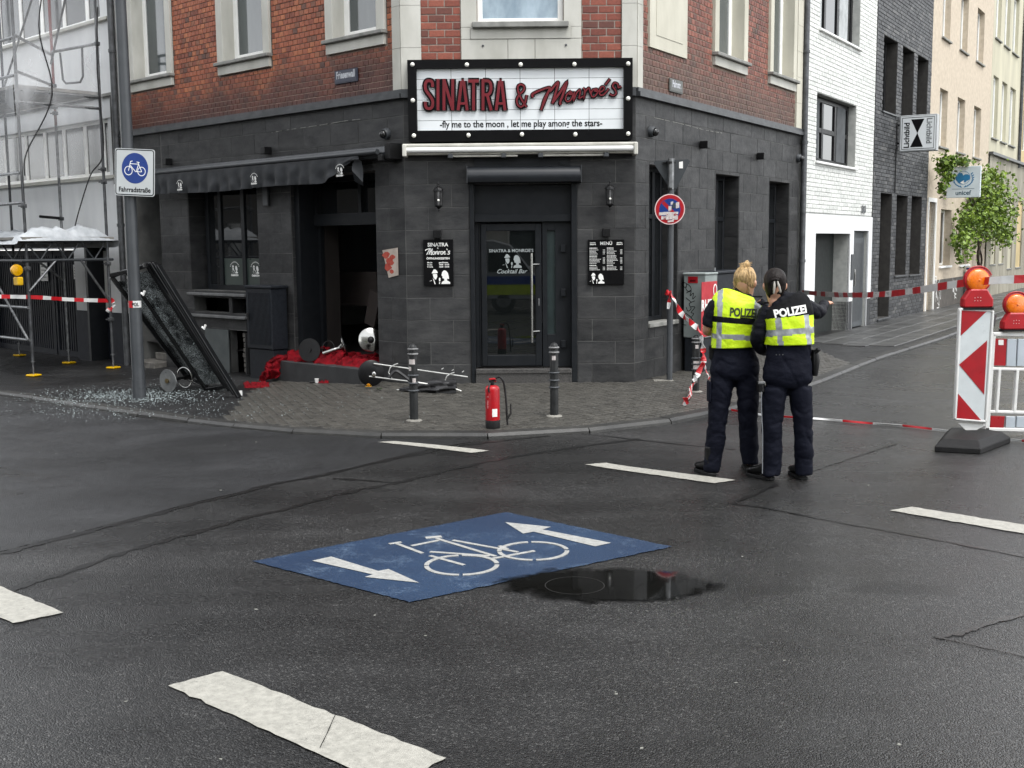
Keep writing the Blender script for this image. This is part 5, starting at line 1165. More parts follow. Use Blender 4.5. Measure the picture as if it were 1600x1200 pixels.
stroke(mb, [E(.49 + .20 * math.cos(a * .2), .635 + .21 * math.sin(a * .2)) for a in range(32)], .012 * w_, O2, S2.e, Z3, S2.n, 0, .002, closed=True)
for s in (-1, 1):
    for k in range(8):
        a = R(-80 + k * 16); c_ = (.49 + s * .27 * math.cos(a), .60 + .27 * math.sin(a)); d_ = (c_[0] + s * .05, c_[1] + .05); stroke(mb, [E(*c_), E(*d_)], .030 * w_, O2, S2.e, Z3, S2.n, 0, .002 + .0002 * k)
    stroke(mb, [E(.49 + s * .27 * math.cos(R(-85 + k * 12)), .60 + .27 * math.sin(R(-85 + k * 12))) for k in range(11)], .014 * w_, O2, S2.e, Z3, S2.n, 0, .0042)
mb.build('emblem', M('emblem_blue', hx('1c6f9c'), hx('17638c'), .4), t, recalc=False)
mb = MB(); poly2(mb, [E(.43, .5), E(.52, .56), (.50 * w_, .48 * h_), E(.56, .5), E(.5, .44), E(.40, .47)], O2, S2.e, Z3, S2.n, .0045); mb.build('emblem_highlight', INKW, t, recalc=False)
mb = MB(); text(mb, 'unicef', S2.P(x0 + .5 * w_, .002, zb + .09 * h_), S2.e, Z3, S2.n, h_ * .2, bold=.003); stroke(mb, [E(.17, .28), E(.83, .28)], .01, O2, S2.e, Z3, S2.n, 0, .002); mb.build('lettering', M('dark_teal_print', hx('30505f'), None, .5), t, recalc=False)
mb = MB()
for b in (.1, .2): mb.tube([S2.P(0, -.05, zb + b * h_), S2.P(x0 + .02, -.05, zb + b * h_)], .025, 8)
mb.build('bracket', GALV, t)
# climbing vine
vn = thing('climbing_vine', 'bushy green climbing vine growing up the beige house behind the charity sign', 'vine', RW.P(21.5, .3, .15))
BARK = M('vine_bark', hx('3f352b'), hx('2b241d'), .9, 20, .3, 60)
mb = MB()
def vpt(px, py, d=.3): u, z = RW.at(px, py, d); return RW.P(u, d, z)
for pts, r_ in ((((1533, 452, .12), (1531, 425, .14), (1528, 400, .15), (1533, 370, .2), (1530, 340, .25), (1520, 310, .3)), (.05, .045, .045, .04, .035, .02)), (((1529, 430, .12), (1534, 405, .15), (1528, 375, .2), (1538, 350, .3), (1555, 330, .4)), (.03, .03, .025, .025, .015)), (((1530, 345, .25), (1510, 300, .25), (1488, 275, .25), (1472, 262, .25)), (.03, .02, .015, .01))):
    mb.tube([vpt(*p) for p in smooth2(pts, 4)], [r_[min(int(i / 4), len(r_) - 1)] for i in range(4 * (len(pts) - 1) + 1)], 7)
mb.build('stem', BARK, vn, smooth=1)
LEAF = NT('vine_leaf'); LEAF.set(Base_Color=LEAF.mix(LEAF.ramp(LEAF.rand(), ((0, 0), (1, 1))), hx('41591c'), hx('7b9430')), Roughness=.5); 
LEAF.b.inputs['Subsurface Weight'].default_value = 0
LEAF = LEAF.m
V, Fc, rv = [], [], []
blobs = [(1535, 300, .5, .62, .5, 330), (1552, 320, .7, .75, .5, 420), (1525, 345, .5, .6, .45, 330), (1510, 355, .35, .5, .3, 180), (1555, 350, .6, .6, .4, 280), (1498, 252, .35, .12, .25, 80), (1474, 258, .15, .28, .2, 90), (1470, 290, .10, .3, .12, 50), (1500, 380, .35, .35, .25, 90), (1565, 370, .45, .35, .3, 110), (1545, 275, .5, .25, .3, 100), (1478, 272, .15, .2, .12, 50), (1497, 400, .1, .25, .15, 25)]
for px, py, su, sz, sd, n_ in blobs:
    u, z = RW.at(px, py, .35)
    for _ in range(int(n_ * 1.7)):
        a, b, c_ = rnd.gauss(0, .5), rnd.gauss(0, .5), rnd.gauss(0, .5); uu, zz, dd = u + a * su * 1.25, z + b * sz * .95, max(.04, .4 + c_ * sd * 1.2)
        k = rnd.uniform(.038, .075); nn = Vector((rnd.gauss(0, 1), rnd.gauss(0, 1), rnd.gauss(.6, 1))).normalized(); t1 = nn.orthogonal().normalized(); t2 = nn.cross(t1); P0 = RW.P(uu, dd, zz); bb = len(V); r1 = rnd.random()
        for q in range(5): ang = q * 2 * math.pi / 5; V.append(P0 + (t1 * math.cos(ang) + t2 * math.sin(ang)) * k * (1 if q % 2 else .8) + nn * (-.02 if q else .02))
        Fc.append((bb, bb + 1, bb + 2, bb + 3, bb + 4)); rv.append(r1)
inv = WM[vn.name].inverted(); me = bpy.data.meshes.new('foliage'); me.from_pydata([tuple(inv @ v) for v in V], [], Fc); me.materials.append(LEAF); me.attributes.new('rnd', 'FLOAT', 'FACE').data.foreach_set('value', rv)
fo = bpy.data.objects.new('foliage', me); col.objects.link(fo); fo.parent = vn; fo['kind'] = 'stuff'
# waste bin beside the vine
t = thing('waste_bin', 'blue topped street waste bin by the beige house behind the barrier', 'bin', RW.P(21.3, .25, .15)); b = RW.P(21.4, .25, 0)
mb = MB(); mb.box(b + Z3 * .72, (.36, .3, .62), RW.ang); mb.build('bin_body', M('bin_blue', hx('3b7fa8'), hx('8fb4c4'), .4, 9), t, bev=.03); mb = MB(); mb.box(b + Z3 * 1.06, (.4, .34, .06), RW.ang); mb.build('lid', M('bin_lid_blue', hx('1b3f74'), None, .4), t, bev=.015); mb = MB(); mb.box(b + Z3 * .26, (.34, .3, .32), RW.ang); mb.build('base', BLACKM, t, bev=.01)

# ------------------------------------------------------------ the other side of the crossing, seen only as reflections and shade
def block(name, label, A, deg, width, height, mat, depth=9):
    wl = Wall(A, deg); b = thing(name, label, 'building', wl.P(width / 2, -depth / 2, 0)); PAR[0] = b
    holes = []; z = 1.0
    while z < height - 2: 
        u = 1.2
        while u < width - 1.8: holes.append((u, u + 1.15, z, z + 1.8)); u += 2.6
        z += 3.2
    mb = MB(); wall_skin(mb, wl, 0, width, -.3, height, [h + (.2,) for h in holes]); mb.build('wall', mat, b, recalc=False)
    mb = MB(); wl.box(mb, 0, width, -depth, -.25, -.3, height); mb.build('core', mat, b); mb = MB(); wl.box(mb, -.1, width + .1, -depth, .2, height, height + .3); mb.build('roof', ZINC, b)
    for h in holes: window(wl, h[0], h[1], h[2], h[3], .18, .07, glass=GLASSU, frm=PVC)
block('opposite_house', 'pale plaster town house across the crossing facing the bar', (15, -13), 180, 30, 12, PLAST)
block('unseen_street_house', 'unseen invented house across the side street, low and dark for its reflections', (52, 66), 238.3, 44, 6.5, M('unseen_dark_wall', hx('4e4b46'), hx('3f3d39'), .9, 2))  # invented house, lowered for open sky, dark so the windows mirror less
block('unseen_terrace', 'unseen terrace added opposite the scaffolded building, low and dark for its reflections', (-15, 5.5), 136.5, 32, 8, M('unseen_dark_wall', 0, 0))  # added unseen; lowered to brighten the left, dark wall dims pane reflections
# police van parked behind the viewpoint; the glass of the bar door mirrors it
t = thing('police_van', 'silver police van with blue and yellow side stripes mirrored in the door glass', 'van', (-2.2, -3, 0)); VS = M('van_silver', hx('9ea3a6'), hx('8f9497'), .3, 2, rr=.05, coat=.5)
prof = [(.62, .35), (.66, .85), (.45, 1.12), (-.15, 1.85), (-.6, 1.98), (-4.3, 1.98), (-4.45, 1.7), (-4.5, .4)]
mb = MB(); mb.prism([(x, -2.1, z) for x, z in prof], (0, -1.9, 0)); bd = mb.build('body', VS, t, bev=.04)
for nm, a, b, z0, z1, mt in (('blue_stripe', -4.49, .60, .78, 1.0, M('police_blue', hx('0d3f9a'), None, .35)), ('yellow_stripe', -4.49, .62, .5, .77, M('police_yellow', hx('c5e000'), None, .35))):
    mb = MB(); mb.prism([(a, -2.095, z0), (b, -2.095, z0), (b - .05, -2.095, z1), (a, -2.095, z1)], (0, .012, 0)); mb.build(nm, mt, t)
for a, b in ((-.05, -.75), (-.85, -2.1), (-2.2, -3.3), (-3.4, -4.35)):
    mb = MB(); mb.prism([(a + (.42 if a > -.1 else 0), -2.095, 1.12), (b, -2.095, 1.12), (b, -2.095, 1.72), (a, -2.095, 1.72)], (0, .01, 0)); mb.build('side_window', GLASSD, t)
for x in (-.35, -3.6):
    for y in (-2.12, -3.95): mb = MB(); mb.lathe((x, y, .34), [(.33, 0), (.34, .1), (.3, .2)], 24, (0, -1, 0)); w_ = mb.build('wheel', RUBBER, t, smooth=40); mb = MB(); mb.lathe((x, y + .01, .34), [(.2, 0), (.19, .01)], 16, (0, 1, 0)); mb.build('rim', GALV, w_)
mb = MB(); mb.box((-1.2, -3, 2.04), (.3, 1.3, .12)); mb.build('light_bar', M('beacon_blue', hx('1a3fc0'), None, .2), t, bev=.03)
# ------------------------------------------------------------ street furniture
ex_, ey_, ez_ = Vector((1, 0, 0)), Vector((0, 1, 0)), Vector((0, 0, 1)); FN = Vector((0, -1, 0))
def at_y(px, py, y): return AT(px, py, y)
B = G(218, 622, .12); t = thing('street_pole', 'tall grey steel street pole standing in the broken glass', 'pole', B)
mb = MB(); mb.tube([B + ez_ * .22, B + ez_ * 9], [.078, .055], 20); mb.build('pole', GREYM, t, smooth=1)
mb = MB(); mb.tube([B + ez_ * -.05, B + ez_ * .235], .084, 20); mb.build('base_sleeve', GREYM, t, smooth=1)
py_ = B.y - .10; cc = at_y(211, 269.5, py_); a = R(-3.0); sx = Vector((math.cos(a), 0, math.sin(a))); sy = Vector((-math.sin(a), 0, math.cos(a)))
def rrect(w_, h_, r_, n=5):
    out = []
    for cx, cy, a0 in ((w_ / 2 - r_, h_ / 2 - r_, 0), (-w_ / 2 + r_, h_ / 2 - r_, 90), (-w_ / 2 + r_, -h_ / 2 + r_, 180), (w_ / 2 - r_, -h_ / 2 + r_, 270)):
        for k in range(n): out.append((cx + r_ * math.cos(R(a0 + 90 * k / (n - 1))), cy + r_ * math.sin(R(a0 + 90 * k / (n - 1)))))
    return out
t = thing('cycle_street_sign', 'white sign with blue bicycle disc reading Fahrradstrasse on the street pole', 'sign', cc)
W3 = lambda p, d=0: cc + sx * p[0] + sy * p[1] + FN * d
mb = MB(); mb.prism([W3(p) for p in rrect(.482, .565, .03)], FN * .012); mb.build('plate', WHR if False else M('sign_white', hx('b9bdbd'), hx('adb1b1'), .35, 3), t)
mb = MB(); stroke(mb, rrect(.455, .537, .025), .011, cc, sx, sy, FN, .012, .0128, closed=True); mb.build('border', INK, t, recalc=False)
mb = MB(); mb.prism([W3((.003 + .160 * math.cos(k * math.pi / 20), .050 + .184 * math.sin(k * math.pi / 20)), .012) for k in range(40)], FN * .0012); mb.build('disc', BLUES, t)
mb = MB(); K_ = lambda x, y: ((x - 480) / 12 * .00795 + .003, -(y - 530) / 12 * .00795 + .050)
for c_, in (((362, 577),), ((600, 583),)): stroke(mb, [K_(c_[0] + 70 * math.cos(k * .4), c_[1] + 78 * math.sin(k * .4)) for k in range(16)], .008, cc, sx, sy, FN, .013, .0138, closed=True)
for i, l in enumerate(([(362, 580), (395, 430), (400, 410), (436, 400)], [(395, 450), (540, 455)], [(395, 480), (490, 590), (600, 590)], [(505, 590), (545, 455)], [(540, 440), (605, 590)], [(510, 415), (565, 425)], [(538, 425), (540, 450)])): stroke(mb, [K_(*p) for p in l], .008, cc, sx, sy, FN, .013, .0140 + i * .0002)
mb.build('bicycle_symbol', INKW, t, recalc=False)
mb = MB(); text(mb, 'Fahrradstra\u00dfe', cc + sy * -.235 + FN * .013, sx, sy, FN, .082, bold=.002, xs=.84); mb.build('lettering', INK, t, recalc=False)
mb = MB()
for z in (-.2, .18): mb.lathe(Vector((B.x, B.y, cc.z + z)), [(.083, 0), (.083, .03)], 16)
mb.build('clamp', GALV, t, smooth=30)

RWT = None
def ribbon(name, label, pts, width=.07, seg=.22, twist=0.0, grp=None, wmul=None, text_on=False, start=0):
    P = [Vector(p) for p in smooth2([tuple(p) for p in pts], 10)]; t = thing(name, label, 'tape', P[0], group=grp)
    acc = 0; cols = ([], []); v = []; 
    for i, p in enumerate(P):
        tt = (P[min(i + 1, len(P) - 1)] - P[max(i - 1, 0)]).normalized(); up = Vector((0, 0, 1)); up = (up - tt * up.dot(tt)); up = up.normalized() if up.length > .05 else Vector((1, 0, 0))
        side = tt.cross(up); an = twist * math.sin(i * .45 + len(P)) + twist * .6 * math.sin(i * .17); q = up * math.cos(an) + side * math.sin(an); w2 = width / 2 * (wmul[min(int(i / 10), len(wmul) - 1)] if wmul else 1) * (1 - .25 * abs(noise.noise(p * 3)) * (1 if twist else 0))
        v.append((p + q * w2, p - q * w2, acc)); acc += (P[min(i + 1, len(P) - 1)] - p).length
    mbs = (MB(), MB())
    for i in range(len(v) - 1):
        a, b = v[i], v[i + 1]; k = int((a[2] + start) / seg) % 2; n_ = (b[0] - a[0]).cross(a[1] - a[0]).normalized() * .0015
        mbs[k].add([a[0] - n_, a[1] - n_, b[1] - n_, b[0] - n_, a[0] + n_, a[1] + n_, b[1] + n_, b[0] + n_], [(0, 1, 2, 3), (7, 6, 5, 4), (0, 4, 5, 1), (2, 6, 7, 3), (1, 5, 6, 2), (3, 7, 4, 0)])
    for m, mt, nm in zip(mbs, (M('tape_red', hx('c01822'), hx('a8121c'), .4, 8), M('tape_white', hx('dcdcda'), hx('c8c8c6'), .4, 8)), ('red_stripe', 'white_stripe')):
        if m.v: o = m.build(nm, mt, t); o['kind'] = 'stuff'
    if text_on:
        mb = MB(); acc = 0
        for i in range(len(P) - 6):
            d0 = v[i][2] + start
            if int(d0 / seg) % 2 == 1 and int((v[i - 1][2] + start) / seg) % 2 == 0:
                tt = (P[i + 5] - P[i]).normalized(); text(mb, 'POLIZEI', P[i] + tt * .04 - ez_ * width * .22 + Vector((0, -.006, 0)), tt, ez_, FN, width * .62, 'LEFT', bold=.001, xs=.8)
        if mb.v: mb.build('lettering', INK, t, recalc=False)
    return t
# tape round the pole
t = thing('pole_tape', 'red and white police tape wound round the grey street pole', 'tape', B + ez_ * 1.0); zc = at_y(215, 475, B.y).z
mb = MB(); mb.tube([Vector((B.x, B.y, zc - .042)), Vector((B.x, B.y, zc + .042))], .076, 20, caps=False); mb.build('white_stripe', M('tape_white', 0, 0), t, smooth=1, recalc=False)
mb = MB(); 
for k in range(6): a0, a1 = R(185 + k * 14), R(185 + (k + 1) * 14); mb.add([Vector((B.x + .0772 * math.cos(a), B.y + .0772 * math.sin(a), z)) for a, z in ((a0, zc - .0421), (a1, zc - .0421), (a1, zc + .0421), (a0, zc + .0421))], [(0, 1, 2, 3)])
mb.build('red_stripe', M('tape_red', 0, 0), t, recalc=False)
mb = MB(); text(mb, 'POL', Vector((B.x + .03, B.y - .0795, zc - .022)), ex_, ez_, FN, .06, bold=.002, xs=.8); mb.build('lettering', INK, t, recalc=False)

# no stopping sign post
B2 = G(1046, 594, .12); t = thing('sign_post', 'slim grey sign post standing before the first dark window on the right', 'pole', B2)
zt = at_y(1046, 249, B2.y).z; mb = MB(); mb.tube([B2 - ez_ * .03, B2 + ez_ * (zt - B2.z)], .038, 14); mb.build('post', GREYM, t, smooth=1)
mb = MB(); mb.tube([Vector((B2.x, B2.y, at_y(0, 305, B2.y).z)), Vector((B2.x, B2.y, zt + .01))], .040, 14); mb.build('bare_metal_top', GALV, t, smooth=1)
mb = MB(); mb.box(B2 + Vector((-.08, -.02, -.005)), (.25, .14, .02)); mb.build('mortar_patch', M('pale_mortar_patch', hx('8d8a82'), hx('6b6963'), .8, 14), t)
cc = at_y(1049, 275, B2.y + .06); t = thing('yield_sign', 'yield sign seen from its dark grey back, point down, on the sign post', 'sign', cc)
tri = [at_y(px, py, B2.y + .06) for px, py in ((1021, 254), (1024, 251), (1075, 249), (1078, 252), (1055, 299), (1050, 300))]
mb = MB(); mb.prism(tri, (0, .012, 0)); mb.build('plate', M('sign_back_grey', hx('34383b'), hx('2b2f32'), .45, 6), t)
mb = MB()
for py in (256, 297): c = at_y(1046, py, B2.y); mb.lathe(c, [(.048, 0), (.048, .028)], 14); mb.bar(c + Vector((-.08, .04, .014)), c + Vector((.08, .04, .014)), .02)
mb.build('clamp', BLACKM, t, smooth=30)
mb = MB(); s0 = [at_y(px, py, B2.y + .055) for px, py in ((1061, 253), (1067, 252), (1067, 263), (1061, 263))]; mb.prism(s0, (0, -.001, 0)); mb.build('sticker', INKW, t)
cc = at_y(1046.5, 327, B2.y - .055); t = thing('no_stopping_sign', 'round red and blue no stopping sign covered in white stickers', 'sign', cc)
Cn = lambda r_, d: [cc + Vector((r_ * math.cos(k * math.pi / 20), -d, r_ * math.sin(k * math.pi / 20))) for k in range(40)]
r0_ = 23.4 * cc.y / 1800
mb = MB(); mb.prism(Cn(r0_, 0), FN * .01); mb.build('plate', M('pink_white_rim', hx('d8c2c0'), hx('cdb4b2'), .35, 5), t)
mb = MB(); mb.prism(Cn(r0_ * .94, .01), FN * .001); mb.build('red_ring', REDR, t)
mb = MB(); mb.prism(Cn(r0_ * .70, .011), FN * .001); mb.build('blue_disc', BLUES, t)
mb = MB(); q = r0_ * .66
for s in (1,): stroke(mb, [(-q * .71, q * .71), (q * .71, -q * .71)], r0_ * .22, cc, ex_, ez_, FN, .012, .0128)
mb.build('red_bar', REDR, t, recalc=False)
mb = MB(); STK = M('sticker_white', hx('c9c3bf'), hx('a39a98'), .5, 60); ST2 = M('sticker_dark', hx('26333a'), None, .5)
for i, (a, b, w_, h_) in enumerate(((-.35, -.28, .75, .2), (.28, -.26, .55, .16), (0, -.5, .5, .34), (-.42, -.55, .3, .22), (.35, -.55, .36, .28), (.05, -.78, .4, .12), (.0, .06, .2, .3), (.13, .4, .16, .2), (.5, .26, .22, .38))):
    mb.prism([cc + Vector((r0_ * (a + x * w_ / 2), -.0135 - i * .0004, r0_ * (b + z * h_ / 2 + x * .02))) for x, z in ((-1, -1), (1, -1), (1, 1), (-1, 1))], FN * .0003)
mb.build('sticker', STK, t)
mb = MB(); mb.prism([cc + Vector((r0_ * x, -.0175, r0_ * z)) for x, z in ((.12, .05), (.34, .08), (.36, .4), (.2, .42))], FN * .0004); mb.build('sticker', ST2, t)
mb = MB(); graf = random.Random(4)
for k in range(12): x, z = graf.uniform(-.5, .4), graf.uniform(-.7, -.2); stroke(mb, [(r0_ * x, r0_ * z), (r0_ * (x + graf.uniform(-.1, .15)), r0_ * (z + graf.uniform(-.1, .1)))], .006, cc, ex_, ez_, FN, .0175, .0178 + k * .0001)
mb.build('sticker_print', M('sticker_pink_print', hx('a33a3c'), None, .5), t, recalc=False)

def bollard(base, h, label, stickers=()):
    t = thing('bollard', label, 'bollard', base, group='round topped bollards along the kerb'); k = h / .78; r = .043
    prof = [(r * 1.0, 0), (r * 1.0, .27 * k)]
    mb = MB(); mb.lathe(base, [(r, -.02), (r, h - .05)] + [(r * math.cos(a), h - .05 + .05 * math.sin(a)) for a in (.3, .7, 1.1, 1.4)], 20); mb.build('post', M('bollard_paint', (.010, .011, .0115), (.024, .025, .025), .45, 12, rr=.15, spec=.3), t, smooth=1)
    for z in (.30, .375, .455, .67, .72):
        mb = MB(); mb.lathe(base + ez_ * z * k, [(r, -.004), (r + .010, 0), (r + .012, .008), (r + .008, .014), (r, .016)], 20); mb.build('ring', GREYM if z < .5 else M('worn_ring', (.12, .12, .12), (.2, .2, .2), .4, 12), t, smooth=60)
    mb = MB(); mb.lathe(base, [(.085, -.005), (.08, .006), (.05, .014)], 12); mb.build('collar', M('pale_mortar_patch', 0, 0), t, smooth=60)
    for i, (z, a0, a1, hh) in enumerate(stickers):
        mb = MB(); n = 5
        for j in range(n): x0, x1 = R(a0 + (a1 - a0) * j / n), R(a0 + (a1 - a0) * (j + 1) / n); mb.add([base + Vector(((r + .001) * math.cos(a), (r + .001) * math.sin(a), (z + s * hh / 2) * k)) for a, s in ((x0, -1), (x1, -1), (x1, 1), (x0, 1))], [(0, 1, 2, 3)])
        mb.build('sticker', STK, t, smooth=60, recalc=False)
for px, py, pt, lab, st in ((647, 657, 537, 'bollard with small white stickers left of the fire extinguisher', ((.6, 215, 300, .05), (.53, 200, 250, .04), (.41, 265, 310, .05))), (866, 650, 535, 'bollard with one round white sticker right of the fire extinguisher', ((.62, 240, 290, .045),)), (1087, 612, 523, 'bollard with graffiti sticker and tape beside the pale grey cabinet', ((.36, 215, 325, .13), (.62, 250, 300, .05), (.2, 220, 280, .06)))):
    b_ = G(px, py, .118); h = at_y(px, pt, b_.y).z - b_.z; bollard(b_, h, lab, st)

# fire extinguisher
E0 = G(770, 668.5, .12); t = thing('fire_extinguisher', 'red fire extinguisher with black hose standing on the kerb edge', 'fire extinguisher', E0)
s_ = E0.y / 1800; rb_ = 11.4 * s_; hb = 66 * s_
mb = MB(); mb.lathe(E0 + ez_ * .065, [(rb_ * .97, 0), (rb_, .01), (rb_, hb - .095), (rb_ * .97, hb - .08), (rb_ * .86, hb - .066), (rb_ * .55, hb - .055), (rb_ * .3, hb - .052)], 28); mb.build('cylinder', REDP, t, smooth=50)
mb = MB(); mb.lathe(E0, [(rb_ * .98, 0), (rb_ * 1.02, .008), (rb_ * 1.02, .075), (rb_ * .99, .08)], 28); mb.build('base_ring', RUBBER, t, smooth=50)
mb = MB(); tp = E0 + ez_ * (hb + .012); mb.lathe(tp, [(.018, -.01), (.02, .03), (.014, .045)], 12); mb.bar(tp + Vector((-.03, 0, .035)), tp + Vector((.035, -.01, .05)), .022, .014); mb.build('valve', BLACKM, t, smooth=30)
mb = MB(); mb.bar(tp + Vector((-.03, -.005, .058)), tp + Vector((.03, -.01, .062)), .026, .016); mb.bar(tp + Vector((.025, 0, .06)), tp + Vector((.028, 0, .03)), .02, .02); mb.build('lever', REDP, t, bev=.003)
mb = MB(); mb.tube([tp + Vector((-.02, -.02, .02)), tp + Vector((-.035, -rb_ * .9, -.02)), tp + Vector((-.03, -rb_ - .004, -.06))], .009, 8); mb.build('pin_strap', BLACKM, t)
mb = MB(); hose = [at_y(px, py, E0.y + dy) for px, py, dy in ((773, 592, 0), (780, 589, 0), (786, 595, -.01), (789, 610, 0), (791, 630, .0), (792, 645, 0))]; mb.tube([tuple(p) for p in smooth2([tuple(p) for p in hose], 6)], .0095, 10); mb.build('hose', RUBBER, t, smooth=1)
mb = MB(); mb.tube([at_y(791.5, 640, E0.y), at_y(793, 664, E0.y)], [.012, .009], 10); mb.tube([at_y(793, 654, E0.y), at_y(798, 646, E0.y), at_y(798, 631, E0.y)], [.009, .008, .006], 8); mb.build('nozzle', RUBBER, t, smooth=1)
mb = MB()
for j in range(6): a0, a1 = R(268 + j * 7), R(268 + (j + 1) * 7); mb.add([E0 + Vector(((rb_ + .001) * math.cos(a), (rb_ + .001) * math.sin(a), z)) for a, z in ((a0, .115), (a1, .115), (a1, .19), (a0, .19))], [(0, 1, 2, 3)])
mb.build('label_sticker', INKW, t, smooth=60, recalc=False)
mb = MB(); [mb.box(E0 + Vector((-rb_ * .62, -rb_ * .80, .20 + k * .016)), (.008, .003, .009 + .003 * (k % 2)), .6) for k in range(5)]; mb.sphere(E0 + Vector((-rb_ * .6, -rb_ * .8, .305)), .006, 6)
mb.build('print', M('pink_print', hx('d8a0a0'), None, .5), t, recalc=False)

# dark street cabinet at the left wall
c = G(428, 593, .12); cd0 = (c - LW.A).dot(LW.n); cu = (c - LW.A).dot(LW.e); z0 = c.z; ul = LW.at(388, 580, cd0)[0]; zt = LW.at(427, 447, cd0)[1]; zs = LW.at(427, 547, cd0)[1]
t = thing('street_cabinet', 'dark scratched utility cabinet between the bar window and the smashed entrance', 'cabinet', LW.P((cu + ul) / 2, cd0 / 2, z0))
mb = MB(); LW.box(mb, cu + .015, ul - .015, .05, cd0 - .02, z0 - .05, zs - .008); mb.build('base', CABD, t, bev=.006)
mb = MB(); LW.box(mb, cu, ul, .04, cd0, zs, zt - .04); bd = mb.build('body', CABD, t, bev=.006)
n = 18
for i in range(n):
    a = cu + .05 + (ul - cu - .1) * i / n; mb = MB(); LW.box(mb, a, a + (ul - cu - .1) / n * .5, cd0 - .001, cd0 + .010, zs + .06, zt - .1); mb.build('rib', CABD, bd)
mb = MB(); LW.box(mb, cu - .02, ul + .02, .02, cd0 + .02, zt - .04, zt); mb.build('lid', CABD, t, bev=.01)
mb = MB(); LW.box(mb, ul - .1, ul - .05, cd0 + .008, cd0 + .03, (zs + zt) / 2 - .05, (zs + zt) / 2 + .06); mb.build('handle', BLACKM, t, bev=.005)
# cabinets at the right wall
cd0 = .36; cu = 1.42; z0 = .12; ur = RW.at(1121, 425, cd0)[0]; zt = RW.at(1093, 427, cd0)[1]; zb = RW.at(1093, 530, cd0)[1]
t = thing('utility_cabinet', 'pale grey utility cabinet with black tag graffiti and red poster by the sign post', 'cabinet', RW.P(cu, cd0 / 2, z0))
mb = MB(); RW.box(mb, cu + .02, ur - .02, .06, cd0 - .02, z0 - .05, zb - .004); mb.build('base', CABD, t, bev=.006)
mb = MB(); RW.box(mb, cu, ur, .05, cd0, zb, zt - .03); mb.build('body', CABG, t, bev=.006); mb = MB(); RW.box(mb, cu - .015, ur, .035, cd0 + .015, zt - .03, zt); mb.build('lid', CABG, t, bev=.01)
pe = Wall((RW.P(cu, .05, 0).x, RW.P(cu, .05, 0).y), 58.3 - 90)     # end face, seen from the crossing
mb = MB(); K3 = lambda x, y: pe.at(1020 + x / 5, 400 + y / 5)
for i, l in enumerate(([(230, 205), (262, 215), (258, 250), (228, 222), (232, 210)], [(262, 215), (290, 235), (300, 262), (285, 280), (262, 262), (258, 235)], [(262, 290), (300, 268), (292, 310), (318, 290), (312, 335), (335, 312)], [(258, 325), (300, 360)], [(330, 350), (285, 372), (300, 410), (275, 430), (262, 400)], [(300, 395), (330, 400), (300, 440), (320, 450), (300, 480)], [(255, 445), (290, 470), (315, 500)], [(230, 535), (262, 540)], [(285, 500), (310, 520)])):
    stroke(mb, [Vector(q) for q in smooth2([K3(*p) for p in l], 4)], .009, pe.P(0, 0, 0), pe.e, Z3, pe.n, .001, .002 + i * .0002)
mb.build('graffiti', INK, t, recalc=False)
mb = MB(); a, b = K3(276, 160), K3(352, 212); pe.box(mb, a[0], b[0], .001, .004, b[1], a[1]); mb.build('red_label', REDR, t)
mb = MB(); [pe.box(mb, a[0] + .03 + k * (b[0] - a[0] - .06) / 6, a[0] + .03 + (k + .7) * (b[0] - a[0] - .06) / 6, .004, .0055, b[1] + .02, b[1] + .04 + .008 * (k % 2)) for k in range(6)]; mb.build('lettering', INK, t, recalc=False)
q0, q1 = RW.at(1096, 440, cd0), RW.at(1119, 520, cd0)
mb = MB(); RW.box(mb, q0[0], q1[0], cd0 + .001, cd0 + .005, zb + .02, zt - .12); mb.build('poster', M('red_poster', hx('a01c28'), hx('b4323a'), .5, 6), t)
mb = MB(); um = (q0[0] + q1[0]) / 2; text(mb, 'RHEIN', RW.P(um, cd0 + .007, zt - .50), RW.right, Z3, RW.n, .2, bold=.008); text(mb, 'in dir', RW.P(um, cd0 + .007, zt - .62), RW.right, Z3, RW.n, .12, bold=.004)
stroke(mb, [(math.cos(k * .45) * .06, math.sin(k * .45) * .075) for k in range(14)], .02, RW.P(um + .2, cd0 + .001, zt - .24), RW.right, Z3, RW.n, .005, .007, closed=True); mb.build('lettering', INKW, t, recalc=False)
t = thing('utility_cabinet', 'dark grey utility cabinet behind the pale one, close to the officers', 'cabinet', RW.P(ur + .4, cd0 / 2, z0))
mb = MB(); RW.box(mb, ur + .03, ur + 1.1, .05, cd0 - .03, z0 - .05, zt - .03); mb.build('body', CABD, t, bev=.01); mb = MB(); RW.box(mb, ur + .02, ur + 1.12, .04, cd0 - .01, zt - .03, zt + .01); mb.build('lid', CABD, t, bev=.01); mb = MB(); mb.tube([RW.P(ur + .05, cd0 - .06, zt), RW.P(ur + .05, cd0 - .06, zt + .06)], .012, 6); mb.build('lifting_eye', GALV, t)

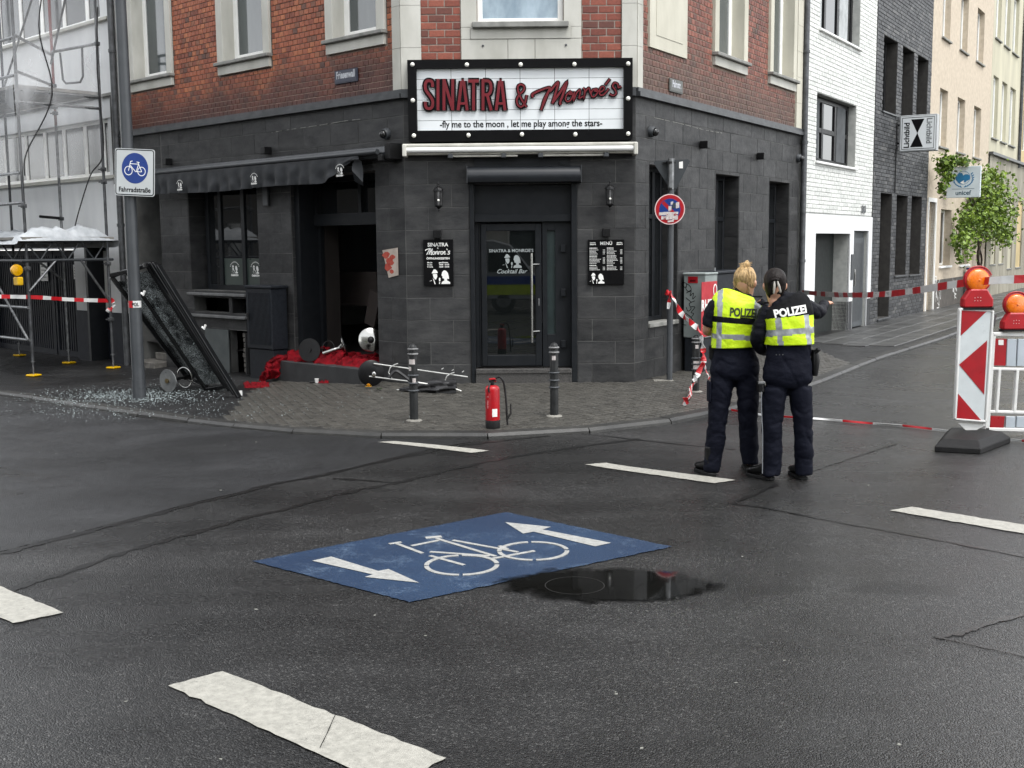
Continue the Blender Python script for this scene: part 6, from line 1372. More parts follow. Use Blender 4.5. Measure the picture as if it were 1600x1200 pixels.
# ------------------------------------------------------------ leaning folding window with broken panes
t = thing('broken_folding_window', 'black framed folding window, smashed and leaning against the street pole', 'window', G(350, 615, .12))
def slab(name, c4, th, mat, fw=.055, parent=None):      # c4: bottom-left, bottom-right, top-right, top-left of the outer frame
    a, b, c_, d_ = c4; nn = (b - a).cross(d_ - a).normalized(); mb = MB()
    for p, q in ((a, b), (b, c_), (c_, d_), (d_, a)): mb.bar(p, q, th, fw * 1.2, nn)
    return mb.build(name, mat, parent, bev=.004), nn
y1 = G(372, 621, .12); y2 = G(325, 609, .12); ytop = B.y + .16
R_b, R_t = at_y(353, 603, y2.y - .12), at_y(231, 414, ytop + .1)
M_b, M_t = at_y(323, 608, y2.y), at_y(199, 424, ytop + .34)
L_b, L_t = at_y(293, 591, y2.y + .55), at_y(174, 432, ytop + .6)
ALU = M('black_window_frame', (.004, .0045, .005), (.009, .0095, .010), .2, 8, rr=.1, spec=.5)
f1, nn = slab('sash', (M_b, R_b, R_t, M_t), .05, ALU, .055, t)
cen_ = (M_b + R_b + R_t + M_t) / 4; sh = lambda p, k=.07: p.lerp(cen_, k)
BGL = NT('crazed_glass'); vv_ = BGL.n('ShaderNodeTexVoronoi', feature='DISTANCE_TO_EDGE'); vv_.inputs['Scale'].default_value = 60; BGL.l(BGL.pos, vv_.inputs['Vector']); zn = BGL.noise(1.4, 3)
BGL.set(Base_Color=BGL.mix(BGL.ramp(BGL.math('ADD', BGL.math('MULTIPLY', vv_.outputs['Distance'], 2.0), BGL.math('MULTIPLY', BGL.noise(5, 6, rough=.7), 1.0)), ((.58, 1), (.66, 0))), (.010, .012, .013), (.34, .37, .37)), Roughness=.12, Specular_IOR_Level=.3); BGL = BGL.m
mb = MB(); mb.prism([sh(p) for p in (M_b, R_b, R_t, M_t)], nn * .006); mb.build('pane', BGL, f1)
mb = MB()
for k in range(60):
    a = .2 + .62 * rnd.random(); b = .15 + .7 * rnd.random(); p = M_b.lerp(M_t, a).lerp(R_b.lerp(R_t, a), b) - nn * .004 + nn * (.012 if nn.y < 0 else -.004)
    d1 = (R_t - R_b).normalized(); d2 = (R_b - M_b).normalized(); s1, s2 = rnd.uniform(.01, .05), rnd.uniform(.004, .02); an = rnd.uniform(0, 3); e1 = d1 * math.cos(an) + d2 * math.sin(an); e2 = nn.cross(e1)
    mb.prism([p - e1 * s1, p + e2 * s2, p + e1 * s1 * .8], nn * .003)
o = mb.build('glass_splinters', GLS, f1); o['kind'] = 'stuff'
for nm, b_, t_, yy, w_ in (('sash', (360, 610), (236, 410), .0, .040), ('sash', (367, 616), (241, 410), -.06, .030), ('track', (374, 621), (247, 414), -.12, .034)):
    mb = MB(); mb.bar(at_y(*b_, y1.y + .12 + yy), at_y(*t_, ytop + .05 + yy), w_, .07, nn); mb.build(nm, ALU, t, bev=.004)
mb = MB(); mb.bar(R_t + Vector((-.05, 0, .0)), R_t + Vector((.13, -.03, -.01)), .05, .06); mb.build('cross_bar', ALU, t, bev=.004)
f2, n2_ = slab('sash', (L_b, M_b + Vector((0, .1, 0)), M_t + Vector((0, .1, .02)), L_t), .045, ALU, .045, t)
mb = MB(); cen_ = (L_b + M_b + M_t + L_t) / 4; mb.prism([sh(p, .1) + Vector((0, .06, 0)) for p in (L_b, M_b, M_t, L_t)], n2_ * .005); mb.build('pane', BGL, f2)
mb = MB(); mb.bar(at_y(174, 430, ytop + .55), at_y(212, 422, ytop + .2), .05, .05); mb.build('cross_bar', ALU, t, bev=.004)
for px, py in ((221, 458), (316, 511)):
    p = at_y(px, py, 13.9 if py < 500 else 14.1); mb = MB(); mb.tube([p, p + Vector((.03, -.03, -.02)), p + Vector((.05, -.03, .03))], .014, 8); mb.build('hinge_roller', WHITEP, t, smooth=1)
mb = MB(); mb.tube([G(376, 618, .12), G(376, 618, .12) + ez_ * .06], .022, 10); mb.build('roller', WHITEP, t, smooth=1)

def trumpet(name, label, ctr, axis, r, length, disc_mat=CHROME, back=False, grp='overturned pedestal table bases'):
    t = thing(name, label, 'table base', ctr, group=grp); ax = Vector(axis).normalized()
    mb = MB(); mb.lathe(ctr, [(r * .99, -.008), (r, 0), (r * .98, .006), (r * .62, .02), (r * .3, .045), (r * .14, .09), (.03, .13)], 32, ax); mb.build('base_disc', disc_mat, t, smooth=60)
    mb = MB(); mb.tube([ctr + ax * .11, ctr + ax * length], .026, 12); mb.build('column', BLACKM if not back else CHROME, t, smooth=1)
    mb = MB(); mb.lathe(ctr, [(.03, -.03), (.028, -.012), (.02, -.008)], 12, ax); mb.lathe(ctr, [(r * 1.01, -.012), (r * 1.015, -.002), (r * .99, .002)], 32, ax); mb.build('rim', BLACKM, t, smooth=60)
    return t
p = at_y(262, 595, G(262, 611, .12).y + .05)
t = thing('table_base', 'chrome disc table base tipped on its edge by the leaning window', 'table base', p, group='overturned pedestal table bases'); ax = Vector((.50, .86, .04)).normalized()
mb = MB(); rr_ = .152; mb.lathe(p, [(rr_ * .98, .0), (rr_, .006), (rr_ * .99, .012), (rr_ * .5, .02), (.03, .02)], 36, ax); 
mb.build('base_disc', M('dull_chrome', hx('9a9c9b'), hx('6c6e6e'), .3, 5, metal=.35), t, smooth=50)
mb = MB(); mb.tube([p + ax * .015, p + ax * .30], [.022, .018], 12); mb.build('column', BLACKM, t, smooth=1); mb = MB(); mb.tube([p + ax * .30, p + ax * .75], .035, 12); mb.build('sleeve', BLACKM, t, smooth=1)
mb = MB(); mb.lathe(p, [(.032, -.022), (.028, -.005), (.02, 0)], 14, ax); mb.build('hub', M('brass_hub', hx('8a7a58'), hx('5e533c'), .4, 20, metal=.6), t, smooth=40)
mb = MB(); o_ = p + ax * .30; mb.tube([o_ + (ax.orthogonal().normalized() * math.cos(a) + ax.cross(ax.orthogonal().normalized()) * math.sin(a)) * .135 for a in [k * math.pi / 14 for k in range(28)]], .009, 6, closed=True); mb.build('foot_ring', CHROME, t, smooth=1)
ys = LW.P(1.9, .25, 0).y
def atL(px, py, d): u, z = LW.at(px, py, d); return LW.P(u, d, z)
trumpet('table_base', 'black disc table base lying on the red cloth at the smashed entrance', atL(484, 547, .28), (.25, .95, -.1), .155, .5, M('black_gloss', (.01, .01, .011), (.02, .02, .021), .25, 6))
trumpet('table_base', 'chrome trumpet table base pointing left inside the smashed entrance', atL(538, 541, .02), (-.93, -.15, -.30), .135, .30, CHROME, True)
pc_ = atL(579, 531, .02); t = thing('table_base', 'bright chrome table base facing the street at the right jamb of the entrance', 'table base', pc_, group='overturned pedestal table bases'); ax = Vector((-.25, .95, -.1)).normalized()
mb = MB(); mb.lathe(pc_, [(.155, 0), (.158, .004), (.15, .012)], 32, ax); mb.lathe(pc_, [(.05, -.035), (.09, -.02), (.15, -.004), (.155, 0)], 32, ax); mb.build('base_disc', CHROME, t, smooth=60); mb = MB(); mb.lathe(pc_, [(.02, -.06), (.035, -.05), (.045, -.034)], 16, ax); mb.build('hub', BLACKM, t, smooth=50); mb = MB(); mb.tube([pc_ + ax * .01, pc_ + ax * .5], .025, 10); mb.build('column', BLACKM, t, smooth=1)
mb = MB(); c = atL(513, 546, .1); mb.tube([c + Vector((.085 * math.cos(a), .03 * math.sin(a), .11 * math.sin(a))) for a in [k * math.pi / 14 for k in range(29)]], .007, 6); tag(mb.build('chair_hoop', BLACKM, smooth=1), 'thin black metal hoop standing behind the red cloth in the entrance', 'hoop')
for px0, py0, px1, py1, d_ in ((520, 450, 590, 452, -1.2), (575, 478, 590, 486, -.9)):
    mb = MB(); mb.bar(atL(px0, py0, d_), atL(px1, py1, d_), .03, .5); tag(mb.build('bar_shelf', M('faint_bar_wood', hx('3a3330'), None, .6)), 'dim shelf of the bar inside the smashed entrance, ' + ('long one' if px0 == 520 else 'short lower one'), 'shelf')

# coat stand lying on the pavement
c = G(580, 604, .12); ce = at_y(580, 583, c.y + .05)
t = thing('coat_stand', 'overturned metal coat stand with black disc foot and two pale rods', 'coat stand', c)
mb = MB(); mb.lathe(ce, [(.16, -.006), (.165, 0), (.155, .01), (.05, .016)], 32, (.3, -.95, .05)); mb.build('foot_disc', M('black_gloss', 0, 0), t, smooth=50)
mb = MB(); mb.sphere(at_y(584, 585, ce.y - .04), .03, 12, (1, .5, 1.2)); mb.build('hub', CHROME, t, smooth=1)
rd = M('pale_steel_rod', hx('d0d0cc'), hx('9d9d99'), .3, 10, metal=.5)
ends = ((584, 568, 731, 589, .10), (577, 588, 720, 606, -.02))
for px0, py0, px1, py1, dy in ends:
    mb = MB(); pe1 = at_y(px1, py1, c.y + dy - .1); mb.tube([at_y(px0, py0, ce.y - .02), pe1], .009, 8); mb.build('rod', rd, t, smooth=1)
for px, py, s in ((612, 580, 1), (700, 594, 1)):
    mb = MB(); mb.tube([at_y(px + a, py + b, c.y - .02) for a, b in ((0, 10), (-5, 2), (-2, -6), (4, -10), (10, -12))], .008, 6); mb.build('rung_arc', rd, t, smooth=1)
for px in (690, 706, 722):
    mb = MB(); mb.tube([at_y(px, 577 + (px - 690) * .14, c.y + .05), at_y(px + 3, 575 + (px - 690) * .14, c.y + .05)], .006, 6); mb.build('hook', rd, t, smooth=1)

def cloth(name, label, cat, poly, mat, hgt, seed, nx=40, ny=22, z0=.122, folds=9, amp=.05, base=None):
    """crumpled cloth over the area between two pixel lines on the ground"""
    top, bot = poly; mb = MB(); T_ = smooth2([tuple(p) for p in top], 6); Bm = smooth2([tuple(p) for p in bot], 6)
    for i in range(nx + 1):
        a = T_[min(int(i / nx * (len(T_) - 1)), len(T_) - 1)]; b = Bm[min(int(i / nx * (len(Bm) - 1)), len(Bm) - 1)]
        for j in range(ny + 1):
            v = j / ny; p = Vector(a).lerp(Vector(b), v); e = min(1, min(v, 1 - v) * 5, i / nx * 9, (1 - i / nx) * 9)
            f = noise.noise(Vector((i / nx * folds * 1.6, v * folds * .55, seed))); f2 = noise.noise(Vector((i / nx * folds * 3.2 + f * 1.5, v * folds * 1.2, seed + 5)))
            p = p + (Vector(b) - Vector(a)).normalized() * (noise.noise(Vector((i * .21, seed, v * 3))) * .09 * abs(2 * v - 1)) + ez_ * (hgt * sm(e) * (.6 + .8 * f) + amp * f2 * sm(e * 1.5)) + Vector((f2, f, 0)) * amp * .4
            mb.v.append(p)
    for i in range(nx):
        for j in range(ny): A = i * (ny + 1) + j; mb.f.append((A, A + 1, A + ny + 2, A + ny + 1)); mb.mi.append(0)
    return tag(mb.build(name, mat, smooth=80, recalc=False), label, cat)
def heap(label, pts4, h, seed, nx, ny, drape=False):
    # pts4: corner points a-b (rear edge), d-c (front edge); ragged crumpled velvet
    a, b, c_, d_ = pts4; mb = MB()
    for i in range(nx + 1):
        for j in range(ny + 1):
            s_, v = i / nx, j / ny; p = a.lerp(b, s_).lerp(d_.lerp(c_, s_), v); e = min(1, min(s_, 1 - s_) * 7, min(v, 1 - v) * 4)
            q = Vector((s_ * nx / 9, v * ny / 12, seed)); f = noise.noise(q * .8); r1 = 1 - abs(noise.noise(q * 1.6 + Vector((f * 2, f, 3)))) * 2.2; r2 = 1 - abs(noise.noise(q * 3.6 + Vector((f, f * 3, 7)))) * 2.2
            p = p + Vector((noise.noise(q * 1.1 + Vector((9, 0, 0))), noise.noise(q * 1.1 + Vector((0, 9, 0))), 0)) * .12 * (1 if not drape else .5)
            up = ez_ if not drape else (ez_ * .35 + LW.n * .6)
            mb.v.append(p + up * (h * sm(e) * (.45 + .9 * max(0, f + .3)) + (.06 * r1 + .03 * r2) * sm(e * 1.3)))
    for i in range(nx):
        for j in range(ny): A = i * (ny + 1) + j; mb.f.append((A, A + 1, A + ny + 2, A + ny + 1)); mb.mi.append(0)
    return tag(mb.build('red_curtain', REDCL, smooth=80, recalc=False), label, 'curtain')
heap('crumpled crimson curtain heaped on the entrance step', [LW.P(2.35, -.32, .30), LW.P(.56, -.40, .30), LW.P(.60, .26, .30), LW.P(2.38, .33, .30)], .07, 3, 110, 46)
heap('end of the crimson curtain spilling over the left end of the step to the pavement', [LW.P(2.46, .26, .36), LW.P(2.12, .28, .36), LW.P(2.24, .44, .06), LW.P(2.52, .50, .0)], .05, 8, 54, 40, True)
cloth('red_cloth', 'small crumpled red cloth under the hanging curtain end', 'cloth', ([G(493, 588, .14), G(505, 585, .16), G(514, 592, .14)], [G(496, 598, .12), G(506, 599, .12), G(514, 598, .12)]), REDCL, .05, 5, 24, 12, folds=4, amp=.03)
cloth('red_cloth', 'crumpled dark red cloth on the pavement right of the leaning window', 'cloth', ([G(380, 598, .12), G(400, 600, .12), G(420, 597, .12)], [G(382, 606, .12), G(400, 606, .12), G(421, 604, .12)]), REDCL, .045, 15, 30, 12, folds=5, amp=.03)
um_ = M('black_umbrella_fabric', (.010, .010, .011), (.022, .022, .023), .45, 18)
t = thing('umbrella', 'collapsed black umbrella lying between the bollard and the doorstep', 'umbrella', G(670, 612, .12))
p0, p1 = G(624, 609, .14), G(713, 608, .16); mb = MB(); nseg = 44
for i in range(nseg + 1):
    v = i / nseg; c = p0.lerp(p1, v); wy = .018 + .085 * math.sin(min(1, v * 1.15) * math.pi * .62) ** 1.3; wz = wy * .62
    for k in range(28):
        a = 2 * math.pi * k / 28; f = 1 + .22 * math.sin(a * 7 + v * 5) + .18 * noise.noise(Vector((v * 7, a * 1.2, 2))); y_, z_ = math.cos(a) * wy * f, math.sin(a) * wz * f
        mb.v.append(Vector((c.x, c.y + y_, max(.118, c.z + z_ * 1.2 + wz * .4))))
for i in range(nseg):
    for k in range(28): A = i * 28; mb.f.append((A + k, A + (k + 1) % 28, A + 28 + (k + 1) % 28, A + 28 + k)); mb.mi.append(0)
mb.build('canopy', um_, t, smooth=80, recalc=False)
mb = MB(); mb.tube([p0, p0 + Vector((-.03, 0, 0))], .006, 6); mb.tube([p1 + Vector((-.05, -.02, .02)), p1 + Vector((.06, -.02, -.02))], .007, 6); mb.tube([at_y(648, 597, c.y), at_y(668, 600, c.y)], .012, 6); mb.build('shaft', rd, t, smooth=1)
# cloth strap by the rods, yellow flower, cup, phone
mb = MB(); mb.tube([tuple(p) for p in smooth2([tuple(at_y(px, py, c.y + .1)) for px, py in ((608, 590), (618, 580), (628, 585), (640, 594), (650, 598))], 5)], .022, 7); tag(mb.build('strap', um_, smooth=1), 'black webbing strap tangled in the coat stand rods', 'strap')
t = thing('yellow_flower', 'yellow flower head with dark leaves lying before the entrance step', 'flower', G(582, 607, .12)); fc_ = G(576, 606, .13); fz = []
for ring, n_, rr_, z_ in ((0, 9, .045, .01), (1, 8, .032, .025), (2, 6, .018, .038)):
    for k in range(n_):
        a = k * 2 * math.pi / n_ + ring * .4; d1 = Vector((math.cos(a), math.sin(a), .25 + ring * .4)).normalized(); s1 = Vector((-math.sin(a), math.cos(a), 0)); c_ = fc_ + ez_ * z_; mb = MB()
        mb.add([c_, c_ + d1 * rr_ * .6 + s1 * .014, c_ + d1 * rr_ * 1.1, c_ + d1 * rr_ * .6 - s1 * .014], [(0, 1, 2, 3)]); mb.build('petal', M('petal_yellow', hx('e2a800'), hx('c98d00'), .5, 20), t, recalc=False)
for k in range(6): 
    a = k * 1.05; c_ = G(592, 609, .13); d1 = Vector((math.cos(a), math.sin(a), .35)); s1 = Vector((-math.sin(a), math.cos(a), .2)) * .018; mb = MB(); mb.add([c_, c_ + d1 * .03 + s1, c_ + d1 * .055, c_ + d1 * .03 - s1], [(0, 1, 2, 3)]); mb.build('leaf', M('dark_leaf', hx('2e3a22'), hx('1d2616'), .5, 20), t, recalc=False)
t = thing('white_cup', 'small white cup with black lid below the red curtain', 'cup', G(494, 599, .12)); c_ = G(495, 598, .12)
mb = MB(); mb.lathe(c_, [(.024, 0), (.03, .055), (.028, .055)], 14); mb.build('cup', WHITEP, t, smooth=40); mb = MB(); mb.box(c_ + Vector((-.06, -.01, .012)), (.07, .05, .02), .3); mb.build('lid', BLACKM, t, bev=.006)

# ------------------------------------------------------------ barriers
Yb = G(1517, 700).y; c = G(1512, 690)
t = thing('barrier_beacon', 'tall red and white striped beacon board on a black rubber foot', 'barrier', Vector((c.x, c.y, 0)))
yb = c.y
cor = [at_y(px, py, yb) for px, py in ((1491.5, 657), (1540.5, 661), (1552, 483), (1499.5, 481))]
ux = (cor[1] - cor[0]).normalized(); uy = (cor[3] - cor[0]).normalized(); fnb = ux.cross(uy).normalized(); fnb = fnb if fnb.y < 0 else -fnb
wB, hB = (cor[1] - cor[0]).length, (cor[3] - cor[0]).length
mb = MB(); mb.prism(cor, -fnb * .055); mb.build('housing', WHITEP, t, bev=.01)
mb = MB()
for p, q in ((0, 1), (1, 2), (2, 3), (3, 0)): mb.bar(cor[p].lerp((cor[0] + cor[2]) / 2, .03), cor[q].lerp((cor[0] + cor[2]) / 2, .03), .022, .03, fnb)
mb.build('rim', WHITEP, t, bev=.006)
CB = lambda x, y: (( x - 180) * .0, 0)
mb = MB(); ins = [at_y(px, py, yb - .006) for px, py in ((1494.5, 654), (1537, 657.5), (1548, 487), (1502.5, 485))]; mb.prism(ins, fnb * .003); mb.build('white_face', WHR, t)
for pl in (((222, 300), (362, 303), (216, 440)), ((362, 466), (207, 600), (345, 765)), ((202, 760), (334, 914), (192, 905))):
    mb = MB(); mb.prism([at_y(1440 + x * .283, 400 + y * .283, yb - .0105) for x, y in pl], fnb * .002); mb.build('red_chevron', REDR, t)
mb = MB(); mb.prism([at_y(px, py, yb + .02) for px, py in ((1497, 661), (1540, 664), (1522, 674), (1511, 674))], (0, .02, 0)); mb.build('tail_plate', WHITEP, t); mb = MB(); mb.tube([at_y(1515, 672, yb + .03), at_y(1515, 690, yb + .03)], .018, 10); mb.build('stem', BLACKM, t)
ft = [G(px, py) for px, py in ((1460, 706), (1532, 710), (1579, 692), (1528, 683), (1478, 683))]
mb = MB(); cf = sum(ft, Vector()) / 5; lo = [p + ez_ * .0 for p in ft]; mid_ = [p + ez_ * .05 for p in ft]; hi = [p.lerp(cf, .22) + ez_ * .105 for p in ft]
mb.add(lo + mid_ + hi, [tuple(range(5))[::-1], tuple(range(10, 15))] + [(i, (i + 1) % 5, 5 + (i + 1) % 5, 5 + i) for i in range(5)] + [(5 + i, 5 + (i + 1) % 5, 10 + (i + 1) % 5, 10 + i) for i in range(5)]); ftb = mb.build('rubber_foot', RUBBER, t, bev=.006)
mb = MB(); q = [G(px, py, .0) for px, py in ((1484, 706), (1512, 707.5))]; 
mb.bar(q[0] + Vector((0, -.002, .028)), q[1] + Vector((0, -.002, .028)), .008, .03); mb.build('raised_marking', RUBBER, ftb)
def lamp(label, px, py, y, s=1.0, pos='lamp'):
    ce = at_y(px, py, y); k = 18 * y / 1800 * s; t = thing('warning_lamp', label, 'lamp', ce - ez_ * k * 2, group='amber warning lamps on the barriers'); an = Vector((0, -1, .05)).normalized()
    mb = MB(); mb.lathe(ce + Vector((0, .05, 0)), [(k * .8, -.015), (k * 1.12, 0), (k * 1.14, .05), (k * 1.05, .055)], 28, an)
    mb.build('housing_ring', REDP, t, smooth=40)
    mb = MB(); z0 = ce.z - k * 2.35
    sec = [(1.28, z0), (1.30, z0 + k * .25), (1.28, z0 + k * .75), (.95, z0 + k * 1.25), (.75, z0 + k * 1.6)]
    for w_, z_ in sec: mb.v += [Vector((ce.x + a * k * w_, ce.y + .01 + b * .05, z_)) for a, b in ((-1, -1), (1, -1), (1, 1), (-1, 1))]
    for i in range(4): 
        for j in range(4): mb.f.append((4 * i + j, 4 * i + (j + 1) % 4, 4 * i + 4 + (j + 1) % 4, 4 * i + 4 + j)); mb.mi.append(0)
    mb.f += [(0, 1, 2, 3), (16, 17, 18, 19)]; mb.mi += [0, 0]; mb.build('battery_box', REDP, t, bev=.012)
    mb = MB(); mb.lathe(ce + Vector((0, .0, 0)), [(k * .99, -.005), (k * .98, .012), (k * .88, .022), (k * .6, .030), (k * .25, .033)], 28, an); ln_ = mb.build('lens', ORG, t, smooth=60)
    mb = MB(); mb.sphere(ce + an * .030, k * .12, 8); mb.build('lens_boss', ORG, ln_, smooth=1)
    mb = MB()
    for a in range(5, 14): a_ = a / 18 * math.pi; mb.box(ce + Vector((k * 1.2 * math.cos(a_), .02, k * 1.2 * math.sin(a_))), (.006, .05, .006))
    mb.tube([ce + Vector((k * 1.22 * math.cos(a / 18 * math.pi), .0, k * 1.22 * math.sin(a / 18 * math.pi))) for a in range(2, 17)], .006, 6); mb.build('guard', REDP, t)
    mb = MB(); mb.box(Vector((ce.x, ce.y + .01, z0 - .008)), (k * 2.6, .11, .02)); mb.build('base_gasket', BLACKM, t)
    mb = MB()
    for a, b in ((-.35, .2), (-.1, .25), (.15, .22), (-.35, -.05), (-.1, -.05), (.15, -.05)): mb.sphere(Vector((ce.x + a * k, ce.y - .041, z0 + k * (.65 + b))), .004, 6)
    mb.build('rivet', WHITEP, t)
lamp('larger amber lamp on top of the striped beacon board', 1528, 438, yb + .02)
yf = yb + .35
lamp('amber lamp at the picture edge on the low barrier fence', 1588, 476, yf, .92)
t = thing('barrier_fence', 'white plastic barrier fence with red reflective fields behind the beacon board', 'barrier', G(1600, 680))
ff = lambda px, py, dy=0: at_y(px, py, yf + dy)
def fence_bar(nm, a, b, w_, d_, mat=WHITEP): mb = MB(); mb.bar(a, b, d_, w_, (0, 1, 0)) if abs((b - a).x) < abs((b - a).z) else mb.bar(a, b, d_, w_); mb.build(nm, mat, t, bev=.006)
XR = 1790
fence_bar('rail', ff(1550, 522), ff(XR, 526), .035, .05); fence_bar('rail', ff(1547, 576), ff(XR, 581), .028, .045); fence_bar('rail', ff(1543, 643), ff(XR, 649), .028, .045); fence_bar('rail', ff(1538, 670), ff(XR, 677), .035, .05)
fence_bar('post', ff(1551, 522), ff(1541, 672), .05, .045)
for i in range(9):
    x = 1563 + i * 28; fence_bar('upright', ff(x - 2, 576), ff(x - 7, 645), .05, .03)
for (xa, ya, xb, yb2, nm, mt) in ((1555, 529, 1573, 571, 'red_field', REDR), (1549, 650, 1570, 668, 'red_field', REDR)):
    mb = MB(); mb.prism([ff(xa, ya, -.02), ff(xb, ya + .4, -.02), ff(xb - 2, yb2 + .4, -.02), ff(xa - 2, yb2, -.02)], (0, .03, 0)); mb.build(nm, mt, t)
for i in range(7):
    x = 1574 + i * 17; mb = MB(); mb.prism([ff(x, 529.5, -.02), ff(x + 15, 530, -.02), ff(x + 13, 573, -.02), ff(x - 2, 572, -.02)], (0, .03, 0)); mb.build('white_field' if i < 5 else 'red_field', M('grooved_white', hx('b4bdc4'), hx('a6afb6'), .35, 4) if i < 5 else REDR, t, bev=.004)
    mb = MB(); mb.prism([ff(x - 2, 650.5, -.02), ff(x + 13, 651, -.02), ff(x + 12, 669, -.02), ff(x - 3, 668, -.02)], (0, .03, 0)); mb.build('white_field', M('grooved_white', 0, 0), t, bev=.004)
mb = MB(); mb.prism([ff(1560, 531, -.022), ff(1568, 531, -.022), ff(1568, 539, -.022), ff(1560, 539, -.022)], FN * .001); mb.build('sticker', INKW, t)
mb = MB(); mb.tube([ff(1551, 498, .05), ff(1556, 492, .05), ff(1553, 510, .05)], .008, 6); mb.build('lock_clip', GALV, t)
fence_bar('foot', G(1620, 678) + ez_ * .05, G(1760, 684) + ez_ * .05, .25, .09, RUBBER)

# ------------------------------------------------------------ police tape
p0, p1, p2 = RW.at(1250, 457, .1), at_y(1528, 440, yb + .09), at_y(1700, 433, yb - .6)
s0 = RW.P(6.35, .12, RW.at(1250, 457, .12)[1])
ribbon('police_tape', 'red and white police tape stretched across the side street to the barrier', [s0, s0.lerp(p1, .33) - ez_ * .07, s0.lerp(p1, .66) - ez_ * .08, p1, p2], .075, .27, .12, text_on=True, start=.1)
a = LW.P(6.70, .47, at_y(172, 470, LW.P(6.7, .5, 0).y).z); b = LW.P(6.74, 1.84, 0); b.z = at_y(36, 464, b.y).z
ribbon('police_tape', 'red and white police tape strung between the scaffold poles at the left edge', [a, a.lerp(b, .5) - ez_ * .01, b, b + Vector((-1.4, -.1, .03)), b + Vector((-3, .2, .05))], .062, .19, .1, text_on=False)
ribbon('police_tape', 'knotted end of red and white tape hanging on the right scaffold pole', [a + Vector((.0, -.03, .03)), a + Vector((.05, -.05, -.06)), a + Vector((-.05, -.06, -.18))], .08, .07, .6)
q = lambda px, py, y: at_y(px, py, y)
b3 = G(1087, 612, .118)
ribbon('police_tape', 'slack red and white tape from the sign post down to the tagged bollard', [q(1040, 457, B2.y - .05), q(1049, 460, B2.y - .06), q(1062, 486, 14.2), q(1078, 503, 13.7), q(1093, 516, b3.y), q(1096, 530, b3.y - .06), q(1099, 548, b3.y - .08), q(1099, 567, b3.y - .08)], .07, .15, .75)
ribbon('police_tape', 'loose tape end dangling from the sign post', [q(1046, 458, B2.y - .06), q(1046, 468, B2.y - .07), q(1044, 483, B2.y - .08)], .05, .11, .3)
ribbon('police_tape', 'torn tape ends trailing onto the setts before the tagged bollard', [q(1099, 567, b3.y - .08), q(1090, 585, b3.y - .12), q(1082, 605, b3.y - .2), G(1074, 622, .2), G(1067, 631, .125)], .09, .13, .5, wmul=(.7, .8, 1.1, 1.0))
ribbon('police_tape', 'short tape strand from the knot towards the blonde officer', [q(1099, 567, b3.y - .08), q(1104, 580, b3.y - .3), q(1108, 592, b3.y - .5)], .04, .1, .5)
gp = [G(px, py, .018) for px, py in ((1140, 640), (1190, 648), (1240, 652), (1290, 655), (1345, 660), (1410, 665), (1470, 672), (1560, 684), (1640, 694))]
ribbon('police_tape', 'thin twisted red and white tape lying on the road behind the officers', gp, .022, .3, .5)
# ------------------------------------------------------------ the two officers
SKIN = M('skin', hx('c79a80'), hx('b98b72'), .5, 20, rr=.1); SKIN.node_tree.nodes['Principled BSDF'].inputs['Subsurface Weight'].default_value = .08
def fabric(name, c1, c2, rough=.75, bs=14):
    t = NT(name); t.bump(t.math('ADD', t.noise(bs, 5, rough=.6, stretch=(1, 1, 1.6)), t.math('MULTIPLY', t.noise(260, 2), .12)), .45, .02)
    MATS[name] = t.set(Base_Color=t.mix(t.ramp(t.noise(9, 5), ((.3, 0), (.7, 1))), c1, c2), Roughness=rough, Specular_IOR_Level=.12); return MATS[name]
NAVYT = fabric('navy_trouser_cloth', (.0035, .0042, .0095), (.006, .0072, .014)); NAVYJ = fabric('navy_jacket_cloth', (.003, .0035, .0065), (.0055, .006, .010), .6)
VBLK = fabric('black_carrier_cloth', (.0025, .0028, .0035), (.0045, .0048, .006), .7)
HV = M('hi_vis_yellow', (.60, .82, .008), (.50, .72, .006), .55, 14, .35, 60); HVS = M('reflective_silver', hx('a9adaf'), hx('7f8486'), .35, 22, metal=.3)
BOOT = M('black_boot_leather', (.003, .003, .003), (.007, .007, .007), .32, 20, spec=.35)
def loft(mb, secs, n=24, p=2.3, caps=True):
    cs = [Vector(s[0]) for s in secs]; b = len(mb.v); L = len(cs)
    for i, s in enumerate(secs):
        t = (cs[min(i + 1, L - 1)] - cs[max(i - 1, 0)]).normalized(); lat = Vector(s[3]) if len(s) > 3 and s[3] else Vector((1, 0, 0))
        lat = (lat - t * lat.dot(t)).normalized(); dep = t.cross(lat).normalized()
        for k in range(n):
            a = 2 * math.pi * k / n; c_, s_ = math.cos(a), math.sin(a)
            x = math.copysign(abs(c_) ** (2 / p), c_) * s[1]; y = math.copysign(abs(s_) ** (2 / p), s_) * s[2]; mb.v.append(cs[i] + lat * x + dep * y)
    for i in range(L - 1):
        for k in range(n): A = b + i * n; mb.f.append((A + k, A + (k + 1) % n, A + n + (k + 1) % n, A + n + k)); mb.mi.append(0)
    if caps: mb.f += [tuple(b + k for k in range(n))[::-1], tuple(b + (L - 1) * n + k for k in range(n))]; mb.mi += [0, 0]
def dens(secs, k=5):
    flat = [tuple(s[0]) + (s[1], s[2]) for s in secs]; out = smooth2(flat, k); lat = [s[3] if len(s) > 3 else None for s in secs]
    return [(Vector(o[:3]), max(.004, o[3]), max(.004, o[4]), lat[min(int(i / k), len(lat) - 1)]) for i, o in enumerate(out)]
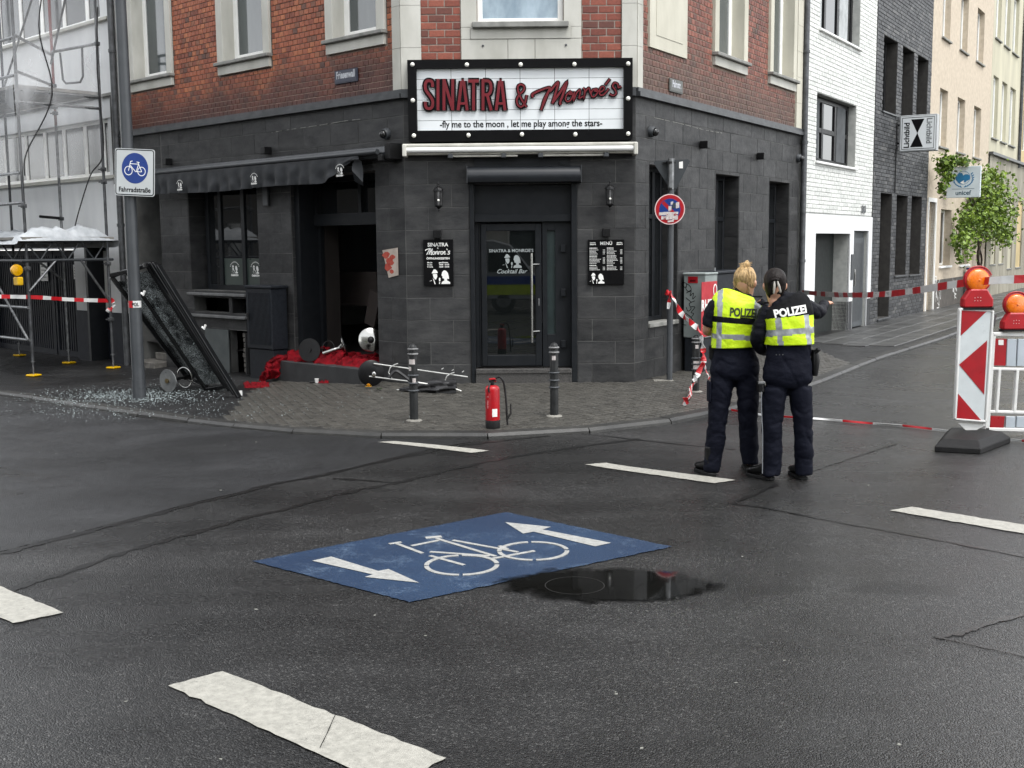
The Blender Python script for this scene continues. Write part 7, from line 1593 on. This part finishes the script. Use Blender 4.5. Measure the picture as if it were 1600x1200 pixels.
def organic(mb, name, mat, parent, vox=.011, sm_it=4, disp=None):
    o = mb.build('tmp_' + name, mat); m = o.modifiers.new('r', 'REMESH'); m.mode = 'VOXEL'; m.voxel_size = vox; m.adaptivity = 0
    s = o.modifiers.new('s', 'SMOOTH'); s.factor = .5; s.iterations = sm_it
    bpy.context.view_layer.update(); dg = bpy.context.evaluated_depsgraph_get(); me = bpy.data.meshes.new_from_object(o.evaluated_get(dg)); me.name = name
    if disp:
        ns = [v.normal.copy() for v in me.vertices]
        for v, n_ in zip(me.vertices, ns): v.co += n_ * disp(v.co)
    if parent is not None: me.transform(WM[parent.name].inverted())
    me.materials.clear(); me.materials.append(mat); me.polygons.foreach_set('use_smooth', [True] * len(me.polygons))
    bpy.data.objects.remove(o); o = bpy.data.objects.new(name, me); col.objects.link(o)
    if parent is not None: o.parent = parent; WM[o.name] = WM[parent.name]
    else: WM[o.name] = Matrix.Identity(4)
    return o
def folds(amp, zs=None, seed=0):
    def f(c):
        d = -amp * .7 * max(0, 1 - abs(noise.noise(Vector((c.x * 7 + c.z * 3, c.y * 6, c.z * 6.5 + seed * 3)))) * 9) + noise.noise(Vector((c.x * 9 + c.z * 4, c.y * 9, c.z * 11 + seed))) * amp + noise.noise(Vector((c.x * 22, c.y * 22 + c.z * 8, c.z * 26 + seed))) * amp * .45
        if zs:
            for z0, w_, a_, fr in zs:
                k = max(0, 1 - abs(c.z - z0) / w_); d += a_ * k * math.sin((c.z + c.x * .5 + .04 * noise.noise(c * 7)) * fr)
        return d
    return f
def hand(mb, wrist, d, palm, k=1.0, curl=.35, side=1):
    d = Vector(d).normalized(); palm = Vector(palm).normalized(); s = d.cross(palm).normalized() * side
    loft(mb, dens([(wrist, .026 * k, .019 * k, s), (wrist + d * .03 * k, .034 * k, .017 * k, s), (wrist + d * .075 * k, .040 * k, .014 * k, s), (wrist + d * .09 * k, .036 * k, .011 * k, s)], 3), 12)
    for i, (off, ln_) in enumerate(((-.030, .065), (-.010, .075), (.010, .070), (.028, .055))):
        p = wrist + d * .075 * k + s * off * k; pts = [p]; dd = d.copy()
        for j in range(3): dd = (dd + palm * curl * (.7 + .3 * j)).normalized(); p = p + dd * ln_ * k * (.45, .32, .28)[j]; pts.append(p)
        mb.tube(smooth2([tuple(q) for q in pts], 3), [.0092 * k, .009 * k, .009 * k, .0087 * k, .0085 * k, .0083 * k, .008 * k, .0075 * k, .007 * k, .0045 * k], 8)
    p = wrist + d * .025 * k - s * .030 * k; mb.tube([p, p + (d * .6 - s * .7 + palm * .3).normalized() * .032 * k, p + (d * .85 - s * .45 + palm * .45).normalized() * .062 * k], [.012 * k, .0105 * k, .0065 * k], 8)
def boot(mb, heel, d, k=1.0):
    d = Vector(d).normalized(); lat = Vector((-d.y, d.x, 0)); g = heel.z
    S = [(-.01, .030, .030, .045), (.03, .040, .045, .06), (.08, .042, .045, .06), (.14, .045, .036, .045), (.20, .048, .03, .035), (.25, .040, .024, .028), (.275, .018, .014, .02)]
    loft(mb, dens([(Vector((heel.x, heel.y, g + h)) + d * a * k, w_ * k, v_ * k, lat) for a, w_, v_, h in S], 3), 14)
    loft(mb, dens([(Vector((heel.x, heel.y, g + .04)) + d * .035, .044, .05, None), (Vector((heel.x, heel.y, g + .12)) + d * .035, .046, .052, None), (Vector((heel.x, heel.y, g + .22)) + d * .03, .05, .055, None)], 3), 14)
def sole(mb, heel, d, k=1.0):
    d = Vector(d).normalized(); lat = Vector((-d.y, d.x, 0)); out = []
    for a, w_ in ((-.015, .024), (0, .036), (.05, .042), (.12, .043), (.19, .051), (.245, .043), (.275, .022)): out.append((a, w_))
    P = [Vector((heel.x, heel.y, heel.z)) + d * a + lat * w_ for a, w_ in out] + [Vector((heel.x, heel.y, heel.z)) + d * a - lat * w_ for a, w_ in out[::-1]]
    mb.prism(P, (0, 0, .024))
def project_text(s, vest, parent, ctr, width, cap, rot, mat, yp):
    mb = MB(); cr, sr = math.cos(R(rot)), math.sin(R(rot)); text(mb, s, Vector((0, 0, 0)), Vector((cr, 0, sr)), Vector((-sr, 0, cr)), Vector((0, -1, 0)), cap / .70, 'CENTER', bold=.0035, xs=1, thick=0)
    xs_ = [v.x * cr + v.z * sr for v in mb.v]; sc_ = width / (max(xs_) - min(xs_)); inv = WM[vest.name]
    bvh = BVHTree.FromPolygons([inv @ v.co for v in vest.data.vertices], [p.vertices[:] for p in vest.data.polygons])
    # subdivide long edges so that the print follows the back
    bm = bmesh.new(); vs_ = [bm.verts.new(v) for v in mb.v]
    for f in mb.f:
        try: bm.faces.new([vs_[i] for i in f])
        except ValueError: pass
    bmesh.ops.triangulate(bm, faces=bm.faces); bmesh.ops.subdivide_edges(bm, edges=[e for e in bm.edges if e.calc_length() > .02], cuts=2, use_grid_fill=False); out = MB(); bm.verts.index_update()
    for v in bm.verts:
        x = v.co.x * cr + v.co.z * sr; z = -v.co.x * sr + v.co.z * cr - cap / 2; x *= sc_
        p = Vector((ctr.x + x * cr - z * sr, yp - .6, ctr.z + x * sr + z * cr)); h = bvh.ray_cast(p, Vector((0, 1, 0)))[0]; out.v.append((h if h else Vector((p.x, yp - .1, p.z))) + Vector((0, -.0095, 0)))
    out.f = [tuple(v.index for v in f.verts) for f in bm.faces]; out.mi = [0] * len(out.f); bm.free()
    return out.build('lettering', mat, parent, recalc=False)
def person(spec):
    yp = spec['y']; c = lambda x, y, dy=0: at_y(1030 + x * .3166, 390 + y * .3166, yp + dy); u = .3166 * yp / 1800
    ft = spec['feet']; torso = [(c(x, y, dy), hw * u, dep, None) for x, y, hw, dep, dy in spec['torso']]
    # body: one continuous figure
    mb = MB(); loft(mb, dens([(a, b * .80, d * .78, l) for a, b, d, l in torso]), 28)
    hc, hd = c(*spec['head']), spec['hd']; fw = Vector((math.sin(R(spec['yaw'])), math.cos(R(spec['yaw'])), 0)); lt = Vector((fw.y, -fw.x, 0))
    S = [(-.115, .035, .04, .055), (-.095, .052, .062, .035), (-.06, .064, .082, .012), (-.02, .072, .094, .0), (.03, .076, .098, -.003), (.07, .070, .090, -.006), (.10, .052, .066, -.008), (.118, .02, .028, -.008)]
    loft(mb, dens([(hc + Vector((0, 0, z)) + fw * f, w_, d_, lt) for z, w_, d_, f in S], 4), 24, 2.1)
    loft(mb, dens([(torso[-1][0] - Vector((0, 0, .03)), .055, .055, None), (hc - Vector((0, 0, .13)) - fw * .01, .05, .052, None), (hc - Vector((0, 0, .06)), .05, .055, None)], 4), 18)
    mb.sphere(hc + fw * .105 + Vector((0, 0, -.02)), .016, 8, (1, 1, 1.6)); mb.sphere(hc + fw * .085 + Vector((0, 0, -.095)), .022, 8)
    for s in (-1, 1): loft(mb, dens([(hc + lt * s * .074 + Vector((0, 0, -.035)) - fw * .004, .008, .012, lt), (hc + lt * s * .084 + Vector((0, 0, -.01)) - fw * .010, .010, .020, lt), (hc + lt * s * .084 + Vector((0, 0, .018)) - fw * .010, .008, .016, lt)], 3), 10)
    for arm in spec['arms']:
        pts = [(c(x, y, dy), r_ * .74, r_ * .74, None) for x, y, dy, r_ in arm['p']]; loft(mb, dens(pts, 5), 16); w0, w1 = pts[-2][0], pts[-1][0]
        loft(mb, [(w1 - (w1 - w0).normalized() * .02, .030, .026, None), (w1 + (w1 - w0).normalized() * .02, .027, .021, None)], 12); hand(mb, w1, arm.get('dir') or (w1 - w0), arm['palm'], .95, arm.get('curl', .35), arm.get('side', 1))
    for leg in spec['legs']: loft(mb, dens([(c(x, y, dy), hw * u * .5, hw * u * .5, None) for x, y, hw, dy in leg]), 18)
    body = organic(mb, 'person', SKIN, None, .0085, 2); tag(body, spec['label'], 'person', 'police officers standing on the road')
    # trousers
    mb = MB(); hips = [s for s in torso if s[0].z < spec['waist_z']]; loft(mb, dens(hips), 32, 2.2)
    for leg in spec['legs']: loft(mb, dens([(c(x, y, dy), hw * u, hw * u * .98, None) for x, y, hw, dy in leg]), 24, 2.1)
    organic(mb, 'trousers', NAVYT, body, .011, 3, folds(.009, None, spec['seed']))
    # jacket or shirt
    mb = MB(); up = [(a, b * 1.0, d, l) for a, b, d, l in torso if a.z > spec['waist_z'] - .10]; loft(mb, dens(up), 32, 2.3)
    for arm in spec['arms']: q = [(c(x, y, dy), r_, r_, None) for x, y, dy, r_ in arm['p'][:arm['sleeve']]]; q[-1] = (q[-1][0], q[-1][1] * 1.05, q[-1][2] * 1.05, None); loft(mb, dens(q), 20, 2.1)
    nk = torso[-1]; loft(mb, dens([(nk[0] - Vector((0, 0, .05)), .085, .075, None), (nk[0] + Vector((0, 0, .0)), .066, .064, None), (nk[0] + Vector((0, 0, spec['collar'])), .060, .062, None)], 3), 22)
    organic(mb, 'jacket' if spec['seed'] else 'shirt', NAVYJ, body, .010, 3, folds(.006, [(1.2, .25, .003, 70)], spec['seed'] + 3))
    # boots
    for hx_, hy_, d_ in ft:
        g = G(1030 + hx_ * .3166, 390 + hy_ * .3166); mb = MB(); boot(mb, g + Vector((0, 0, .018)), d_); bt = organic(mb, 'boot', BOOT, body, .009, 3); mb = MB(); sole(mb, g, d_); mb.build('sole', RUBBER, bt, bev=.004)
    # vest
    v0, v1 = spec['vest']; ring = [s for s in dens(torso, 10) if True]; lo, hi = c(0, v1).z, c(0, v0).z; ring = [s for s in ring if lo <= s[0].z <= hi]
    mb = MB(); loft(mb, [(a, b + .014, d + .016, l) for a, b, d, l in ring], 110, 2.4, False); mats = [HV, HVS, VBLK]
    for i, f in enumerate(mb.f):
        q = sum((mb.v[k] for k in f), Vector()) / len(f); r_ = q - C0; w_ = r_.dot(c_fwd); px = 800 + F_PX * r_.dot(c_r) / w_; py = 600 - F_PX * r_.dot(c_u) / w_; mb.mi[i] = spec['vmat']((px - 1030) / .3166, (py - 390) / .3166, q.y < ring[0][0].y)
    vst = mb.build('vest', mats, body, smooth=70, recalc=False); so_ = vst.modifiers.new('t', 'SOLIDIFY'); so_.thickness = .006; so_.offset = 1
    fn_ = folds(.006, None, spec['seed'] + 9)
    for v in vst.data.vertices: v.co += v.normal * fn_(v.co)
    project_text('POLIZEI', vst, body, c(*spec['text'][0]), spec['text'][1] * u, spec['text'][2] * u, spec['text'][3], spec['text'][4], yp)
    # belt
    mb = MB(); z = spec['waist_z']; bs = [s for s in dens(torso, 10) if abs(s[0].z - z) < .032]
    loft(mb, [(a, b + .012, d + .012, l) for a, b, d, l in bs], 40, 2.3); mb.build('belt', BLACKM, body, smooth=60)
    return body, c, u, hc, fw, lt
PR = M('dark_vest_print', (.03, .045, .012), (.02, .03, .01), .6)
def vm1(x, y, back):
    if not back: return 0
    if y < 332 + (x - 300) * .05: 
        if 290 - (y - 215) * .03 < x < 316 - (y - 215) * .05: return 1
        if 462 < x - (y - 215) * -.12 - 14 < 494: return 1
        return 0
    if y < 362 + (x - 300) * .06: return 2
    if 284 < x < 309 and y > 355: return 1
    if 455 < x < 478 and y > 362: return 1
    if 414 + (x - 300) * .07 < y < 440 + (x - 300) * .07: return 1
    return 0
w1 = dict(y=9.08, seed=0, label='blonde officer with a hair bun in a full yellow high visibility vest, seen from behind', waist_z=1.19,
    torso=[(372, 640, 80, .09, 0), (372, 615, 118, .12, 0), (372, 570, 120, .125, 0), (371, 520, 108, .112, 0), (370, 480, 102, .105, 0), (370, 430, 100, .105, 0), (373, 370, 104, .11, 0), (380, 310, 112, .115, .005), (388, 268, 116, .105, .01), (395, 243, 98, .085, .015), (403, 224, 62, .07, .02), (410, 206, 38, .058, .02)],
    head=(425, 163, .02), hd=1, yaw=28, collar=.035,
    arms=[dict(p=[(300, 256, 0, .055), (272, 285, 0, .062), (252, 330, 0, .056), (240, 378, .01, .052), (236, 405, .06, .044), (262, 408, .20, .034), (300, 396, .28, .028)], sleeve=4, palm=(0, 0, -1), curl=.4),
          dict(p=[(482, 262, 0, .055), (505, 290, 0, .062), (512, 335, .01, .055), (512, 385, .05, .050), (498, 405, .14, .042), (470, 400, .24, .034), (440, 392, .28, .028)], sleeve=4, palm=(0, 0, -1), side=-1, curl=.4)],
    legs=[[(316, 630, 60, 0), (304, 690, 60, 0), (295, 780, 53, -.01), (287, 860, 46, -.01), (276, 960, 50, .01), (264, 1040, 44, .02), (258, 1096, 40, .02)], [(430, 630, 60, 0), (436, 690, 57, 0), (438, 780, 52, 0), (439, 860, 47, .02), (444, 960, 47, .05), (446, 1030, 42, .06), (446, 1062, 40, .06)]],
    feet=[(262, 1116, (-.30, 1, 0)), (446, 1098, (.12, 1, 0))], vest=(222, 486), vmat=vm1, text=((400, 306), 132, 40, -4, PR))
b1, c, u, hc, fw, lt = person(w1)
def hair_shell(hc, fw, lt, col_name, cl, seed, lift=0.0, bun=None):
    mt = NT(col_name); s_ = mt.noise(60, 4, stretch=(1, 1, .25)); mt.set(Base_Color=mt.mix(mt.ramp(s_, ((.35, 0), (.65, 1))), cl, tuple(x * .35 for x in cl)), Roughness=.5, Specular_IOR_Level=.2); mt.bump(s_, .8, .01); return mt.m
def hair(body, hc, fw, lt, m, rough_amp, cover=0):
    mb = MB(); S = [(-.062 - cover, .03, .02, -.050), (-.052 - cover * .9, .056, .045, -.035), (-.03, .076, .070, -.026), (-.0, .084, .085, -.018), (.05, .086, .097, -.012), (.09, .074, .085, -.01), (.12, .05, .058, -.01), (.134, .016, .02, -.01)]
    loft(mb, dens([(hc + Vector((0, 0, z)) + fw * f, w_, d_, lt) for z, w_, d_, f in S], 4), 26, 2.1)
    return organic(mb, 'hair', m, body, .009, 2, lambda p: noise.noise(Vector((p.x * 60, p.y * 60, p.z * 14))) * rough_amp + noise.noise(p * 25) * rough_amp * .6)
BL = hair_shell(hc, fw, lt, 'blonde_hair', hx('c8a878'), 1); h1 = hair(b1, hc, fw, lt, BL, .004)
bc = c(424, 82, .0); mb = MB(); mb.sphere(bc, .042, 16, (1, 1, .8)); mb.sphere(bc + Vector((.012, -.012, .018)), .026, 12)
bun = organic(mb, 'bun', BL, b1, .008, 1, lambda p: noise.noise(Vector((p.x * 45, p.y * 45, p.z * 70))) * .008)
mb = MB()
for k in range(46):
    a = rnd.uniform(0, 6.28); e = rnd.uniform(-.3, 1); p = hc + lt * math.cos(a) * .078 + Vector((0, 0, .045 * math.sin(a) + rnd.uniform(-.06, .06))) - fw * rnd.uniform(.05, .09); q = bc + Vector((rnd.uniform(-.04, .04), rnd.uniform(-.04, .0), rnd.uniform(-.02, .03)))
    m_ = (p + q) / 2 - fw * rnd.uniform(.012, .03) + lt * rnd.uniform(-.015, .015); mb.tube([tuple(x) for x in smooth2([tuple(p), tuple(m_), tuple(q)], 4)], .0022, 4, caps=False)
for k in range(16):
    p = bc + Vector((rnd.uniform(-.03, .03), rnd.uniform(-.03, .03), .01)); d_ = Vector((rnd.uniform(-1, 1), rnd.uniform(-1, 1), rnd.uniform(.1, 1))).normalized(); mb.tube([p, p + d_ * .03, p + d_ * .05 + Vector((0, 0, -.008))], .0016, 4, caps=False)
o = mb.build('loose_strands', BL, b1, smooth=1); o['kind'] = 'stuff'
# officer one: radio, holster, shoulder tabs
mb = MB(); mb.bar(c(262, 470, .02), c(262, 545, .02), .05, .07); mb.build('radio', BLACKM, b1, bev=.012)
mb = MB(); mb.tube([c(262, 470, .02), c(264, 440, .02)], .008, 8); mb.build('radio_aerial', RUBBER, b1)
for x, y in ((318, 214), (486, 232)): mb = MB(); mb.box(c(x, y, .01), (.07, .05, .012), 0); mb.build('shoulder_tab', VBLK, b1, bev=.005)
mb = MB(); mb.box(c(246, 700, .0), (.02, .12, .17)); mb.build('cargo_pocket', NAVYT, b1, bev=.008)

def vm2(x, y, back):
    if y < 334 + (x - 560) * -.10 + 6: return 2
    if not back: return 0
    if 573 + (y - 335) * .10 < x < 600 + (y - 335) * .10: return 1
    if 712 + (y - 335) * .12 < x < 736 + (y - 335) * .12: return 1
    if 392 - (x - 600) * .08 < y < 426 - (x - 600) * .08: return 1
    return 0
w2 = dict(y=8.86, seed=5, label='dark haired officer with a pale hair clip and black carrier, pointing up the street', waist_z=1.12,
    torso=[(632, 680, 84, .09, 0), (633, 645, 120, .12, 0), (635, 600, 122, .125, 0), (637, 550, 116, .118, 0), (639, 510, 112, .112, 0), (640, 460, 110, .115, 0), (640, 400, 108, .118, 0), (635, 340, 112, .12, .005), (625, 300, 116, .112, .01), (612, 268, 104, .09, .015), (600, 248, 68, .072, .02), (590, 232, 42, .06, .02)],
    head=(570, 177, .02), hd=1, yaw=4, collar=.04,
    arms=[dict(p=[(540, 286, 0, .055), (523, 322, 0, .060), (502, 380, 0, .057), (482, 440, .01, .054), (498, 482, .06, .048), (525, 500, .17, .040), (548, 495, .24, .030)], sleeve=7, palm=(0, 0, -1)),
          dict(p=[(690, 276, .01, .060), (722, 284, .04, .068), (756, 300, .10, .062), (782, 306, .16, .058), (800, 292, .24, .050), (812, 276, .32, .044), (820, 268, .36, .036)], sleeve=7, palm=(-.3, -.3, -1), side=-1, curl=.28, dir=(.55, .8, .12))],
    legs=[[(572, 680, 62, 0), (566, 735, 61, 0), (560, 820, 54, 0), (557, 890, 49, 0), (557, 980, 50, .01), (555, 1060, 48, .02), (553, 1114, 46, .02)], [(696, 680, 60, 0), (701, 735, 57, 0), (706, 820, 51, 0), (711, 890, 47, .0), (714, 980, 47, .01), (713, 1060, 44, .02), (712, 1110, 42, .02)]],
    feet=[(552, 1138, (-.55, 1, 0)), (712, 1136, (-.10, 1, 0))], vest=(262, 476), vmat=vm2, text=((630, 300), 158, 37, 9, INKW))
b2, c, u, hc, fw, lt = person(w2)
DK = hair_shell(hc, fw, lt, 'dark_brown_hair', hx('1d1512'), 2); hair(b2, hc, fw, lt, DK, .0025, .035)
mb = MB(); CLP = M('pale_hair_clip', hx('a8a49c'), hx('8c8880'), .4, 10)
for dx, tz in ((-.006, 0), (.014, .006)): q = c(572, 152, -.085); mb.tube([tuple(p) for p in smooth2([tuple(q + Vector((dx, 0, .01))), tuple(q + Vector((dx * 1.5, -.02, -.03))), tuple(q + Vector((dx * 2.2 + .002, -.022, -.075 + tz))), tuple(q + Vector((dx * 2.6 + .004, -.015, -.10 + tz)))], 4)], [.006] * 4 + [.009] * 4 + [.008] * 4 + [.004], 8)
mb.build('hair_clip', CLP, b2, smooth=1)
mb = MB(); q = c(556, 150, -.09); mb.tube([q, q + Vector((.025, -.01, .006)), q + Vector((.05, 0, .0))], .011, 8); mb.sphere(c(570, 172, -.082), .026, 12, (1, .7, 1.2)); mb.build('hair_knot', DK, b2, smooth=1)
mb = MB(); loft(mb, dens([(c(768, 492, -.02), .022, .03, None), (c(770, 540, -.02), .032, .045, None), (c(768, 590, -.02), .028, .042, None), (c(766, 622, -.02), .022, .034, None)], 3), 14); hol = mb.build('holster', BLACKM, b2, smooth=50)
mb = MB(); mb.bar(c(770, 508, -.04), c(790, 488, -.07), .03, .03); mb.build('pistol_grip', RUBBER, hol, bev=.006)
mb = MB(); loft(mb, dens([(c(500, 650, -.0), .03, .045, None), (c(502, 700, 0), .032, .05, None)], 3), 12); mb.build('phone_pouch', BLACKM, b2, bev=.004)
mb = MB(); mb.box(c(506, 658, -.085), (.055, .01, .02)); mb.build('pouch_clasp', GALV, b2, bev=.003)
mb = MB(); mb.tube([tuple(p) for p in smooth2([tuple(c(x, y, -.045)) for x, y in ((505, 700), (505, 800), (510, 900), (510, 1000), (509, 1105))], 5)], .0035, 6); mb.build('seam_piping', M('grey_piping', hx('8a8d92'), None, .5), b2, smooth=1)
for x, y in ((540, 262), (676, 234)): mb = MB(); mb.box(c(x, y, .02), (.08, .05, .012), 0); mb.build('shoulder_tab', VBLK, b2, bev=.005)
mb = MB()
for x in (578, 594, 610): mb.sphere(c(x, 519, -.135), .005, 6)
mb.build('belt_stud', GALV, b2)
